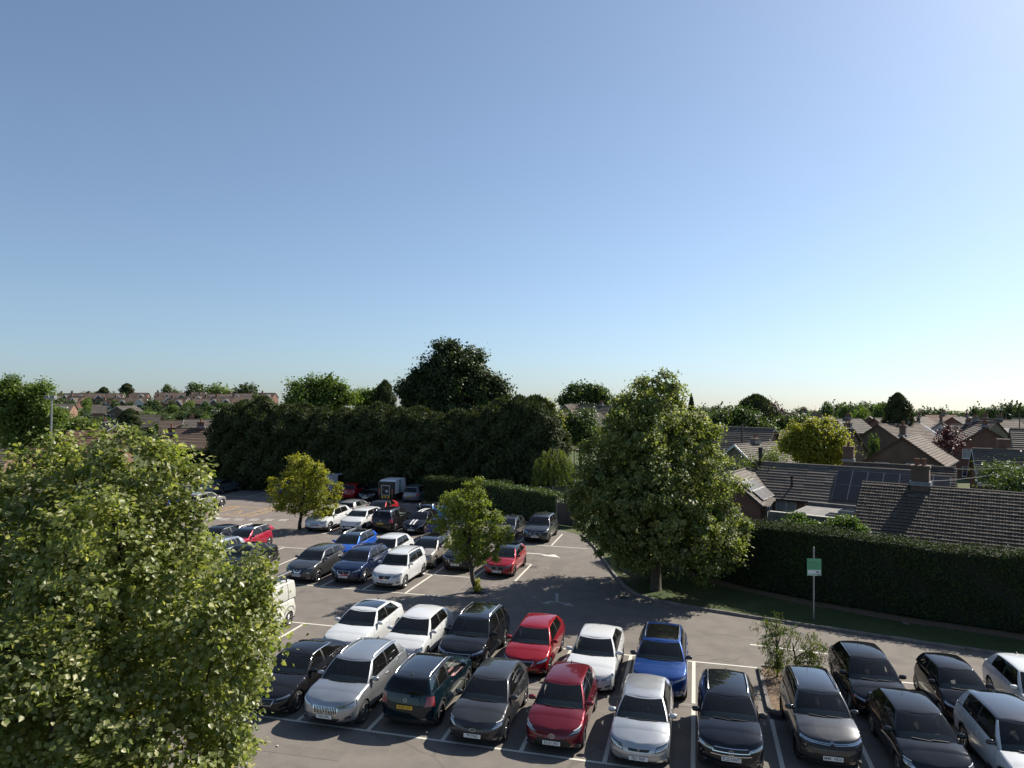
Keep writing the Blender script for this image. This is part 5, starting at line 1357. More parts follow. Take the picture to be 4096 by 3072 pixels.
# clipped hedges: sprays over a solid twiggy core
def hedge(name, label, line, h, th, dens, size, mat, seed, wob=0.10, top_wild=0.12, cat='hedge', group=None, zb=0.1, shape='spray', foot=0.0, htap=None):
    rg = np.random.default_rng(seed)
    L = resample(line, 0.6)
    p0 = L[0]; root = empty(name, (p0[0], p0[1], 0)); tag(root, label, cat, group)
    L = np.array(L) - p0
    d = np.gradient(L, axis=0); d /= np.linalg.norm(d, axis=1)[:, None]; nv = np.stack([-d[:, 1], d[:, 0]], 1)      # away from the lane
    hs = h + 0.08 * np.sin(np.arange(len(L)) * 0.35 + seed) + 0.05 * rg.normal(0, 1, len(L))
    if htap: hs = hs * np.linspace(htap[0], htap[1], len(L))
    b = MB()
    ins = 0.13
    A = []
    for i in range(len(L)):
        f = L[i] + nv[i] * (ins + rg.uniform(-0.05, 0.05)); k = L[i] + nv[i] * (th - ins)
        A.append([(f[0], f[1], zb + foot), (f[0] + 0, f[1], hs[i] * 0.5), (f[0], f[1], hs[i] - ins), (k[0], k[1], hs[i] - ins), (k[0], k[1], zb + foot)])
    b.grid(A)
    for e in (A[0], A[-1]): b.poly(e)
    b.build('core', plain('hedge_core', (0.012, 0.016, 0.008), 0.95), root)
    if foot > 0:
        for i in range(1, len(L) - 1, 2):
            s = MB(); q = L[i] + nv[i] * rg.uniform(0.3, 0.9)
            s.tube([(q[0], q[1], zb - 0.1), (q[0] + rg.uniform(-.08, .08), q[1], zb + foot * 0.5), (q[0] + rg.uniform(-.15, .15), q[1], zb + foot + 0.2)], [0.05, 0.045, 0.035], 6); s.build('stem', M_BARKD, root)
    seg = np.linalg.norm(np.diff(L, axis=0), axis=1).sum()
    def along(n):
        t = rg.uniform(0, len(L) - 1.001, n); i = t.astype(int); f = (t - i)[:, None]
        return L[i] * (1 - f) + L[i + 1] * f, nv[i], hs[i] * (1 - f[:, 0]) + hs[i + 1] * f[:, 0], d[i]
    C = []; N = []; T = []
    def add(P, z, n_, t_): C.append(np.column_stack([P, z])); N.append(n_); T.append(t_)
    n1 = int(seg * h * dens)
    Q, nn, hh, dd = along(n1); z = zb + foot + rg.random(n1) ** 0.9 * (hh - zb - foot); ws = wob * np.sin(Q[:, 0] * 2.1 + z * 2.7) * 0.5
    P = Q + nn * (rg.uniform(-0.05, 0.12, n1) + ws)[:, None]
    add(P, z, np.column_stack([-nn, np.full(n1, 0.35)]), np.column_stack([-nn * 0.6, np.full(n1, 0.45)]))
    n2 = int(seg * th * dens * 1.5)
    Q, nn, hh, dd = along(n2); u = rg.uniform(0, th, n2); wild = rg.random(n2) ** 3 * top_wild
    add(Q + nn * u[:, None], hh - 0.06 + wild, np.column_stack([nn * 0.1, np.ones(n2)]), np.column_stack([rg.normal(0, 1, (n2, 2)), np.full(n2, 0.75)]))
    n3 = int(seg * h * dens * 0.4)
    Q, nn, hh, dd = along(n3); z = zb + rg.random(n3) * (hh - zb)
    add(Q + nn * (th - 0.05), z, np.column_stack([nn, np.full(n3, 0.2)]), np.column_stack([nn * 0.6, np.full(n3, 0.4)]))
    n4 = int(th * h * dens * 1.2)
    for e, sgn in ((0, -1), (len(L) - 1, 1)):
        P = L[e] + nv[e] * rg.uniform(0, th, n4)[:, None] + d[e] * sgn * rg.uniform(-.1, .05, n4)[:, None]
        add(P, zb + rg.random(n4) * (hs[e] - zb), np.column_stack([np.repeat((d[e] * sgn)[None], n4, 0), np.full(n4, 0.2)]), np.column_stack([np.repeat((d[e] * sgn)[None], n4, 0), np.full(n4, 0.4)]))
    C = np.concatenate(C); N = np.concatenate(N); T = np.concatenate(T)
    link(bpy.data.objects.new('foliage', leaves_mesh('foliage', C, N, size * rg.uniform(0.6, 1.3, len(C)), mat, shape, 0.45, 0, T, seed)), root)
    return root
hedge('tall_hedge', 'long tall clipped hedge along the verge below the bungalow roofs', HEDGE, 3.65, 1.4, 210, 0.15, ML_HEDGE, 31, foot=0.10, wob=0.2, top_wild=0.28, htap=(1.0, 0.96))
hedge('cypress_hedge', 'square clipped cypress hedge beside the back row of cars', [(-7.9, 64.4), (-0.2, 62.3)], 2.75, 1.6, 150, 0.20, ML_HEDGE, 32, top_wild=0.3)
hedge('ivy_hedge', 'rounded glossy hedge behind the two dark grey cars at right', [(-2.6, 60.6), (0.5, 59.8), (3.7, 58.3)], 2.75, 1.7, 150, 0.16, ML_MID, 33, top_wild=0.25, shape='quad', htap=(1.02, 0.86))
hedge('garden_hedge', 'low clipped hedge in front of the brown bungalow at left', [(-44, 86.2), (-31.5, 83.4)], 3.6, 1.3, 60, 0.26, ML_HEDGE, 34)
hedge('garden_hedge', 'bright green clipped garden hedge right of the mossy roofs', [(38.0, 63.2), (44.0, 60.0), (50, 57.0)], 1.9, 1.4, 70, 0.18, ML_FRESH, 35)

# tall cypress screen behind the car park: three grown forms, copied
def cypress_proto(seed, H, rad):
    rg = np.random.default_rng(seed)
    n = 15000
    z = rg.random(n) ** 0.8 * H; prof = np.interp(z / H, [0, 0.12, 0.45, 0.75, 0.92, 1.0], [0.85, 1.0, 0.97, 0.84, 0.55, 0.10])
    a = rg.uniform(0, 2 * math.pi, n); lob = 1 + 0.16 * np.sin(a * 3 + z * 1.3 + seed) + 0.14 * np.sin(a * 7 - z * 2.1) + 0.12 * np.sin(z * 3.1 + a * 2)
    r = rad * prof * lob * rg.uniform(0.80, 1.04, n)
    C = np.column_stack([r * np.cos(a), r * np.sin(a), z]); N = np.column_stack([np.cos(a), np.sin(a), np.full(n, 0.5)]); T = np.column_stack([np.cos(a) * 0.9, np.sin(a) * 0.9, np.full(n, 0.55)])
    me = leaves_mesh('crown', C, N, rg.uniform(0.22, 0.55, n), ML_CON, 'spray', 0.45, 0, T, seed)
    core = MB(); core.lathe([(rad * 0.62 * np.interp(t, [0, 0.12, 0.45, 0.75, 0.92, 1.0], [0.85, 1.0, 0.97, 0.84, 0.50, 0.02]), t * H * 0.94) for t in np.linspace(0, 1, 8)], 10, 0, 'z')
    tr = MB(); tr.tube([(0, 0, -0.3), (0, 0, H * 0.5), (0, 0, H * 0.9)], [0.2, 0.14, 0.03], 7)
    return me, core.mesh('inner_growth', plain('hedge_core', (0.012, 0.016, 0.008))), tr.mesh('trunk', M_BARKD)
CY = [cypress_proto(41, 9.6, 2.6), cypress_proto(42, 9.2, 2.9), cypress_proto(43, 10.0, 2.5)]
def cypress(x, y, z, sc, kind, rz, label='tall dark cypress in the unbroken screen behind the car park', group='cypress screen'):
    root = empty('cypress_tree', (x, y, z), rz); root.scale = sc if hasattr(sc, '__len__') else (sc, sc, sc); tag(root, label, 'tree', group)
    for nm, me in zip(('crown', 'inner_growth', 'trunk'), CY[kind]): inst(nm, me, root)
    return root
tops = [(930, 1630), (990, 1612), (1060, 1600), (1140, 1612), (1220, 1608), (1300, 1630), (1380, 1640), (1450, 1640), (1520, 1610), (1600, 1628), (1680, 1640), (1760, 1655), (1840, 1640), (1920, 1622), (2000, 1602), (2080, 1590), (2150, 1612), (2195, 1680)]
for i, (px_, py_) in enumerate(tops):
    u_ = -39.0 + 39.0 * (px_ - 930) / (2275 - 930)
    g = G(u_, 49.2 + random.uniform(-0.8, 0.8)); p = at(px_ + random.uniform(-10, 10), py_ + random.uniform(-22, 14), g[1]); k = i % 3
    hz = p.z / (9.6, 9.2, 10.0)[k]
    cypress(p.x, p.y, 0, (random.uniform(0.85, 1.08), 1.0, hz), k, random.uniform(0, 6))
# ------------------------------------------------------------------ houses
def brick_mat(name, c1, c2, mortar, scale=1.0):
    m, n, p = _nm(name)
    tc = n.nodes.new('ShaderNodeTexCoord')
    sx = n.nodes.new('ShaderNodeSeparateXYZ'); n.links.new(tc.outputs['Object'], sx.inputs[0])
    ad = n.nodes.new('ShaderNodeMath'); ad.operation = 'ADD'; n.links.new(sx.outputs[0], ad.inputs[0]); n.links.new(sx.outputs[1], ad.inputs[1])
    cx = n.nodes.new('ShaderNodeCombineXYZ'); n.links.new(ad.outputs[0], cx.inputs[0]); n.links.new(sx.outputs[2], cx.inputs[1])
    bt = n.nodes.new('ShaderNodeTexBrick'); n.links.new(cx.outputs[0], bt.inputs['Vector'])
    bt.inputs['Scale'].default_value = 1.0; bt.inputs['Brick Width'].default_value = 0.225 * scale; bt.inputs['Row Height'].default_value = 0.075 * scale; bt.inputs['Mortar Size'].default_value = 0.009 * scale
    bt.inputs['Color1'].default_value = (*c1, 1); bt.inputs['Color2'].default_value = (*c2, 1); bt.inputs['Mortar'].default_value = (*mortar, 1)
    f = noise(n, 0.9, 4)
    c = mixc(n, 1.0, bt.outputs['Color'], ramp(n, f, [(0.3, (0.78, 0.78, 0.78)), (0.7, (1.15, 1.15, 1.15))]), 'MULTIPLY')
    n.links.new(c, p.inputs['Base Color']); p.inputs['Roughness'].default_value = 0.9
    bump(n, p, bt.outputs['Fac'], -0.3, 0.01)
    return m
def tile_mat(name, a, b_, moss=None, scale=1.3):
    m, n, p = _nm(name)
    g = n.nodes.new('ShaderNodeNewGeometry')
    f = noise(n, scale, 5, 0.65, vec=g.outputs['Position']); f2 = noise(n, 12, 4, 0.7, vec=g.outputs['Position'])
    c = ramp(n, f, [(0.3, a), (0.7, b_)])
    c = mixc(n, 1.0, c, ramp(n, g.outputs['Random Per Island'], [(0.0, (0.78, 0.78, 0.78)), (1.0, (1.22, 1.2, 1.18))]), 'MULTIPLY')
    c = mixc(n, 1.0, c, ramp(n, f2, [(0.35, (0.72, 0.72, 0.72)), (0.68, (1.25, 1.25, 1.25))]), 'MULTIPLY')
    if moss:
        f3 = noise(n, 2.6, 6, 0.7, vec=g.outputs['Position'])
        c = mixc(n, ramp(n, f3, [(0.50, (0, 0, 0)), (0.66, (0.85, 0.85, 0.85))]), c, moss)
    n.links.new(c, p.inputs['Base Color']); p.inputs['Roughness'].default_value = 0.85; p.inputs['Specular IOR Level'].default_value = 0.3
    bump(n, p, f2, 0.4, 0.02)
    return m
MB_RED = brick_mat('red_brick', (0.185, 0.070, 0.046), (0.145, 0.056, 0.040), (0.16, 0.14, 0.12))
MB_ORANGE = brick_mat('orange_brick', (0.24, 0.105, 0.060), (0.19, 0.080, 0.048), (0.22, 0.19, 0.15))
MB_BROWN = brick_mat('brown_brick', (0.155, 0.090, 0.058), (0.120, 0.070, 0.048), (0.14, 0.125, 0.105))
MB_BUFF = brick_mat('buff_brick', (0.22, 0.165, 0.11), (0.18, 0.13, 0.09), (0.22, 0.2, 0.17))
MT_GREY = tile_mat('grey_tile', (0.074, 0.063, 0.054), (0.102, 0.087, 0.074))
MT_BROWN = tile_mat('brown_tile', (0.088, 0.064, 0.050), (0.116, 0.086, 0.068))
MT_RED = tile_mat('red_tile', (0.135, 0.075, 0.055), (0.165, 0.098, 0.072))
MT_MOSS = tile_mat('mossy_tile', (0.080, 0.066, 0.053), (0.130, 0.110, 0.088), (0.062, 0.036, 0.018))
MT_PALE = tile_mat('pale_tile', (0.115, 0.099, 0.083), (0.15, 0.13, 0.108))
M_RENDER = plain('white_render', (0.62, 0.61, 0.58), 0.85, var=0.1, scale=1.5)
M_UPVC = plain('white_upvc', (0.66, 0.66, 0.65), 0.4)
M_PANE = plain('window_pane', (0.03, 0.035, 0.04), 0.06, spec=0.9)
M_CURT = plain('net_curtain', (0.33, 0.34, 0.33), 0.8)
M_PVB = plain('solar_cell', (0.008, 0.010, 0.018), 0.3, spec=0.3)
M_PVF = plain('solar_frame', (0.30, 0.31, 0.33), 0.35, metal=0.8)
M_LEAD = plain('lead_flashing', (0.20, 0.21, 0.22), 0.5, var=0.2)
M_POT = plain('chimney_pot', (0.20, 0.085, 0.05), 0.85, var=0.25)
M_DARKWOOD = plain('dark_timber', (0.030, 0.026, 0.023), 0.7)
M_TIMBER = plain('weathered_timber', (0.085, 0.072, 0.060), 0.9, var=0.35, scale=5)
M_GALV = plain('galvanised', (0.33, 0.34, 0.35), 0.45, metal=0.6, var=0.15)

def window(parent, T, w, h, mull=1, mat=M_UPVC, curtain=False, transom=False, cill=True):
    """frame in the local x-z plane facing -y, T places it"""
    b = MB(); f = 0.06
    b.box(-w / 2, w / 2, -0.03, 0.03, 0, f); b.box(-w / 2, w / 2, -0.03, 0.03, h - f, h); b.box(-w / 2, -w / 2 + f, -0.03, 0.03, f, h - f); b.box(w / 2 - f, w / 2, -0.03, 0.03, f, h - f)
    for i in range(1, mull + 1):
        x = -w / 2 + w * i / (mull + 1); b.box(x - 0.035, x + 0.035, -0.028, 0.028, f, h - f)
    if transom: b.box(-w / 2 + f, w / 2 - f, -0.026, 0.026, h * 0.68, h * 0.68 + 0.05)
    o = b.build('window', mat, parent); o.matrix_local = T
    p = MB(); p.box(-w / 2 + f * 0.8, w / 2 - f * 0.8, 0.0, 0.012, f * 0.8, h - f * 0.8); p.build('pane', M_CURT if curtain else M_PANE, o)
    if cill:
        c = MB(); c.box(-w / 2 - 0.05, w / 2 + 0.05, -0.11, 0.03, -0.07, -0.002); c.build('sill', mat, o)
    return o
def courses(b, x0, x1, y_e, z_e, y_r, z_r, n, sgn, step=0.05, wav=0):
    """one slope of lapped tile courses from eave (y_e) to ridge (y_r); ends x0, x1 may be (eave, ridge) pairs for hips"""
    xe0, xr0 = x0 if hasattr(x0, '__len__') else (x0, x0); xe1, xr1 = x1 if hasattr(x1, '__len__') else (x1, x1)
    nrm = Vector((0, -(z_r - z_e) * (1 if y_r > y_e else -1), abs(y_r - y_e))).normalized()
    for i in range(n):
        a, c = i / n, (i + 1) / n
        A0 = Vector((lerp(xe0, xr0, a), lerp(y_e, y_r, a), lerp(z_e, z_r, a))); A1 = Vector((lerp(xe1, xr1, a), lerp(y_e, y_r, a), lerp(z_e, z_r, a)))
        C0 = Vector((lerp(xe0, xr0, c), lerp(y_e, y_r, c), lerp(z_e, z_r, c))); C1 = Vector((lerp(xe1, xr1, c), lerp(y_e, y_r, c), lerp(z_e, z_r, c)))
        up = nrm * step
        L = (A1 - A0).length; k = max(1, int(L / 1.4)); 
        for j in range(k):                                   # each short run of tiles sits a touch differently
            s, t = j / k, (j + 1) / k; w_ = nrm * random.uniform(0, step * 0.35)
            p, q, r_, u_ = A0.lerp(A1, s) + up + w_, A0.lerp(A1, t) + up + w_, C0.lerp(C1, t) + nrm * 0.004, C0.lerp(C1, s) + nrm * 0.004
            b.quad(p, q, r_, u_) if sgn > 0 else b.quad(q, p, u_, r_)
            b.quad(A0.lerp(A1, s), A0.lerp(A1, t), q, p)
def chimney(parent, x, y, zb, zt, w=0.9, d=0.6, pots=2, aerial=False, mat=MB_RED):
    b = MB(); b.box(-w / 2, w / 2, -d / 2, d / 2, 0, zt - zb - 0.15); b.box(-w / 2 - 0.05, w / 2 + 0.05, -d / 2 - 0.05, d / 2 + 0.05, zt - zb - 0.15, zt - zb)
    o = b.build('chimney', mat, parent); o.location = (x, y, zb)
    for i in range(pots):
        p = MB(); p.lathe([(0.13, 0), (0.11, 0.3), (0.14, 0.36), (0.14, 0.42), (0.09, 0.42), (0.08, 0.1)], 10, 0, 'z'); q = p.build('chimney_pot', M_POT, o if o.parent is None or o.parent.parent is None else parent)
        q.location = ((i - (pots - 1) / 2) * 0.38, 0, zt - zb) if q.parent == o else (x + (i - (pots - 1) / 2) * 0.38, y, zt)
    l = MB(); l.box(-w / 2 - 0.08, w / 2 + 0.08, -d / 2 - 0.12, d / 2 + 0.12, 0.0, 0.28); q = l.build('flashing', M_LEAD, o if o.parent is None or o.parent.parent is None else parent); q.location = (0, 0, 0.42) if q.parent == o else (x, y, zb + 0.42)
    if aerial:
        a = MB(); a.tube([(0, 0, -0.2), (0, 0, 1.9)], 0.022, 5); a.tube([(-0.1, 0, 1.75), (0.95, 0, 1.75)], 0.012, 4)
        for i in range(7): a.tube([(i * 0.14, -0.2, 1.75), (i * 0.14, 0.2, 1.75)], 0.006, 4)
        q = a.build('television_aerial', M_GALV, o if o.parent is None or o.parent.parent is None else parent); q.location = (w / 2, 0, zt - zb - 0.1) if q.parent == o else (x + w / 2, y, zt - 0.1)
def house(label, loc, rz, w, d, he, hr, wall=MB_RED, roof=MT_GREY, nc=12, ov=0.25, barge=None, chim=(), wins=(), group=None, name='house', pv=(), gutter=True, bargew=0.16):
    """ridge along local x, length w, depth d, eaves height he, ridge height hr above loc"""
    root = empty(name, loc, rz); tag(root, label, 'house', group)
    b = MB(); X, Y = w / 2, d / 2
    b.v = [(-X, -Y, -3), (X, -Y, -3), (X, Y, -3), (-X, Y, -3), (-X, -Y, he), (X, -Y, he), (X, Y, he), (-X, Y, he), (-X, 0, hr - 0.06), (X, 0, hr - 0.06)]
    b.f = [(0, 1, 5, 4), (2, 3, 7, 6), (1, 2, 6, 9, 5), (3, 0, 4, 8, 7)]; b.m = [0] * 4
    b.build('wall', wall, root)
    sl = (hr - he) / Y; ze = he - ov * sl * 0.8
    r = MB()
    for sg in (-1, 1):
        courses(r, -X - ov, X + ov, sg * (Y + ov), ze, 0, hr, nc, 1 if sg < 0 else -1)
        r.quad((-X - ov, sg * (Y + ov), ze - 0.06), (X + ov, sg * (Y + ov), ze - 0.06), (X + ov, 0, hr - 0.06), (-X - ov, 0, hr - 0.06))
    ro = r.build('roof', roof, root)
    t = MB(); t.tube([(-X - ov, 0, hr + 0.01), (X + ov, 0, hr + 0.01)], 0.10, 8); t.build('ridge_tiles', roof, ro, 40)
    bm_ = {'white': M_UPVC, 'dark': M_DARKWOOD, None: roof}[barge]
    for sx in (-1, 1):
        for sg in (-1, 1):
            g = MB(); a = Vector((sx * (X + ov + 0.015), sg * (Y + ov), ze - 0.05)); c = Vector((sx * (X + ov + 0.015), 0, hr - 0.05)); e = Vector((0, 0, bargew / 2)); q = Vector((sx * 0.03, 0, 0))
            g.quad(a - e, c - e, c + e, a + e); g.quad(a - e + q, c - e + q, c + e + q, a + e + q); g.quad(a - e, c - e, c - e + q, a - e + q); g.quad(a + e, c + e, c + e + q, a + e + q); g.build('bargeboard', bm_, ro)
    if gutter:
        for sg in (-1, 1):
            g = MB(); g.tube([(-X - ov, sg * (Y + ov + 0.05), ze - 0.05), (X + ov, sg * (Y + ov + 0.05), ze - 0.05)], 0.055, 6); g.build('gutter', M_UPVC if barge == 'white' else M_BLACK, root)
    for c in chim: chimney(ro, c[0], c[1], hr - abs(c[1]) * sl - 0.35, hr + c[2], *(c[3:]), mat=wall if wall not in (M_RENDER,) else MB_RED)
    for q in wins:                    # (face, along, z, w, h, mullions[, curtain]) face: f front (-y), b back, l left gable, r right gable
        fc, a, z, ww, hh, mu = q[:6]
        rot = {'f': 0, 'b': math.pi, 'l': -math.pi / 2, 'r': math.pi / 2}[fc]
        pos = {'f': (a, -Y - 0.02, z), 'b': (-a, Y + 0.02, z), 'l': (-X - 0.02, -a, z), 'r': (X + 0.02, a, z)}[fc]
        window(root, Matrix.Translation(pos) @ Matrix.Rotation(rot, 4, 'Z'), ww, hh, mu, curtain=len(q) > 6 and q[6], transom=ww < 1.3)
    for q in pv:                      # (slope, x0, along slope 0..1, panel width, panel height, columns, rows)
        sg, x0, s0, pw, ph, ncl, nr = q
        dy, dz = -sg * -1, 0
        slope = Vector((0, -sg * (Y + ov), hr - ze)); SL = slope.length; sd_ = slope / SL
        nr_ = Vector((0, sg * (hr - ze), (Y + ov))).normalized()
        me = MB(); me.box(0.01, pw - 0.01, 0.01, ph - 0.01, 0, 0.035, 1); me.box(0.03, pw - 0.03, 0.03, ph - 0.03, 0.03, 0.04, 0)
        me = me.mesh('solar_panel', [M_PVB, M_PVF])
        for j in range(nr):
            for i in range(ncl):
                o = inst('solar_panel', me, ro)
                base = Vector((x0 + i * pw, sg * (Y + ov), ze)) + sd_ * (s0 + j * ph) + nr_ * 0.09
                xa = Vector((1, 0, 0)); M = Matrix((xa, sd_, nr_)).transposed().to_4x4() if sg < 0 else Matrix((xa, sd_, xa.cross(sd_))).transposed().to_4x4()
                if sg > 0: base += 0 * nr_
                o.matrix_local = Matrix.Translation(base) @ M
    return root
def ridge_house(label, px0, py0, px1, py1, zr, d, he, hr, **k):
    """a house whose ridge ends are seen at two picture points at height zr above the ground datum"""
    a = on_z(px0, py0, zr); c = on_z(px1, py1, zr)
    w = (c - a).length; m = (a + c) / 2
    return house(label, (m.x, m.y, zr - hr), math.atan2(c.y - a.y, c.x - a.x), w, d, he, hr, **k)
def gable_house(label, px, py, dist, rz, w, d, he, hr, end=-1, **k):
    """a house whose gable apex (the end towards the camera) is seen at a picture point"""
    p = at(px, py, dist); q = Vector((math.cos(rz), math.sin(rz), 0)) * (w / 2)
    m = p - q * end
    return house(label, (m.x, m.y, p.z - hr), rz, w, d, he, hr, **k)
GR_ = 'houses right of the car park'

# nearest bungalow: concrete tiles laid one by one on the slope that faces the car park
a = on_z(3470, 1931, 4.9); c = on_z(4092, 1976, 4.9)
rzN = math.atan2(c.y - a.y, c.x - a.x); wN = 15.5; mN = a + Vector((math.cos(rzN), math.sin(rzN), 0)) * wN / 2
hN = house('near bungalow with mossy lapped tiles and a tall buff chimney', (mN.x, mN.y, 0), rzN, wN, 7.2, 2.25, 4.9, MB_BROWN, MT_MOSS, nc=16, ov=0.3, group=GR_, chim=((-wN / 2 + 3.05, 0.0, 1.35, 1.0, 0.7, 2),))
roN = [o for o in hN.children if o.name.startswith('roof')][0]
X, Y, ov = wN / 2, 3.6, 0.3
sl = (4.9 - 2.25) / Y; ze = 2.25 - ov * sl * 0.8
tw, nco = 0.30, 17
slope = Vector((0, Y + ov, 4.9 - ze)); SL = slope.length; sd_ = slope / SL; nr_ = Vector((0, -(4.9 - ze), Y + ov)).normalized()
def tile_geo(b, T):
    n0 = len(b.v); xs = [0, 0.05, 0.10, 0.17, 0.235, 0.295]; zs = [0.008, 0.020, 0.010, 0.006, 0.018, 0.009]
    ln = SL / nco + 0.05
    for y, dz in ((0, 0.075), (ln, 0.006)):
        for x, z in zip(xs, zs): b.v.append(tuple(T @ Vector((x, y, z + dz))))
    for x in xs: b.v.append(tuple(T @ Vector((x, 0, 0.0))))
    k = len(xs)
    for i in range(k - 1):
        b.f.append((n0 + i, n0 + i + 1, n0 + k + i + 1, n0 + k + i)); b.m.append(0); b.f.append((n0 + 2 * k + i, n0 + 2 * k + i + 1, n0 + i + 1, n0 + i)); b.m.append(0)
tb = MB(); tile_geo(tb, Matrix.Identity(4)); tme = tb.mesh('roof_tile', MT_MOSS)
MS = Matrix((Vector((1, 0, 0)), sd_, nr_)).transposed().to_4x4()
rest = MB(); cnt = 0
cells = []
for j in range(nco):
    for i in range(int((2 * X + 2 * ov) / tw)):
        cells.append((i, j))
cells.sort(key=lambda q: (q[0] > 22, q[1], q[0]))
for i, j in cells:
    x = -X - ov + i * tw
    if abs(x + 0.15 - (-X + 3.05)) < 0.62 and j >= nco - 3: continue
    T = Matrix.Translation(Vector((x, -(Y + ov), ze)) + sd_ * (j * SL / nco) + nr_ * (0.030 + random.uniform(0, 0.012))) @ MS @ Matrix.Rotation(random.gauss(0, 0.012), 4, 'Z')
    if cnt < 300 and i <= 22: o = inst('roof_tile', tme, roN); o.matrix_local = T; cnt += 1
    else: tile_geo(rest, T)
tag(rest.build('roof_tile_field', MT_MOSS, roN), kind='stuff')

# bungalow with solar panels: main range and a wing towards the car park
a = on_z(3030, 1848, 4.8); c = on_z(3640, 1884, 4.8)
wS_ = (c - a).length
hS = ridge_house('L-shaped bungalow with black solar panels on grey tiles', 3030, 1848, 3640, 1884, 4.8, 6.6, 2.35, 4.8, wall=MB_ORANGE, roof=MT_PALE, nc=13, group=GR_, barge='dark',
    pv=((-1, 0.75, 0.45, 1.12, 1.72, 7, 2),), wins=(('f', -wS_ / 2 + 3.2, 0.4, 1.6, 1.7, 1, True), ('f', -wS_ / 2 + 5.2, 0.3, 1.1, 1.9, 0), ('f', -wS_ / 2 + 7.4, 0.4, 1.7, 1.5, 1)))
wS = (c - a).length
rS = hS.rotation_euler.z
# the wing, built in the same frame, part of the bungalow
wing = MB()
wx0, wx1, wy0, wyr = -wS / 2 - 3.0, -wS / 2 + 2.2, -7.2, 0.0
xm = (wx0 + wx1) / 2; hw_ = (wx1 - wx0) / 2; rz_ = 4.35; ez = 2.35
wing.poly([(wx0, wy0, -3), (wx1, wy0, -3), (wx1, wy0, ez), (xm, wy0, rz_ - 0.06), (wx0, wy0, ez)])
wing.quad((wx1, wy0, -3), (wx1, -3.2, -3), (wx1, -3.2, ez), (wx1, wy0, ez)); wing.quad((wx0, wy0, -3), (wx0, -3.2, -3), (wx0, -3.2, ez), (wx0, wy0, ez))
wing.build('wing_wall', MB_RED, hS)
wr_ = MB()
for sg in (-1, 1):
    n = 11; e = Vector((xm + sg * (hw_ + 0.3), 0, ez - 0.25)); r0_ = Vector((xm, 0, rz_)); nv = Vector(((rz_ - ez + .25) * sg, 0, hw_ + .3)).normalized()
    for i in range(n):
        p0 = e.lerp(r0_, i / n); p1 = e.lerp(r0_, (i + 1) / n); y0, y1 = wy0 - 0.3, -0.4
        A, B_, C_, D_ = Vector((p0.x, y0, p0.z)), Vector((p0.x, y1, p0.z)), Vector((p1.x, y1, p1.z)), Vector((p1.x, y0, p1.z))
        wr_.quad(A + nv * 0.032, B_ + nv * 0.032, C_ + nv * 0.004, D_ + nv * 0.004); wr_.quad(A, B_, B_ + nv * 0.032, A + nv * 0.032)
wro = wr_.build('wing_roof', MT_PALE, hS)
t = MB(); t.tube([(xm, wy0 - 0.3, rz_ + 0.01), (xm, -0.4, rz_ + 0.01)], 0.10, 8); t.build('ridge_tiles', MT_PALE, wro, 40)
g = MB()
for sg in (-1, 1): g.bar((xm + sg * (hw_ + 0.32), wy0 - 0.33, ez - 0.30), (xm, wy0 - 0.33, rz_ - 0.05), 0.05, 0.2)
g.build('bargeboard', M_DARKWOOD, wro)
e = Vector((xm + hw_ + 0.3, 0, ez - 0.25)); r0_ = Vector((xm, 0, rz_)); up_ = (r0_ - e).normalized(); nv = Vector((rz_ - ez + .25, 0, hw_ + .3)).normalized()
me = MB(); me.box(0.01, 1.69, 0.01, 1.04, 0, 0.035, 1); me.box(0.03, 1.67, 0.03, 1.02, 0.03, 0.04, 0); me = me.mesh('solar_panel', [M_PVB, M_PVF])
for (s0, y0, k) in ((1.45, -6.9, 2), (0.38, -6.5, 2)):
    for i in range(k):
        o = inst('solar_panel', me, wro); M = Matrix((Vector((0, 1, 0)), -up_ * -1, nv)).transposed().to_4x4(); M = Matrix((Vector((0, 1, 0)), up_ * 1.0, Vector((0, 1, 0)).cross(up_) * 1.0)).transposed().to_4x4()
        nn = Vector((0, 1, 0)).cross(up_)
        o.matrix_local = Matrix.Translation(e + Vector((0, y0 + i * 1.7, 0)) + up_ * s0 + nv * 0.12) @ (M if nn.dot(nv) > 0 else Matrix((Vector((0, -1, 0)), up_, nv)).transposed().to_4x4() )
        if nn.dot(nv) <= 0: o.location += Vector((0, 1.7, 0))
window(hS, Matrix.Translation((wx1 + 0.02, -4.6, 0.2)) @ Matrix.Rotation(math.pi / 2, 4, 'Z'), 1.9, 1.9, 2, M_DARKWOOD, True)
p = MB(); p.tube([(0, 0, 0), (0, 0, 1.2), (0, 0, 1.9)], [0.16, 0.15, 0.19], 10); fl = p.build('flue', M_BLACK, hS); fl.location = (-wS / 2 + 0.3, -0.2, 4.2)
p = MB(); p.tube([(0, 0, 0), (0, 0, 0.7), (0, 0, 0.95)], [0.09, 0.08, 0.12], 8); fl = p.build('vent_pipe', M_BLACK, hS); fl.location = (-wS / 2 + 3.4, -2.3, 3.15)

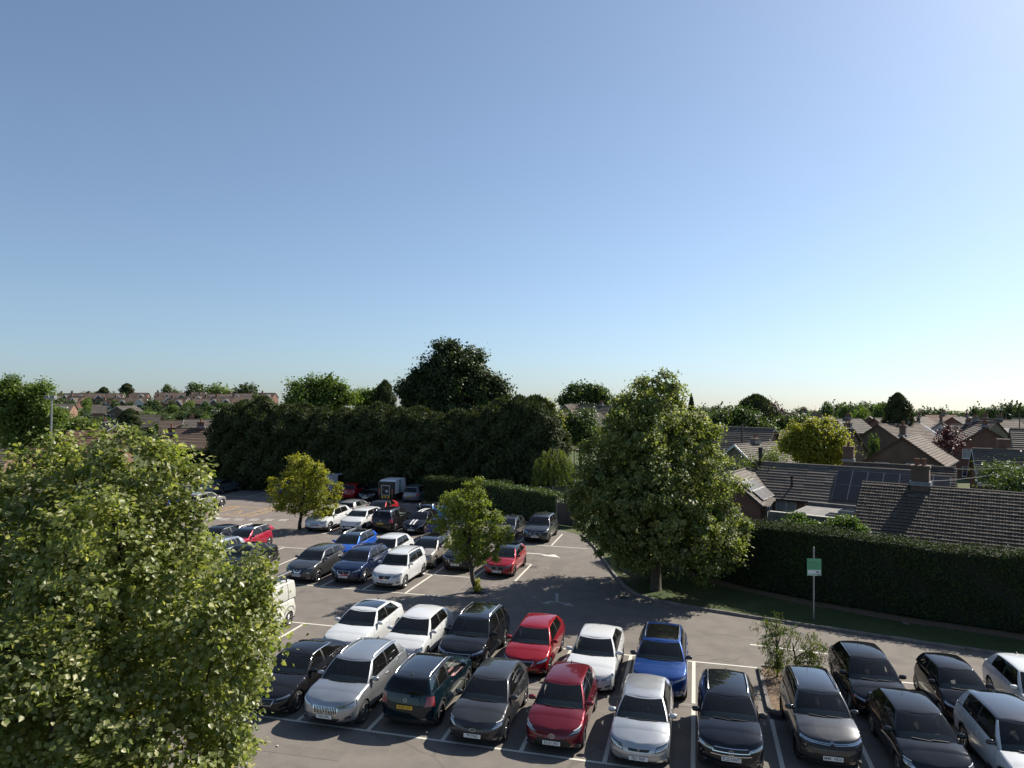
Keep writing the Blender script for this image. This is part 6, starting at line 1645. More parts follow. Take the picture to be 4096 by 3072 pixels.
# bungalow behind it, gable to the right
ridge_house('bungalow with dark mossy tiles right behind the solar panels', 3395, 1850, 3812, 1872, 4.5, 6.4, 2.1, 4.5, wall=MB_BROWN, roof=MT_MOSS, nc=15, group=GR_, barge='dark', chim=((-4.1, 0, 1.5, 0.9, 0.6, 1, ),))
gable_house('brown brick gable house with two roof windows and chimney', 3611, 1747, 76, R(52), 9.5, 7.6, 3.6, 6.4, wall=MB_BROWN, roof=MT_BROWN, nc=15, group=GR_, chim=((-3.2, 0.2, 1.2, 1.0, 0.6, 2, ),), wins=(('l', 1.6, 2.75, 2.6, 0.85, 3), ('l', -2.0, 2.75, 1.4, 0.8, 1), ('f', -2.5, 1.2, 1.2, 1.4, 0)), barge=None)
gable_house('brown brick bungalow with white bargeboards beside the yellow-green tree', 2943, 1779, 72, R(38), 9.0, 6.0, 2.9, 5.3, wall=MB_BUFF, roof=MT_PALE, nc=14, group=GR_, barge='white', bargew=0.26, chim=((-1.0, 0.1, 0.55, 0.9, 0.6, 1, ),), wins=(('l', 0.5, 2.1, 1.35, 1.15, 0),))
gable_house('dark brick gable behind the white-barged bungalow', 3075, 1727, 92, R(28), 9.0, 8.4, 3.4, 6.0, wall=MB_RED, roof=MT_BROWN, nc=12, group=GR_)
ridge_house('two-storey brown house with a wide white window under its eaves', 3515, 1697, 3672, 1693, 6.2, 8.0, 4.6, 7.2, wall=MB_BROWN, roof=MT_BROWN, nc=13, group=GR_, wins=(('f', -0.9, 3.1, 2.5, 1.25, 1, True), ('f', -0.9, 0.6, 2.5, 1.3, 1)), chim=((2.2, 0, 1.0, 1.0, 0.6, 2, ),))
ridge_house('house with a long grey roof slope left of the wide white window', 3270, 1712, 3410, 1718, 6.0, 8.6, 3.4, 6.6, wall=MB_BROWN, roof=MT_GREY, nc=15, group=GR_, chim=((1.9, 0, 0.9, 0.9, 0.6, 2, ),))
gable_house('red brick gable house in the middle distance with white windows', 3477, 1667, 190, R(62), 9, 7.0, 4.9, 7.6, wall=MB_RED, roof=MT_GREY, nc=10, group=GR_, wins=(('l', -1.6, 3.4, 1.9, 1.25, 1, True), ('l', 1.8, 3.4, 0.9, 1.2, 0), ('l', -1.6, 0.8, 1.9, 1.25, 1)))
gable_house('house with a pale solar roof catching the light', 3672, 1692, 135, R(58), 9, 7.4, 4.6, 7.4, wall=MB_BROWN, roof=MT_BROWN, nc=10, group=GR_, chim=((-3.0, 0, 1.0, 0.9, 0.6, 2, ),), pv=((-1, -3.9, 0.6, 1.7, 1.0, 3, 3),))
gable_house('white rendered gable house with dark verges', 3765, 1689, 165, R(60), 9, 7.6, 4.6, 7.6, wall=M_RENDER, roof=MT_GREY, nc=10, group=GR_, barge='dark', chim=((-2.4, 0, 1.2, 0.9, 0.6, 2, ),), wins=(('l', 0, 2.4, 1.1, 1.2, 0),))
gable_house('red brick gable house at right with white windows', 3945, 1711, 93, R(64), 9.5, 7.2, 4.7, 7.1, wall=MB_RED, roof=MT_BROWN, nc=12, group=GR_, wins=(('l', 1.6, 3.1, 1.2, 0.95, 0), ('l', -1.6, 3.0, 2.2, 1.25, 1, True), ('l', -1.6, 0.6, 2.2, 1.3, 1)), chim=((-3.6, 0, 0.9, 0.9, 0.6, 2, ),))
ridge_house('low bungalow with a broad ribbed roof at the right edge', 3900, 1795, 4230, 1806, 5.5, 6.8, 2.5, 5.5, wall=MB_RED, roof=MT_PALE, nc=17, group=GR_, barge='white', chim=((-0.8, 1.1, 1.0, 1.0, 0.6, 0, ),), wins=(('f', 0, 0.9, 2.2, 1.2, 1, True),))
ridge_house('grey roofed house cut by the right edge above the low bungalow', 4050, 1716, 4290, 1722, 7.2, 7.0, 4.9, 7.2, wall=MB_BUFF, roof=MT_PALE, nc=12, group=GR_, wins=(('f', -2.2, 3.2, 1.8, 1.2, 1, True),))
gable_house('grey gabled house behind the red brick gable at right', 4010, 1702, 150, R(50), 9, 7.6, 4.4, 7.4, wall=MB_BROWN, roof=MT_GREY, nc=9, group=GR_, chim=((2.0, 0, 1.0, 0.9, 0.6, 2, True),))
ridge_house('house with blue dormer and glazed panels behind the white gable', 3800, 1697, 3990, 1700, 5.0, 7.5, 5.0, 7.4, wall=MB_BROWN, roof=MT_GREY, nc=9, group=GR_, pv=((-1, 3.2, 0.5, 1.0, 1.5, 4, 2),), chim=((-1.0, 0, 1.0, 0.9, 0.6, 2, ),), wins=(('f', 0.5, 3.4, 2.0, 1.1, 1),))
gable_house('slate roofed house peeping out right of the tall lime', 2790, 1705, 86, R(-38), 9, 7.5, 4.2, 7.0, end=-1, wall=MB_BROWN, roof=MT_PALE, nc=15, group=GR_)
# long terrace roofs further off at right
GT_ = 'roofs in the distance at right'
terr = [(3210, 1668, 3330, 1669, 160, MT_GREY), (3330, 1675, 3440, 1677, 140, MT_GREY), (3500, 1672, 3600, 1672, 150, MT_BROWN), (3100, 1655, 3170, 1650, 190, MT_RED), (3170, 1648, 3215, 1652, 185, MT_BROWN), (3700, 1660, 3820, 1660, 210, MT_RED), (3810, 1667, 3900, 1668, 190, MT_GREY), (3560, 1690, 3640, 1690, 130, MT_GREY), (3870, 1675, 3980, 1676, 160, MT_GREY), (3980, 1680, 4070, 1681, 150, MT_BROWN), (4050, 1672, 4200, 1676, 180, MT_GREY), (3900, 1686, 3985, 1686, 140, MT_BROWN), (3260, 1682, 3345, 1684, 125, MT_BROWN), (3050, 1662, 3100, 1664, 170, MT_RED), (3640, 1668, 3705, 1668, 185, MT_BROWN)]
for i, (x0, y0, x1, y1, dd, mt) in enumerate(terr):
    p = at(x0, y0, dd); q = at(x1, y1, dd * random.uniform(0.96, 1.04)); m = (p + q) / 2
    house('distant brick house roof among the right-hand rooftops', (m.x, m.y, m.z - 7.2), math.atan2(q.y - p.y, q.x - p.x), (q - p).length, 7.5, 4.7, 7.2, random.choice([MB_RED, MB_BROWN, MB_BUFF]), mt, nc=7, group=GT_, gutter=False, chim=((random.uniform(-2, 2), 0, 1.0, 0.9, 0.6, 2, i % 3 == 0),), wins=(('f', -1.5, 3.2, 1.6, 1.1, 1), ('f', 1.8, 3.2, 1.4, 1.1, 1)))
# centre, seen between the lime and the cypresses
GC_ = 'houses across the road in the centre'
gable_house('brown house with a dark gable at the end of the side road', 2245, 1652, 150, R(30), 10, 8.5, 3.4, 6.0, wall=MB_RED, roof=MT_GREY, nc=10, group=GC_, chim=((3.2, 0, 0.9, 0.9, 0.6, 1, ),))
gable_house('orange brick house with white bargeboards left of the tall lime', 2440, 1636, 165, R(160), 12, 7.0, 4.2, 6.8, wall=MB_ORANGE, roof=MT_BROWN, nc=10, group=GC_, barge='white', end=1, wins=(('r', 0, 3.4, 1.0, 1.3, 0),), bargew=0.3)
ridge_house('long grey roof far behind the orange brick house', 2330, 1622, 2440, 1624, 7.9, 8, 5.2, 7.9, wall=MB_BROWN, roof=MT_GREY, nc=8, group=GC_, chim=((1.5, 0, 0.9, 0.9, 0.6, 2, ),))
gable_house('gabled house with white bargeboards far left in the centre group', 2262, 1618, 210, R(40), 10, 8, 4.6, 7.5, wall=MB_RED, roof=MT_BROWN, nc=8, group=GC_, barge='white')
gable_house('red tiled house just right of the tall lime crown', 2870, 1642, 150, R(-30), 10, 8, 4.6, 7.4, wall=MB_RED, roof=MT_RED, nc=9, group=GC_)
gable_house('grey tiled gable in front of the red tiled house', 2845, 1658, 135, R(120), 8, 7, 4.0, 6.6, wall=MB_RED, roof=MT_GREY, nc=9, group=GC_, barge='white')

# left: bungalows behind the car park hedge
GL_ = 'bungalows left of the cypress screen'
ridge_house('brown tiled bungalow with a brick chimney above the left hedge', 655, 1741, 852, 1738, 5.0, 7.4, 2.4, 5.0, wall=MB_RED, roof=MT_BROWN, nc=15, group=GL_, chim=((-2.0, 0, 1.0, 0.9, 0.6, 1, ),))
ridge_house('bungalow with solar panels and white bargeboards behind the brown one', 700, 1715, 842, 1714, 5.6, 7.0, 2.8, 5.6, wall=MB_RED, roof=MT_BROWN, nc=11, group=GL_, barge='white', bargew=0.25, chim=((1.0, 0, 0.9, 0.9, 0.6, 1, ),), pv=((-1, -3.0, 0.5, 1.0, 1.6, 3, 1),))
ridge_house('reddish brown roof left of the chimney bungalow', 275, 1726, 415, 1724, 5.2, 7.4, 2.5, 5.2, wall=M_RENDER, roof=MT_RED, nc=14, group=GL_)
ridge_house('ribbed brown roof partly behind the lime crown', 330, 1745, 490, 1745, 4.8, 7.0, 2.4, 4.8, wall=MB_RED, roof=MT_BROWN, nc=14, group=GL_)
gable_house('dark gable with red tiles at the far left edge', 52, 1758, 84, R(20), 9, 7.0, 2.7, 5.2, wall=MB_RED, roof=MT_RED, nc=14, group=GL_)
ridge_house('grey roof cut by the left edge beside the dark gable', -90, 1762, 40, 1760, 5.0, 7.0, 2.6, 5.0, wall=MB_BROWN, roof=MT_GREY, nc=12, group=GL_)
gable_house('small gable with white barge in the left middle distance', 468, 1696, 140, R(140), 9, 7.4, 3.0, 5.6, wall=MB_RED, roof=MT_BROWN, nc=10, group=GL_, barge='white', chim=((1.5, 0, 0.8, 0.9, 0.6, 1, ),))
gable_house('dark gable with chimney left of the long pale roof', 642, 1683, 150, R(25), 11, 7.4, 3.2, 5.8, wall=MB_RED, roof=MT_BROWN, nc=10, group=GL_, chim=((0.5, 0, 0.9, 0.9, 0.6, 1, ),))
gable_house('white barged bungalow with a long pale roof by the wooden pole', 742, 1678, 150, R(14), 16, 7.4, 3.0, 5.6, wall=MB_RED, roof=MT_PALE, nc=9, group=GL_, barge='white', bargew=0.3)
gable_house('red brick gable sunk among the shrubs at left', 490, 1660, 190, R(200), 9, 7.0, 3.0, 6.0, wall=MB_ORANGE, roof=MT_GREY, nc=8, group=GL_, end=1)
# hillside estate
GE_ = 'houses on the far estate'
gable_house('house with a white flat dormer and brick gable on the estate', 296, 1615, 255, R(15), 11, 8.4, 4.4, 6.6, wall=MB_ORANGE, roof=MT_GREY, nc=8, group=GE_, end=1)
p = at(250, 1618, 250); b = MB(); b.box(-5.2, 4.6, 0, 2.4, -1.9, 0.6); dm = b.build('dormer', M_RENDER, bpy.data.objects[[o.name for o in bpy.data.objects if o.get('label', '').startswith('house with a white flat dormer')][0]]); dm.location = (-0.3, -3.4, 5.0)
w_ = MB(); w_.box(-4.6, 4.0, -0.03, 0.03, -1.0, 0.3); q = w_.build('dormer_window', M_PANE, dm.parent); q.location = (-0.3, -3.45, 4.7)
ridge_house('wide grey roofed house with orange gable end on the estate', 372, 1619, 425, 1619, 6.2, 8.4, 3.6, 6.2, wall=MB_ORANGE, roof=MT_GREY, nc=8, group=GE_, wins=(('f', -3, 1.6, 2.4, 1.5, 2), ('f', 2.2, 1.6, 2.0, 1.5, 1)), chim=((2.5, 0, 1.0, 0.9, 0.6, 2, ),))
gable_house('brown gable house with paired white windows on the estate', 470, 1625, 250, R(80), 9, 9.0, 3.6, 6.2, wall=MB_BROWN, roof=MT_GREY, nc=8, group=GE_, barge='white', wins=(('l', 2.0, 2.0, 1.8, 1.6, 1), ('l', -2.0, 2.0, 1.5, 1.6, 1)))
def estate_house(wall, barge):
    """ridge across, a projecting front gable with white bargeboards"""
    root = house('x', (0, 0, 0), 0, 9.0, 7.6, 4.9, 7.5, wall, MT_BROWN, nc=6, barge=barge, gutter=False, chim=((-3.4, 0.3, 1.1, 0.9, 0.6, 2),), wins=(('f', -2.6, 3.0, 1.8, 1.2, 1),))
    b = MB(); b.poly([(0.4, -5.0, -3), (4.4, -5.0, -3), (4.4, -5.0, 4.6), (2.4, -5.0, 6.6), (0.4, -5.0, 4.6)]); b.quad((0.4, -5, -3), (0.4, -3.7, -3), (0.4, -3.7, 4.6), (0.4, -5, 4.6)); b.quad((4.4, -5, -3), (4.4, -3.7, -3), (4.4, -3.7, 4.6), (4.4, -5, 4.6)); b.build('gable_wall', wall, root)
    r = MB()
    for sg in (-1, 1):
        e = Vector((2.4 + sg * 2.35, 0, 4.30)); t = Vector((2.4, 0, 6.68)); r.quad((e.x, -5.35, e.z), (e.x, -1.2, e.z), (t.x, -1.2, t.z), (t.x, -5.35, t.z))
    ro = r.build('gable_roof', MT_BROWN, root); g = MB()
    for sg in (-1, 1): g.bar((2.4 + sg * 2.4, -5.4, 4.25), (2.4, -5.4, 6.66), 0.06, 0.5)
    g.build('bargeboard', M_UPVC, ro)
    window(root, Matrix.Translation((2.4, -5.04, 2.9)), 2.0, 1.25, 1); window(root, Matrix.Translation((2.4, -5.04, 0.4)), 2.2, 1.4, 1)
    return root
protos = [estate_house(MB_RED, None), estate_house(MB_BROWN, 'white'), estate_house(M_RENDER, None)]
elab = ['red brick estate house with a white-barged front gable', 'brown brick estate house with a white-barged front gable', 'white rendered estate house with a front gable']
rows_ = [  # (gable apex px, py), distance, kind
 [(438, 1608, 430, 2), (487, 1600, 430, 0), (543, 1597, 430, 2), (660, 1592, 440, 0), (715, 1600, 430, 1), (803, 1601, 430, 0), (851, 1597, 435, 1), (898, 1596, 435, 0)],
 [(310, 1580, 480, 1), (375, 1580, 480, 0), (455, 1580, 480, 1), (556, 1578, 480, 0), (655, 1576, 480, 0), (706, 1577, 480, 0), (792, 1586, 460, 0), (824, 1583, 465, 0), (872, 1584, 465, 1), (905, 1583, 465, 0)],
 [(232, 1584, 520, 0), (262, 1580, 520, 1), (300, 1592, 450, 0), (795, 1573, 530, 1), (945, 1580, 520, 0), (972, 1580, 520, 1), (1010, 1578, 540, 0), (1075, 1578, 540, 0), (965, 1594, 440, 0)]]
first = [True] * 3
for row in rows_:
    for (x, y, dd, k) in row:
        dd *= 0.8; p = at(x, y, dd)
        if first[k]: o = protos[k]; first[k] = False
        else: o = copy_tree(protos[k])
        rr = R(random.uniform(-22, 22)) - p.x / dd * 0.3; o.scale = [random.uniform(0.92, 1.1)] * 3
        o.rotation_euler = (0, 0, rr)
        o.location = (p.x - 2.4 * math.cos(rr), p.y + 5.2, p.z - 6.66 * o.scale[2]); tag(o, elab[k], 'house', GE_)
# ------------------------------------------------------------------ trees beyond the car park
def px_tree(name, label, L, n, size, mat, base_z=0.0, group='trees beyond the car park', seed=1, cat='tree', bark=M_BARKD, r0=0.22, **k):
    lob = px_lobes(L); cx = sum(l[0] * l[3] for l in lob) / sum(l[3] for l in lob); cy = sum(l[1] * l[3] for l in lob) / sum(l[3] for l in lob)
    return tree(name, label, cat, (cx, cy, base_z), lob, n, size, mat, bark, r0, group, 'quad', k.pop('clump', 0.5), k.pop('per', 20), seed, limbs=k.pop('limbs', 12), **k)
px_tree('broadleaf_tree', 'great dark tree rising above the cypress screen', [(1800, 1500, 92, 130), (1720, 1480, 92, 70), (1860, 1470, 92, 80), (1790, 1420, 92, 62), (1690, 1560, 92, 90), (1900, 1560, 92, 110), (1980, 1600, 92, 75), (1640, 1600, 92, 65), (1790, 1600, 92, 150), (1950, 1530, 92, 50), (1640, 1530, 92, 30), (2010, 1570, 92, 40), (1820, 1400, 92, 38)], 26000, 0.36, ML_DARK, seed=51, clump=0.42, per=26, core=5000, csize=0.9, shell=0.75, up=0.6, rough=6)
px_tree('broadleaf_tree', 'light green tree behind the left half of the cypress screen', [(1220, 1590, 105, 75), (1320, 1580, 105, 70), (1180, 1610, 105, 50), (1270, 1560, 105, 55), (1370, 1600, 105, 55), (1330, 1530, 105, 38), (1290, 1620, 105, 80)], 9000, 0.38, ML_BRIGHT, seed=52, core=1500, csize=0.8, up=0.6)
px_tree('broadleaf_tree', 'pale green tree between the light tree and the spruce', [(1440, 1590, 120, 35), (1490, 1590, 120, 40), (1460, 1610, 120, 40)], 3000, 0.4, ML_BRIGHT, seed=53, core=600, csize=0.8)
px_tree('broadleaf_tree', 'bright leafy tree at the far left edge above the lime', [(60, 1590, 70, 75), (150, 1610, 70, 80), (20, 1650, 70, 100), (170, 1680, 70, 75), (90, 1700, 70, 110), (-60, 1620, 70, 110), (230, 1690, 70, 35), (40, 1560, 70, 40), (215, 1640, 70, 28)], 16000, 0.26, ML_BRIGHT, seed=54, core=3000, csize=0.6, clump=0.34, up=0.6)
px_tree('willow_tree', 'pale weeping shrub below the left rooftops', [(310, 1705, 110, 50), (350, 1715, 110, 40), (270, 1715, 110, 35)], 3500, 0.36, ML_WILLOW, seed=55, core=500, csize=0.7, down=1.5)
px_tree('yellow_tree', 'golden green round garden tree beside the white-barged bungalow', [(3260, 1770, 68, 95), (3190, 1790, 68, 65), (3330, 1790, 68, 70), (3240, 1720, 68, 50), (3290, 1720, 68, 45), (3370, 1810, 68, 40), (3160, 1760, 68, 38), (3260, 1830, 68, 70), (3190, 1730, 68, 35), (3350, 1745, 68, 40)], 14000, 0.22, ML_YELL, seed=56, core=2500, csize=0.5, clump=0.3, up=0.6, rough=5)
px_tree('broadleaf_tree', 'dense green bush in front of the tall cypress at right', [(2900, 1720, 96, 75), (2980, 1720, 96, 65), (2870, 1690, 96, 45), (3060, 1740, 96, 60), (2950, 1670, 96, 45), (3010, 1700, 96, 60)], 9000, 0.32, ML_MID, seed=57, core=1800, csize=0.8)
px_tree('broadleaf_tree', 'round dark green bush left of the yellow tree', [(3145, 1700, 100, 45), (3190, 1700, 100, 40), (3120, 1720, 100, 35)], 4000, 0.32, ML_MID, seed=58, core=700, csize=0.7)
px_tree('copper_tree', 'purple-leaved tree beside the tall cypress', [(3075, 1640, 108, 32), (3060, 1670, 108, 32), (3090, 1670, 108, 25)], 2600, 0.32, ML_PURPLE, seed=59, core=400, csize=0.6)
px_tree('copper_shrub', 'purple shrub in front of the white rendered gable', [(3800, 1745, 84, 28), (3790, 1775, 84, 34), (3830, 1780, 84, 30), (3780, 1730, 84, 14), (3815, 1725, 84, 12)], 1500, 0.24, ML_PURPLE, seed=60, r0=0.1)
px_tree('broadleaf_tree', 'green tree standing by the side road in the centre', [(2310, 1700, 100, 65), (2350, 1690, 100, 55), (2290, 1740, 100, 50), (2340, 1740, 100, 60)], 6000, 0.30, ML_MID, seed=61, core=1200, csize=0.6, bark=M_BARKD)
px_tree('broadleaf_tree', 'large rounded tree on the skyline left of the tall lime', [(2310, 1580, 220, 45), (2370, 1570, 220, 50), (2410, 1590, 220, 35), (2270, 1595, 220, 30)], 5000, 0.75, ML_MID, seed=62, core=900, csize=1.6, clump=0.9)
px_tree('broadleaf_tree', 'fresh green trees end of the cypress screen', [(2150, 1660, 76, 55), (2190, 1700, 76, 45), (2130, 1720, 76, 60), (2200, 1760, 76, 35)], 6000, 0.24, ML_MID, seed=63, core=900, csize=0.5)
px_tree('golden_conifer', 'golden pointed conifer on the right end of the cypress screen', [(2195, 1640, 86, 20, 60), (2200, 1680, 86, 28, 40)], 2200, 0.22, ML_YELL, seed=64, core=300, csize=0.4)
px_tree('laurel_bush', 'fresh green bush poking over the hedge by the block wall', [(3190, 2095, 39.5, 45, 40), (3150, 2120, 39.5, 35), (3240, 2120, 39.5, 35), (3200, 2070, 39.5, 20)], 3600, 0.14, ML_FRESH, 0.1, seed=65, clump=0.14, r0=0.05, group=None, cat='bush')
px_tree('laurel_bush', 'fresh green bush poking over the hedge below the mossy roof', [(3380, 2100, 38.5, 45, 40), (3330, 2120, 38.5, 32), (3430, 2125, 38.5, 34), (3400, 2085, 38.5, 20)], 3600, 0.14, ML_FRESH, 0.1, seed=66, clump=0.14, r0=0.05, group=None, cat='bush')
px_tree('garden_shrub', 'loose green shrub at the right edge above the mossy roof', [(4050, 1935, 52, 55), (4090, 1910, 52, 50), (3990, 1950, 52, 30), (4100, 1960, 52, 50)], 3000, 0.2, ML_MID, seed=67, r0=0.08, group=None, cat='bush')
px_tree('garden_shrub', 'rounded shrubs by the low bungalow at right', [(3960, 1890, 62, 25), (4000, 1900, 62, 30), (4040, 1895, 62, 25)], 2200, 0.2, ML_MID, seed=68, r0=0.08, group=None, cat='bush')
px_tree('garden_shrub', 'grey green shrub below the white-barged gable', [(3010, 1855, 62, 22), (2990, 1870, 62, 22), (3090, 1840, 64, 25), (3060, 1850, 64, 20)], 1800, 0.18, ML_WILLOW, seed=69, r0=0.06, group=None, cat='bush')
def willow():
    rg = np.random.default_rng(71); p = at(2215, 1830, 66); base = np.array([p.x, p.y, 0]); C = []; T = []; N = []
    root = empty('willow_tree', base); tag(root, 'weeping willow hanging over the panel fence', 'tree', 'trees beyond the car park')
    b = MB(); b.tube([(0, 0, -0.1), (0.1, 0, 2.0), (0.0, 0, 4.2)], [0.2, 0.16, 0.06], 8)
    for i in range(230):
        a = rg.uniform(0, 6.28); r = 2.1 * math.sqrt(rg.random()); z1 = 5.5 - 0.42 * r * r + rg.normal(0, 0.2); L = min(z1 - 1.2, rg.uniform(1.0, 3.4))
        x0, y0 = r * math.cos(a), r * math.sin(a) * 0.8
        if i < 24: b.tube([(0, 0, 3.2), (x0 * 0.5, y0 * 0.5, z1 + 0.1), (x0, y0, z1 - 0.2)], [0.05, 0.03, 0.01], 5)
        for t in np.linspace(0, 1, 26): C.append((x0 * (1 + 0.15 * t) + rg.normal(0, 0.06), y0 * (1 + 0.15 * t) + rg.normal(0, 0.06), z1 - L * t)); T.append((rg.normal(0, .25), rg.normal(0, .25), -1)); N.append((math.cos(a), math.sin(a), 0.2))
    link(bpy.data.objects.new('trunk', b.mesh('trunk', M_BARKD, 60)), root)
    link(bpy.data.objects.new('crown', leaves_mesh('crown', np.array(C), np.array(N), rg.uniform(0.22, 0.34, len(C)), ML_WILLOW, 'blade', 0.5, 0.5, np.array(T), 72)), root)
willow()
# bare dead tree in front of the screen
def dead():
    rg = random.Random(81); p = at(1660, 1790, 73.5); root = empty('dead_tree', (p.x, p.y, 0)); tag(root, 'bare dead tree standing against the dark cypress screen', 'tree', 'trees beyond the car park'); b = MB()
    def br(s, d, L, r, k):
        e = s + d * L; m = s.lerp(e, 0.5) + Vector((rg.uniform(-1, 1), 0, rg.uniform(-1, 1))) * L * 0.08
        b.tube([s, m, e], [r, r * 0.8, r * 0.55], 5)
        if k:
            for _ in range(3): br(e if rg.random() < 0.6 else m, (d + Vector((rg.uniform(-0.9, 0.9), rg.uniform(-0.5, 0.5), rg.uniform(-0.2, 0.6)))).normalized(), L * rg.uniform(0.5, 0.8), r * 0.5, k - 1)
    b.tube([(0, 0, -0.2), (0.1, 0, 2.2), (0.15, 0, 4.0)], [0.10, 0.07, 0.05], 6)
    for dx, dz in ((-0.9, 0.3), (0.2, 1.0), (0.8, 0.7), (-0.4, 0.9), (0.6, 0.2), (-1, 0.05)): br(Vector((0.12, 0, rg.uniform(2.2, 4.0))), Vector((dx, -0.1, dz)).normalized(), 1.5, 0.035, 3)
    b.build('trunk', M_DEAD, root)
dead()
# single conifers
def cone_tree(label, px_, top, bot, dd, wpx, k=0, mat=None, group='conifers among the houses'):
    p = at(px_, top, dd); q = at(px_, bot, dd); h = p.z - min(q.z, 0.0); r = wpx * dd / CAM_F
    z0 = min(q.z, 0.0)
    return cypress(p.x, p.y, z0, (r / 2.5, r / 2.5, h / 9.6), k, random.uniform(0, 6), label, group)
cone_tree('tall pointed conifer above the bushes right of the lime', 3025, 1572, 1700, 105, 75, 1)
cone_tree('black-green cypress standing among the right-hand rooftops', 3592, 1578, 1700, 120, 50, 0)
cone_tree('dark spruce left of the great dark tree', 1540, 1540, 1640, 118, 45, 2)
cone_tree('pyramid conifer on the left skyline', 508, 1535, 1600, 470, 26, 0)
cone_tree('round-topped conifer left of the pyramid one on the skyline', 415, 1546, 1600, 480, 20, 1)
cone_tree('dark cypress among the estate gardens at left', 520, 1640, 1740, 175, 38, 2)
cone_tree('thin conifer tip behind the tall lime at right', 2765, 1580, 1660, 130, 12, 0)
# grown broadleaf forms, copied for the distance
def far_proto(seed, mat, rad=3.2, n=1500):
    rg = np.random.default_rng(seed); lob = [(0, 0, 4.6, rad, rad, rad * 0.85)]
    for _ in range(9):
        a = rg.uniform(0, 6.28); lob.append((rad * 0.6 * math.cos(a), rad * 0.6 * math.sin(a), 4.4 + rg.uniform(-1.4, 2.2), rad * rg.uniform(0.35, 0.6)))
    C, N, P = crown_points(lob, n, 0.42, 18, seed, 0.15, 0.5, 0.7)
    C = np.concatenate([C, rg.normal(0, rad * 0.4, (350, 3)) + np.array([0, 0, 4.6])]); N = np.concatenate([N, rg.normal(0, 1, (350, 3))]); sz = np.concatenate([rg.uniform(0.3, 0.6, len(C) - 350), np.full(350, 1.0)])
    b = MB(); b.tube([(0, 0, -0.5), (0, 0, 2.4), (0, 0, 4.5)], [0.28, 0.2, 0.1], 7)
    for q in P[:7]: b.tube([(0, 0, 2.2), tuple(q * np.array([.5, .5, .75])), tuple(q)], [0.12, 0.07, 0.02], 5)
    return leaves_mesh('crown', C, N, sz, mat, 'quad', 0.5, seed=seed), b.mesh('trunk', M_BARKD)
FP = [far_proto(91, ML_MID), far_proto(92, ML_DARK), far_proto(93, ML_BRIGHT), far_proto(94, ML_MID, 3.0), far_proto(95, ML_DARK, 3.4)]
def far_tree(px_, top, dd, wpx, k, label, group, zb=None):
    p = at(px_, top, dd); r = wpx * dd / CAM_F; z0 = zb if zb is not None else hgt(p.x, p.y) - 1.0
    root = empty('tree', (p.x, p.y, z0), random.uniform(0, 6)); h = p.z - z0
    root.scale = (r / 3.6, r / 3.6, h / 8.2); tag(root, label, 'tree', group)
    for nm, me in zip(('crown', 'trunk'), FP[k]): inst(nm, me, root)
GSK = 'trees on the skyline'
sky_l = [(140, 1533, 470, 26, 4), (190, 1562, 470, 30, 1), (340, 1565, 500, 28, 0), (378, 1562, 500, 22, 3), (455, 1568, 520, 22, 2), (672, 1536, 500, 26, 0), (700, 1550, 500, 24, 3), (790, 1528, 480, 42, 0), (765, 1550, 480, 30, 3), (880, 1532, 470, 55, 2), (850, 1560, 470, 40, 2), (985, 1529, 440, 48, 4), (960, 1560, 440, 34, 4), (230, 1572, 500, 24, 1), (30, 1560, 470, 40, 4), (740, 1564, 490, 28, 1), (920, 1562, 480, 26, 4)]
for q in sky_l: far_tree(*q, {0: 'grey-green tree on the left skyline', 1: 'dark low tree on the left skyline', 2: 'bright green dome of a tree on the left skyline', 3: 'feathery green tree on the left skyline', 4: 'dark domed tree on the left skyline'}[q[4]], GSK)
random.seed(12)
for i in range(48):
    x = 2480 + i * 36 + random.uniform(-12, 12); dd = random.uniform(300, 420)
    top = 1640 - (26 if 3320 < x < 3560 else 8 if x < 2900 else 16 if x > 3950 else 0) * random.uniform(0.7, 1.2) - random.uniform(0, 14)
    k = random.choice([0, 1, 3, 4, 0, 3]); far_tree(x, top, dd, random.uniform(28, 46), k, {0: 'mid-green tree in the hazy tree line at right', 1: 'dark tree in the hazy tree line at right', 3: 'feathery tree in the hazy tree line at right', 4: 'dark domed tree in the hazy tree line at right'}[k], 'tree line at right')
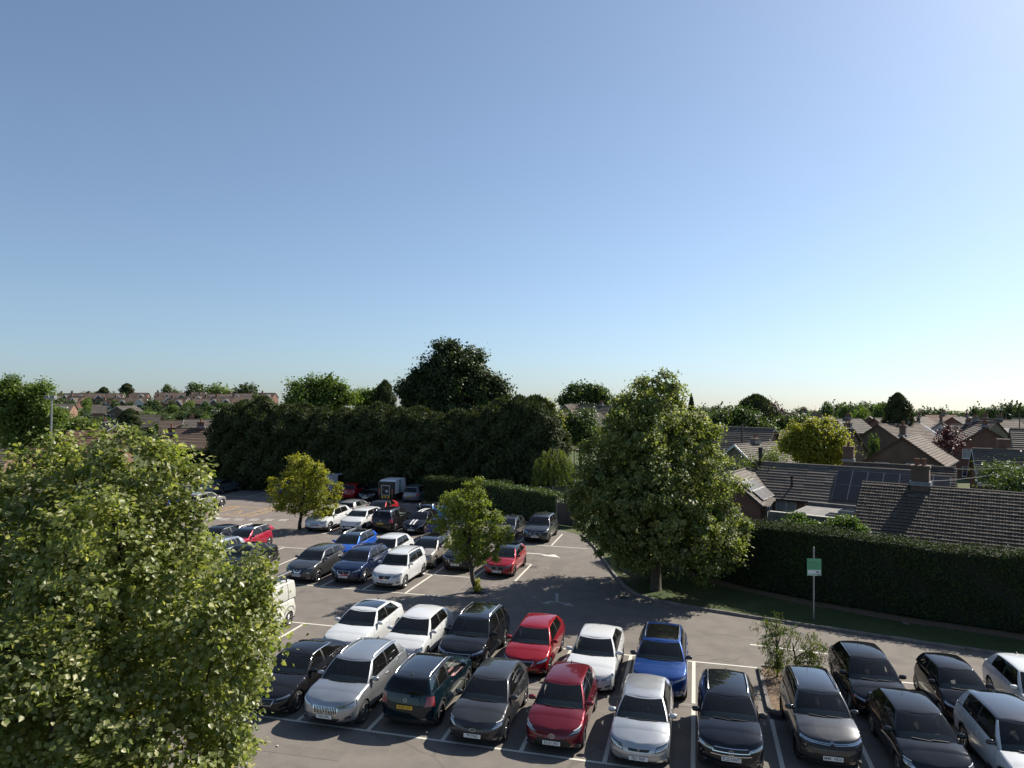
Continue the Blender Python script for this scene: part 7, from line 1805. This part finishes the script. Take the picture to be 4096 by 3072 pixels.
gard = [(2985, 1640, 210, 30, 1), (2890, 1610, 190, 40, 4), (2930, 1645, 180, 30, 0), (3310, 1605, 260, 34, 0), (3240, 1640, 250, 30, 3), (3400, 1600, 270, 40, 3), (3470, 1605, 280, 45, 0), (3440, 1625, 240, 36, 2), (3520, 1612, 270, 36, 0), (3700, 1625, 300, 30, 1), (3900, 1615, 300, 30, 1), (4040, 1600, 290, 45, 4), (4090, 1610, 280, 40, 4), (3500, 1735, 86, 26, 0), (3640, 1690, 180, 22, 2), (2650, 1640, 190, 40, 1), (2480, 1590, 230, 30, 4),
 (600, 1640, 240, 40, 2), (660, 1650, 230, 38, 0), (560, 1665, 210, 40, 1), (420, 1665, 200, 38, 0), (380, 1650, 260, 36, 1), (350, 1620, 300, 20, 2), (640, 1690, 160, 36, 0), (700, 1655, 260, 40, 0), (760, 1645, 260, 46, 1), (820, 1640, 260, 44, 4), (790, 1685, 170, 34, 0), (835, 1660, 200, 30, 2), (870, 1690, 150, 26, 3), (910, 1610, 330, 36, 0), (480, 1645, 300, 30, 3), (250, 1655, 240, 36, 0), (220, 1610, 360, 26, 1), (265, 1580, 420, 30, 4), (345, 1572, 440, 28, 1), (600, 1700, 130, 45, 1), (540, 1710, 135, 36, 0), (410, 1700, 160, 30, 3), (920, 1640, 220, 34, 2), (1050, 1590, 360, 30, 1), (700, 1720, 120, 30, 0), (200, 1730, 110, 40, 1), (880, 1650, 180, 30, 1), (2150, 1600, 160, 30, 3), (2100, 1620, 150, 40, 1), (2060, 1570, 140, 40, 0), (2120, 1585, 140, 30, 4), (2250, 1640, 170, 26, 2), (330, 1640, 290, 24, 0), (440, 1640, 300, 22, 1), (520, 1630, 310, 24, 0), (580, 1622, 320, 26, 3), (640, 1620, 320, 24, 1), (690, 1618, 320, 26, 2), (740, 1622, 320, 24, 0), (790, 1625, 320, 30, 1), (840, 1622, 320, 28, 0), (880, 1630, 300, 28, 4), (730, 1640, 290, 30, 3), (510, 1690, 150, 34, 1), (460, 1675, 190, 30, 0), (740, 1700, 140, 32, 1), (370, 1680, 180, 34, 2), (560, 1650, 270, 28, 0), (640, 1640, 290, 26, 4), (300, 1665, 200, 30, 1), (2920, 1690, 150, 30, 0), (3330, 1700, 120, 24, 0), (600, 1592, 335, 24, 1), (628, 1600, 330, 20, 0), (755, 1600, 335, 22, 2), (460, 1598, 340, 20, 0), (520, 1604, 335, 20, 4), (420, 1588, 370, 18, 1), (580, 1576, 390, 20, 0), (630, 1572, 395, 16, 1), (735, 1580, 370, 20, 3), (770, 1574, 390, 16, 0), (850, 1576, 390, 18, 1), (925, 1588, 360, 24, 0), (345, 1590, 350, 22, 2), (280, 1600, 340, 24, 0), (395, 1602, 345, 20, 1), (690, 1600, 335, 18, 4), (825, 1604, 335, 20, 0), (880, 1602, 335, 20, 3), (1030, 1574, 420, 24, 0), (1000, 1585, 400, 24, 1), (230, 1590, 400, 24, 0), (490, 1572, 410, 16, 2), (540, 1570, 415, 16, 0), (680, 1568, 415, 16, 1)]
for q in gard:
    far_tree(*q, {0: 'mid-green garden tree between the houses', 1: 'dark green garden tree between the houses', 2: 'bright green garden tree between the houses', 3: 'feathery garden tree between the houses', 4: 'dark domed garden tree between the houses'}[q[4]], 'garden trees between the houses')
# ------------------------------------------------------------------ sign, poles, walls, fences, lorry, wires, litter
def flat_text(parent, s, x, z, size, mat, y=-0.012, al='LEFT'):
    cu = bpy.data.curves.new('lettering', 'FONT'); cu.body = s; cu.size = size; cu.align_x = al; cu.resolution_u = 2
    ob = bpy.data.objects.new('lettering', cu); me = bpy.data.meshes.new_from_object(ob); bpy.data.objects.remove(ob); bpy.data.curves.remove(cu)
    me.materials.clear(); me.materials.append(mat); return inst('lettering', me, parent, (x, y, z), (R(90), 0, 0))
sp = on_z(3255, 2476, 0.12)
root = empty('parking_sign', (sp.x, sp.y, 0.12), R(-8)); tag(root, 'green parking sign on a tall steel post in the verge', 'sign')
topz = at(3252, 2188, sp.y).z - 0.12
b = MB(); b.tube([(0, 0, -0.2), (0, 0, topz)], 0.038, 10); b.build('post', M_GALV, root, 50)
z1 = at(3252, 2234, sp.y).z - 0.12; z0 = at(3252, 2301, sp.y).z - 0.12; ww = 54 * sp.y / CAM_F
b = MB(); b.box(-ww / 2, ww / 2, -0.062, -0.05, z0, z1); pan = b.build('sign_panel', plain('sign_green', (0.13, 0.40, 0.20), 0.45), root)
b = MB(); b.box(-ww / 2 * 0.9, ww / 2 * 0.92, -0.066, -0.0625, z0 + 0.08, z0 + 0.26); b.box(-ww / 2, ww / 2, -0.066, -0.0625, z0 + 0.005, z0 + 0.04); b.build('white_panel', M_WHITE, pan)
hh = z1 - z0
for i, (t, s, f) in enumerate((('P', 0.10, 0.88), ('EV Park Here.', 0.085, 0.76), ('2 hours max stay permitted', 0.05, 0.67), ('Terms & Conditions apply at all times', 0.032, 0.60), ('Not paid for your parking?', 0.048, 0.50), ('Pay by phone or online', 0.048, 0.43))):
    flat_text(pan, t, -ww / 2 + 0.03, z0 + hh * f, s, M_INK, -0.0645)
b = MB(); b.box(ww * 0.12, ww * 0.40, -0.068, -0.0665, z0 + 0.12, z0 + 0.15); b.box(ww * 0.12, ww * 0.34, -0.068, -0.0665, z0 + 0.18, z0 + 0.21); b.box(ww * 0.25, ww * 0.46, -0.069, -0.0665, z0 + 0.012, z0 + 0.034); b.build('print', M_INK, pan)
# sign back plate straps
for zz in (z0 + 0.15, z1 - 0.15):
    b = MB(); b.box(-0.10, 0.10, -0.05, 0.045, zz - 0.015, zz + 0.015); b.build('bracket', M_GALV, root)

def pole(label, px_, top, dd, r, mat, name='utility_pole', zb=0.0, arms=False, lamp=False, cat='pole'):
    p = at(px_, top, dd); root = empty(name, (p.x, p.y, zb)); tag(root, label, cat)
    b = MB(); b.tube([(0, 0, -0.3), (0, 0, p.z - zb)], [r, r * 0.75], 9); b.build('shaft', mat, root, 50)
    if arms:
        b = MB(); b.box(-0.6, 0.6, -0.05, 0.05, p.z - zb - 0.4, p.z - zb - 0.28); b.build('cross_arm', mat, root)
        for x in (-0.5, -0.2, 0.2, 0.5):
            q = MB(); q.lathe([(0.04, 0), (0.05, 0.06), (0.02, 0.12)], 8, 0, 'z'); o = q.build('insulator', M_WHITE, root); o.location = (x, 0, p.z - zb - 0.28)
    if lamp:
        b = MB(); b.box(-0.32, 0.32, -0.2, 0.06, p.z - zb - 0.02, p.z - zb + 0.07); b.build('bracket', mat, root)
        for x in (-0.2, 0.2):
            q = MB(); q.box(x - 0.15, x + 0.15, -0.3, 0.0, p.z - zb + 0.07, p.z - zb + 0.22); o = q.build('floodlight', M_GALV, root)
            g = MB(); g.box(x - 0.13, x + 0.13, -0.32, -0.305, p.z - zb + 0.09, p.z - zb + 0.20); g.build('lamp_glass', M_PANE, o)
    return root, p
pole('grey floodlight column rising from the lime crown at left', 207, 1596, 48, 0.07, M_GALV, 'floodlight_column', lamp=True, cat='lamp post')
pA = pole('dark pole beside the left end of the cypress screen', 862, 1636, 95, 0.11, M_BARKD, arms=True)[1]
pB = pole('wooden utility pole behind the white-barged bungalow', 2968, 1697, 80, 0.13, M_TIMBER)[1]
pC = pole('dark wooden pole left of the golden garden tree', 3113, 1716, 78, 0.11, M_BARKD, arms=True)[1]
pD = pole('thin utility pole at the right skyline edge', 4078, 1653, 120, 0.10, M_TIMBER)[1]
pole('short dark pole on the right skyline', 3204, 1640, 150, 0.12, M_BARKD)
pole('white post by the panel fence', 2302, 1906, 63, 0.05, M_UPVC, 'post')
pole('white garden pole among the left bungalows', 470, 1685, 120, 0.05, M_UPVC, 'post')
pole('steel lamp column by the side road in the centre', 2298, 1680, 104, 0.06, M_BARKD, 'lamp_post', cat='lamp post')
def wire(label, a, c, sag=0.3, r=0.012):
    b = MB(); a = Vector(a); c = Vector(c); b.tube([a.lerp(c, t) - Vector((0, 0, sag * 4 * t * (1 - t))) for t in np.linspace(0, 1, 9)], r, 4); tag(b.build('overhead_wire', M_BLACK if r < 0.02 else M_GALV), label, 'wire')
wire('stay wire from the wooden utility pole down to the left', pB, at(2905, 1770, 80), 0.05, 0.02)
wire('thin cable from the near buff chimney across to the right', at(3700, 1925, 44.2), at(4096, 1868, 60), 0.25, 0.014)
wire('upper cable running to the low bungalow at the right', at(3815, 1875, 57), at(4096, 1862, 63), 0.15, 0.014)
wire('line between the skyline pole and the picture edge', pD, at(4200, 1662, 118), 0.3, 0.012)
wire('line left of the skyline pole at right', pD, at(3960, 1672, 140), 0.3, 0.012)

# grey block wall and flat roofed extension between hedge and bungalow: every block a piece
a = on_z(3078, 2046, 2.15); c = on_z(3500, 2090, 2.15); d = c - a; Lw = d.length; rzw = math.atan2(d.y, d.x)
root = empty('block_wall', (a.x, a.y, 0), rzw); tag(root, 'grey concrete block wall with pale coping behind the hedge', 'wall')
M_BLOCK = plain('concrete_block', (0.13, 0.125, 0.12), 0.9, var=0.25, scale=3, world=True)
bl = MB(); bl.box(0.005, 0.435, 0, 0.2, 0.005, 0.210); bl = bl.mesh('block', M_BLOCK)
for j in range(5):
    for i in range(int(Lw / 0.44)):
        o = inst('block', bl, root, (i * 0.44 - (0.22 if j % 2 else 0) + 0.22, random.uniform(-0.004, 0.004), 1.05 + j * 0.215))
b = MB(); b.box(0.0, Lw, 0.012, 0.188, -0.2, 2.12); b.build('mortar_core', plain('mortar', (0.17, 0.16, 0.15), 0.95), root)
n = int(Lw / 0.6); cp = MB(); cp.box(0.004, Lw / n - 0.004, -0.05, 0.25, 0, 0.06); cp = cp.mesh('coping_stone', plain('coping', (0.42, 0.40, 0.34), 0.8, var=0.15))
for i in range(n): inst('coping_stone', cp, root, (i * Lw / n, 0, 2.125))
root = empty('flat_roof_extension', (a.x, a.y, 0), rzw); tag(root, 'flat roofed extension with rooflights behind the block wall', 'extension')
b = MB(); b.box(1.2, Lw + 0.5, 0.25, 6.0, -0.2, 1.95); b.build('wall', MB_ORANGE, root)
b = MB(); b.box(1.1, Lw + 0.6, 0.24, 6.1, 1.95, 2.02); b.build('roof', plain('felt', (0.17, 0.16, 0.15), 0.9, var=0.25, scale=1.5), root)
for (x0, x1, y0, y1) in ((3.6, 5.6, 0.9, 1.9), (3.9, 6.0, 3.3, 4.4)):
    b = MB(); b.box(x0, x1, y0, y1, 2.02, 2.24); o = b.build('rooflight', M_LEAD, root); g = MB(); g.box(x0 + 0.08, x1 - 0.08, y0 + 0.08, y1 - 0.08, 2.24, 2.26); g.build('pane', M_PANE, o)
b = MB(); b.box(1.1, Lw + 0.6, 5.9, 6.15, 2.02, 2.3); b.build('parapet', M_BLOCK, root)
# timber lean-to with corrugated roof
a2 = on_z(2990, 2055, 1.6); 
root = empty('timber_lean_to', (a2.x - 1.0, a2.y + 3.0, 0), rS); tag(root, 'dark timber lean-to with corrugated roof left of the block wall', 'shed')
bd = MB(); bd.box(0.004, 0.146, -0.012, 0.012, 0, 2.0); bd = bd.mesh('board', M_TIMBER)
for i in range(26): inst('board', bd, root, (i * 0.15 - 0.4, random.uniform(-0.006, 0.006), 0.0))
b = MB(); P = [[(x, y, z + 0.03 * math.sin(x * 2 * math.pi / 0.15)) for x in np.arange(-0.6, 3.8, 0.0375)] for y, z in ((-0.25, 2.05), (1.6, 2.5))]; b.grid(P, 0, True); b.build('corrugated_roof', MT_PALE, root)

# panel fence and gate behind the glossy hedge
def fence(label, a, c, h, n, cap=True):
    a = Vector(a); c = Vector(c); d = c - a; L = d.length; rz = math.atan2(d.y, d.x); root = empty('panel_fence', (a.x, a.y, 0), rz); tag(root, label, 'fence')
    pw = L / n
    sl_ = MB(); sl_.box(0.05, pw - 0.05, -0.012, 0.012, 0, 0.125); sl_.v = [(x, y + (0.012 if z < 0.06 else -0.006), z) for x, y, z in sl_.v]; sl_ = sl_.mesh('slat', M_TIMBER)
    ps = MB(); ps.box(-0.05, 0.05, -0.05, 0.05, -0.1, h + 0.06); ps = ps.mesh('post', M_CONC)
    for i in range(n + 1): inst('post', ps, root, (i * pw, 0, 0))
    for i in range(n):
        for j in range(int(h / 0.12)): inst('slat', sl_, root, (i * pw, random.uniform(-0.004, 0.004), j * 0.12))
fence('brown waney panel fence behind the round hedge', on_z(2040, 2060, 0), on_z(2265, 2045, 0), 2.3, 4)
b = MB(); p = on_z(2228, 2098, 0)
fence('lower grey timber fence beside the dark grey SUV', p, p + Vector((1.6, -1.2, 0)), 1.9, 1)
fence('weathered fence at the foot of the left end of the screen', G(-38.5, 48.0), G(-31, 48.4), 1.8, 4)
# shed
p = at(2350, 1910, 68); sh = house('small timber shed with a pale gable behind the fence', (p.x + 0.6, p.y, 0), R(70), 3.0, 2.6, 1.9, 2.75, M_TIMBER, MT_BROWN, nc=6, ov=0.15, gutter=False, name='shed'); sh['category'] = 'shed'

# sweeper lorry with an arrow board, tail to the lane
g0 = G(-16.75, 43.3); root = empty('sweeper_lorry', g0, GA); root.scale = (0.84, 0.84, 0.80); tag(root, 'compact road sweeper lorry with a white arrow board on its tail', 'lorry', 'vans and lorries by the hedge')
def part(nm, mat, *bx, par=None):
    b = MB()
    for q in bx: b.box(*q)
    return b.build(nm, mat, par or root)
part('chassis', M_BLACK, (-0.95, 0.95, 0.1, 5.4, 0.45, 0.75))
part('rear_door', M_BLACK, (-0.98, 0.98, 0.0, 0.35, 0.75, 2.45))
b = MB(); pr = [(0.35, 0.95), (0.35, 2.4), (0.8, 2.6), (3.3, 2.6), (3.6, 1.5), (3.4, 0.95)]
for sx in (-0.98, 0.98): b.poly([(sx, y, z) for y, z in pr])
for (y0, z0_), (y1, z1_) in zip(pr, pr[1:] + pr[:1]): b.quad((-0.98, y0, z0_), (0.98, y0, z0_), (0.98, y1, z1_), (-0.98, y1, z1_))
b.build('hopper', M_WHITE, root)
part('stripe', plain('teal', (0.02, 0.20, 0.20), 0.4), (0.982, 0.99, 1.6, 2.0, 0.98, 2.58), (-0.99, -0.982, 1.6, 2.0, 0.98, 2.58))
part('cab', M_BLACK, (-0.98, 0.98, 3.7, 5.4, 0.75, 2.35)); part('cab_window', M_PANE, (0.982, 0.99, 4.0, 5.0, 1.5, 2.2), (-0.99, -0.982, 4.0, 5.0, 1.5, 2.2))
ab = part('arrow_board', plain('board_frame', (0.55, 0.52, 0.50), 0.5), (-0.52, 0.52, -0.08, -0.02, 0.85, 2.05)); part('board_face', M_INK, (-0.45, 0.45, -0.09, -0.082, 0.92, 1.98), par=ab)
b = MB(); b.bar((-0.30, -0.10, 1.62), (0.06, -0.10, 1.40), 0.10, 0.012); b.poly([(-0.02, -0.1, 1.22), (0.34, -0.1, 1.24), (0.16, -0.1, 1.56)]); b.build('arrow', M_WHITE, ab)
part('marker_board', M_PLATEY, (-0.5, 0.5, -0.06, -0.02, 0.5, 0.78)); part('chevron', M_INK, (-0.28, -0.1, -0.066, -0.061, 0.52, 0.76), (0.1, 0.28, -0.066, -0.061, 0.52, 0.76))
for sx in (-0.8, 0.8): part('tail_light', M_TAIL, (sx - 0.08, sx + 0.08, -0.02, -0.001, 1.0, 1.6))
for sx in (-0.82, 0.82):
    for y in (1.1, 4.4):
        wv = inst('wheel', WH['tyre'], root, (sx, y, 0.38), (0, 0, 0 if sx > 0 else math.pi), (0.38, 0.38, 0.38)); inst('rim', WH['five'], wv)
# pale blue-white van half behind the yellow-green tree
vr2, vc2 = make_car('white van with blue livery behind the yellow-green tree', 'van', -23.6, 43.0, 1, name='panel_van', cat='van', color=(0.50, 0.52, 0.55), panels=True, fin=False, wheel='five', group='vans and lorries by the hedge', privacy=False, H=2.3)
for sg in (1, -1):
    bb = MB(); vc2.patch(bb, lambda y, t: vc2.side(y, t, sg), [(0.2, 0.35), (2.0, 0.35), (2.0, 0.75), (0.9, 0.75)], 10, 3, 0.010); bb.build('side_stripe', plain('livery_blue', (0.02, 0.05, 0.22), 0.4), vr2, 60)
make_car('blue car in the hedge shade left of the yellow-green tree', 'hatch', -28.4, 43.2, 1, color=(0.012, 0.03, 0.14), group=GB_, wheel='five')
# side road beyond the fence with a dark car
p0, p1, p2, p3 = on_z(2180, 1822, 0), on_z(2290, 1815, 0), on_z(2420, 1725, 0), on_z(2300, 1730, 0)
b = MB(); b.poly([(p.x, p.y, 0.03) for p in (on_z(2120, 1800, 0), on_z(2380, 1800, 0), on_z(2470, 1742, 0), on_z(2250, 1752, 0))]); tag(b.build('side_road', M_ASPH2), kind='structure')
b = MB(); q0, q1 = on_z(2235, 1790, 0), on_z(2330, 1768, 0); dv = (q1 - q0).normalized(); nn = Vector((-dv.y, dv.x, 0)) * 0.08; b.quad(q0 - nn + Vector((0, 0, .036)), q1 - nn + Vector((0, 0, .036)), q1 + nn + Vector((0, 0, .036)), q0 + nn + Vector((0, 0, .036))); tag(b.build('road_centre_line', M_LINE), kind='structure')
pc = on_z(2236, 1800, 0); make_car('dark SUV on the side road seen past the cypress screen', 'suv', 0, 0, pos=(pc.x, pc.y, 0.03), yaw=150, color=BLK, group=None, wheel='five')
pc = on_z(3925, 1912, 0); make_car('blue car tucked beside the low bungalow at right', 'hatch', 0, 0, pos=(pc.x, pc.y, 0.0), yaw=70, color=(0.01, 0.04, 0.20), group=None, wheel='five')
# litter and leaves
def litter(label, px_, py_, s, mat, z=0.01, name='litter'):
    p = on_z(px_, py_, z); b = MB(); k = 7; pts = [(s * math.cos(2 * math.pi * i / k) * random.uniform(0.6, 1.2), s * 0.6 * math.sin(2 * math.pi * i / k) * random.uniform(0.6, 1.2), random.uniform(0.0, 0.03)) for i in range(k)]
    b.v = pts + [(0, 0, 0.04)]; b.f = [(i, (i + 1) % k, k) for i in range(k)]; b.m = [0] * k
    tag(b.build(name, mat, loc=(p.x, p.y, z), rz=random.uniform(0, 6)), label, 'litter')
M_PAPER = plain('paper', (0.55, 0.54, 0.50), 0.8)
litter('white scrap of paper on the near asphalt', 1110, 2985, 0.05, M_PAPER); litter('white wrapper on the verge under the lime', 2498, 2297, 0.22, M_PAPER, 0.135)
litter('pale bag lying on the lane in the tree shade', 2560, 2413, 0.12, M_PAPER); litter('small pale scrap on the lane beside the bend arrow', 2186, 2274, 0.12, M_PAPER); litter('brown twig scrap at the foot of the tall hedge', 3627, 2495, 0.22, M_DEAD, 0.15); litter('white scrap near the yellow-green tree', 1166, 2092, 0.07, M_PAPER)
# dropped clumps of hedge trimmings / weeds where the hedge meets the soil
rg = np.random.default_rng(5); L = np.array(resample(HEDGE, 0.5)); idx = rg.integers(4, len(L) - 1, 260)
C = np.column_stack([L[idx] + rg.normal(0, 0.25, (260, 2)) - np.array([0.25, 0.4]), rg.uniform(0.14, 0.45, 260)])
tag(link(bpy.data.objects.new('weeds', leaves_mesh('weeds', C, rg.normal(0, 1, (260, 3)) + np.array([0, 0, 1]), rg.uniform(0.08, 0.2, 260), ML_FRESH, 'blade', 0.5, -0.6, None, 5))), kind='stuff')

# ------------------------------------------------------------------ things that look alike: say which one by its place
WORDS = ['second', 'third', 'fourth', 'fifth', 'sixth', 'seventh', 'eighth', 'ninth', 'tenth', 'eleventh', 'twelfth', 'thirteenth', 'fourteenth', 'fifteenth', 'sixteenth', 'seventeenth', 'eighteenth', 'nineteenth', 'twentieth', 'twenty-first', 'twenty-second', 'twenty-third', 'twenty-fourth', 'twenty-fifth', 'twenty-sixth', 'twenty-seventh', 'twenty-eighth', 'twenty-ninth', 'thirtieth'] + [t + '-' + w_ for t in ('thirty', 'forty') for w_ in ('first', 'second', 'third', 'fourth', 'fifth', 'sixth', 'seventh', 'eighth', 'ninth')]
same = {}
for o in list(COL.objects):
    if o.parent is None and o.get('label'): same.setdefault(o['label'], []).append(o)
for lb, os_ in same.items():
    if len(os_) < 2: continue
    os_.sort(key=lambda o: o.location.x / max(1.0, o.location.y))
    for i, o in enumerate(os_):
        o['label'] = lb + (', leftmost of its kind' if i == 0 else ', rightmost of its kind' if i == len(os_) - 1 else ', %s from the left' % WORDS[i - 1])
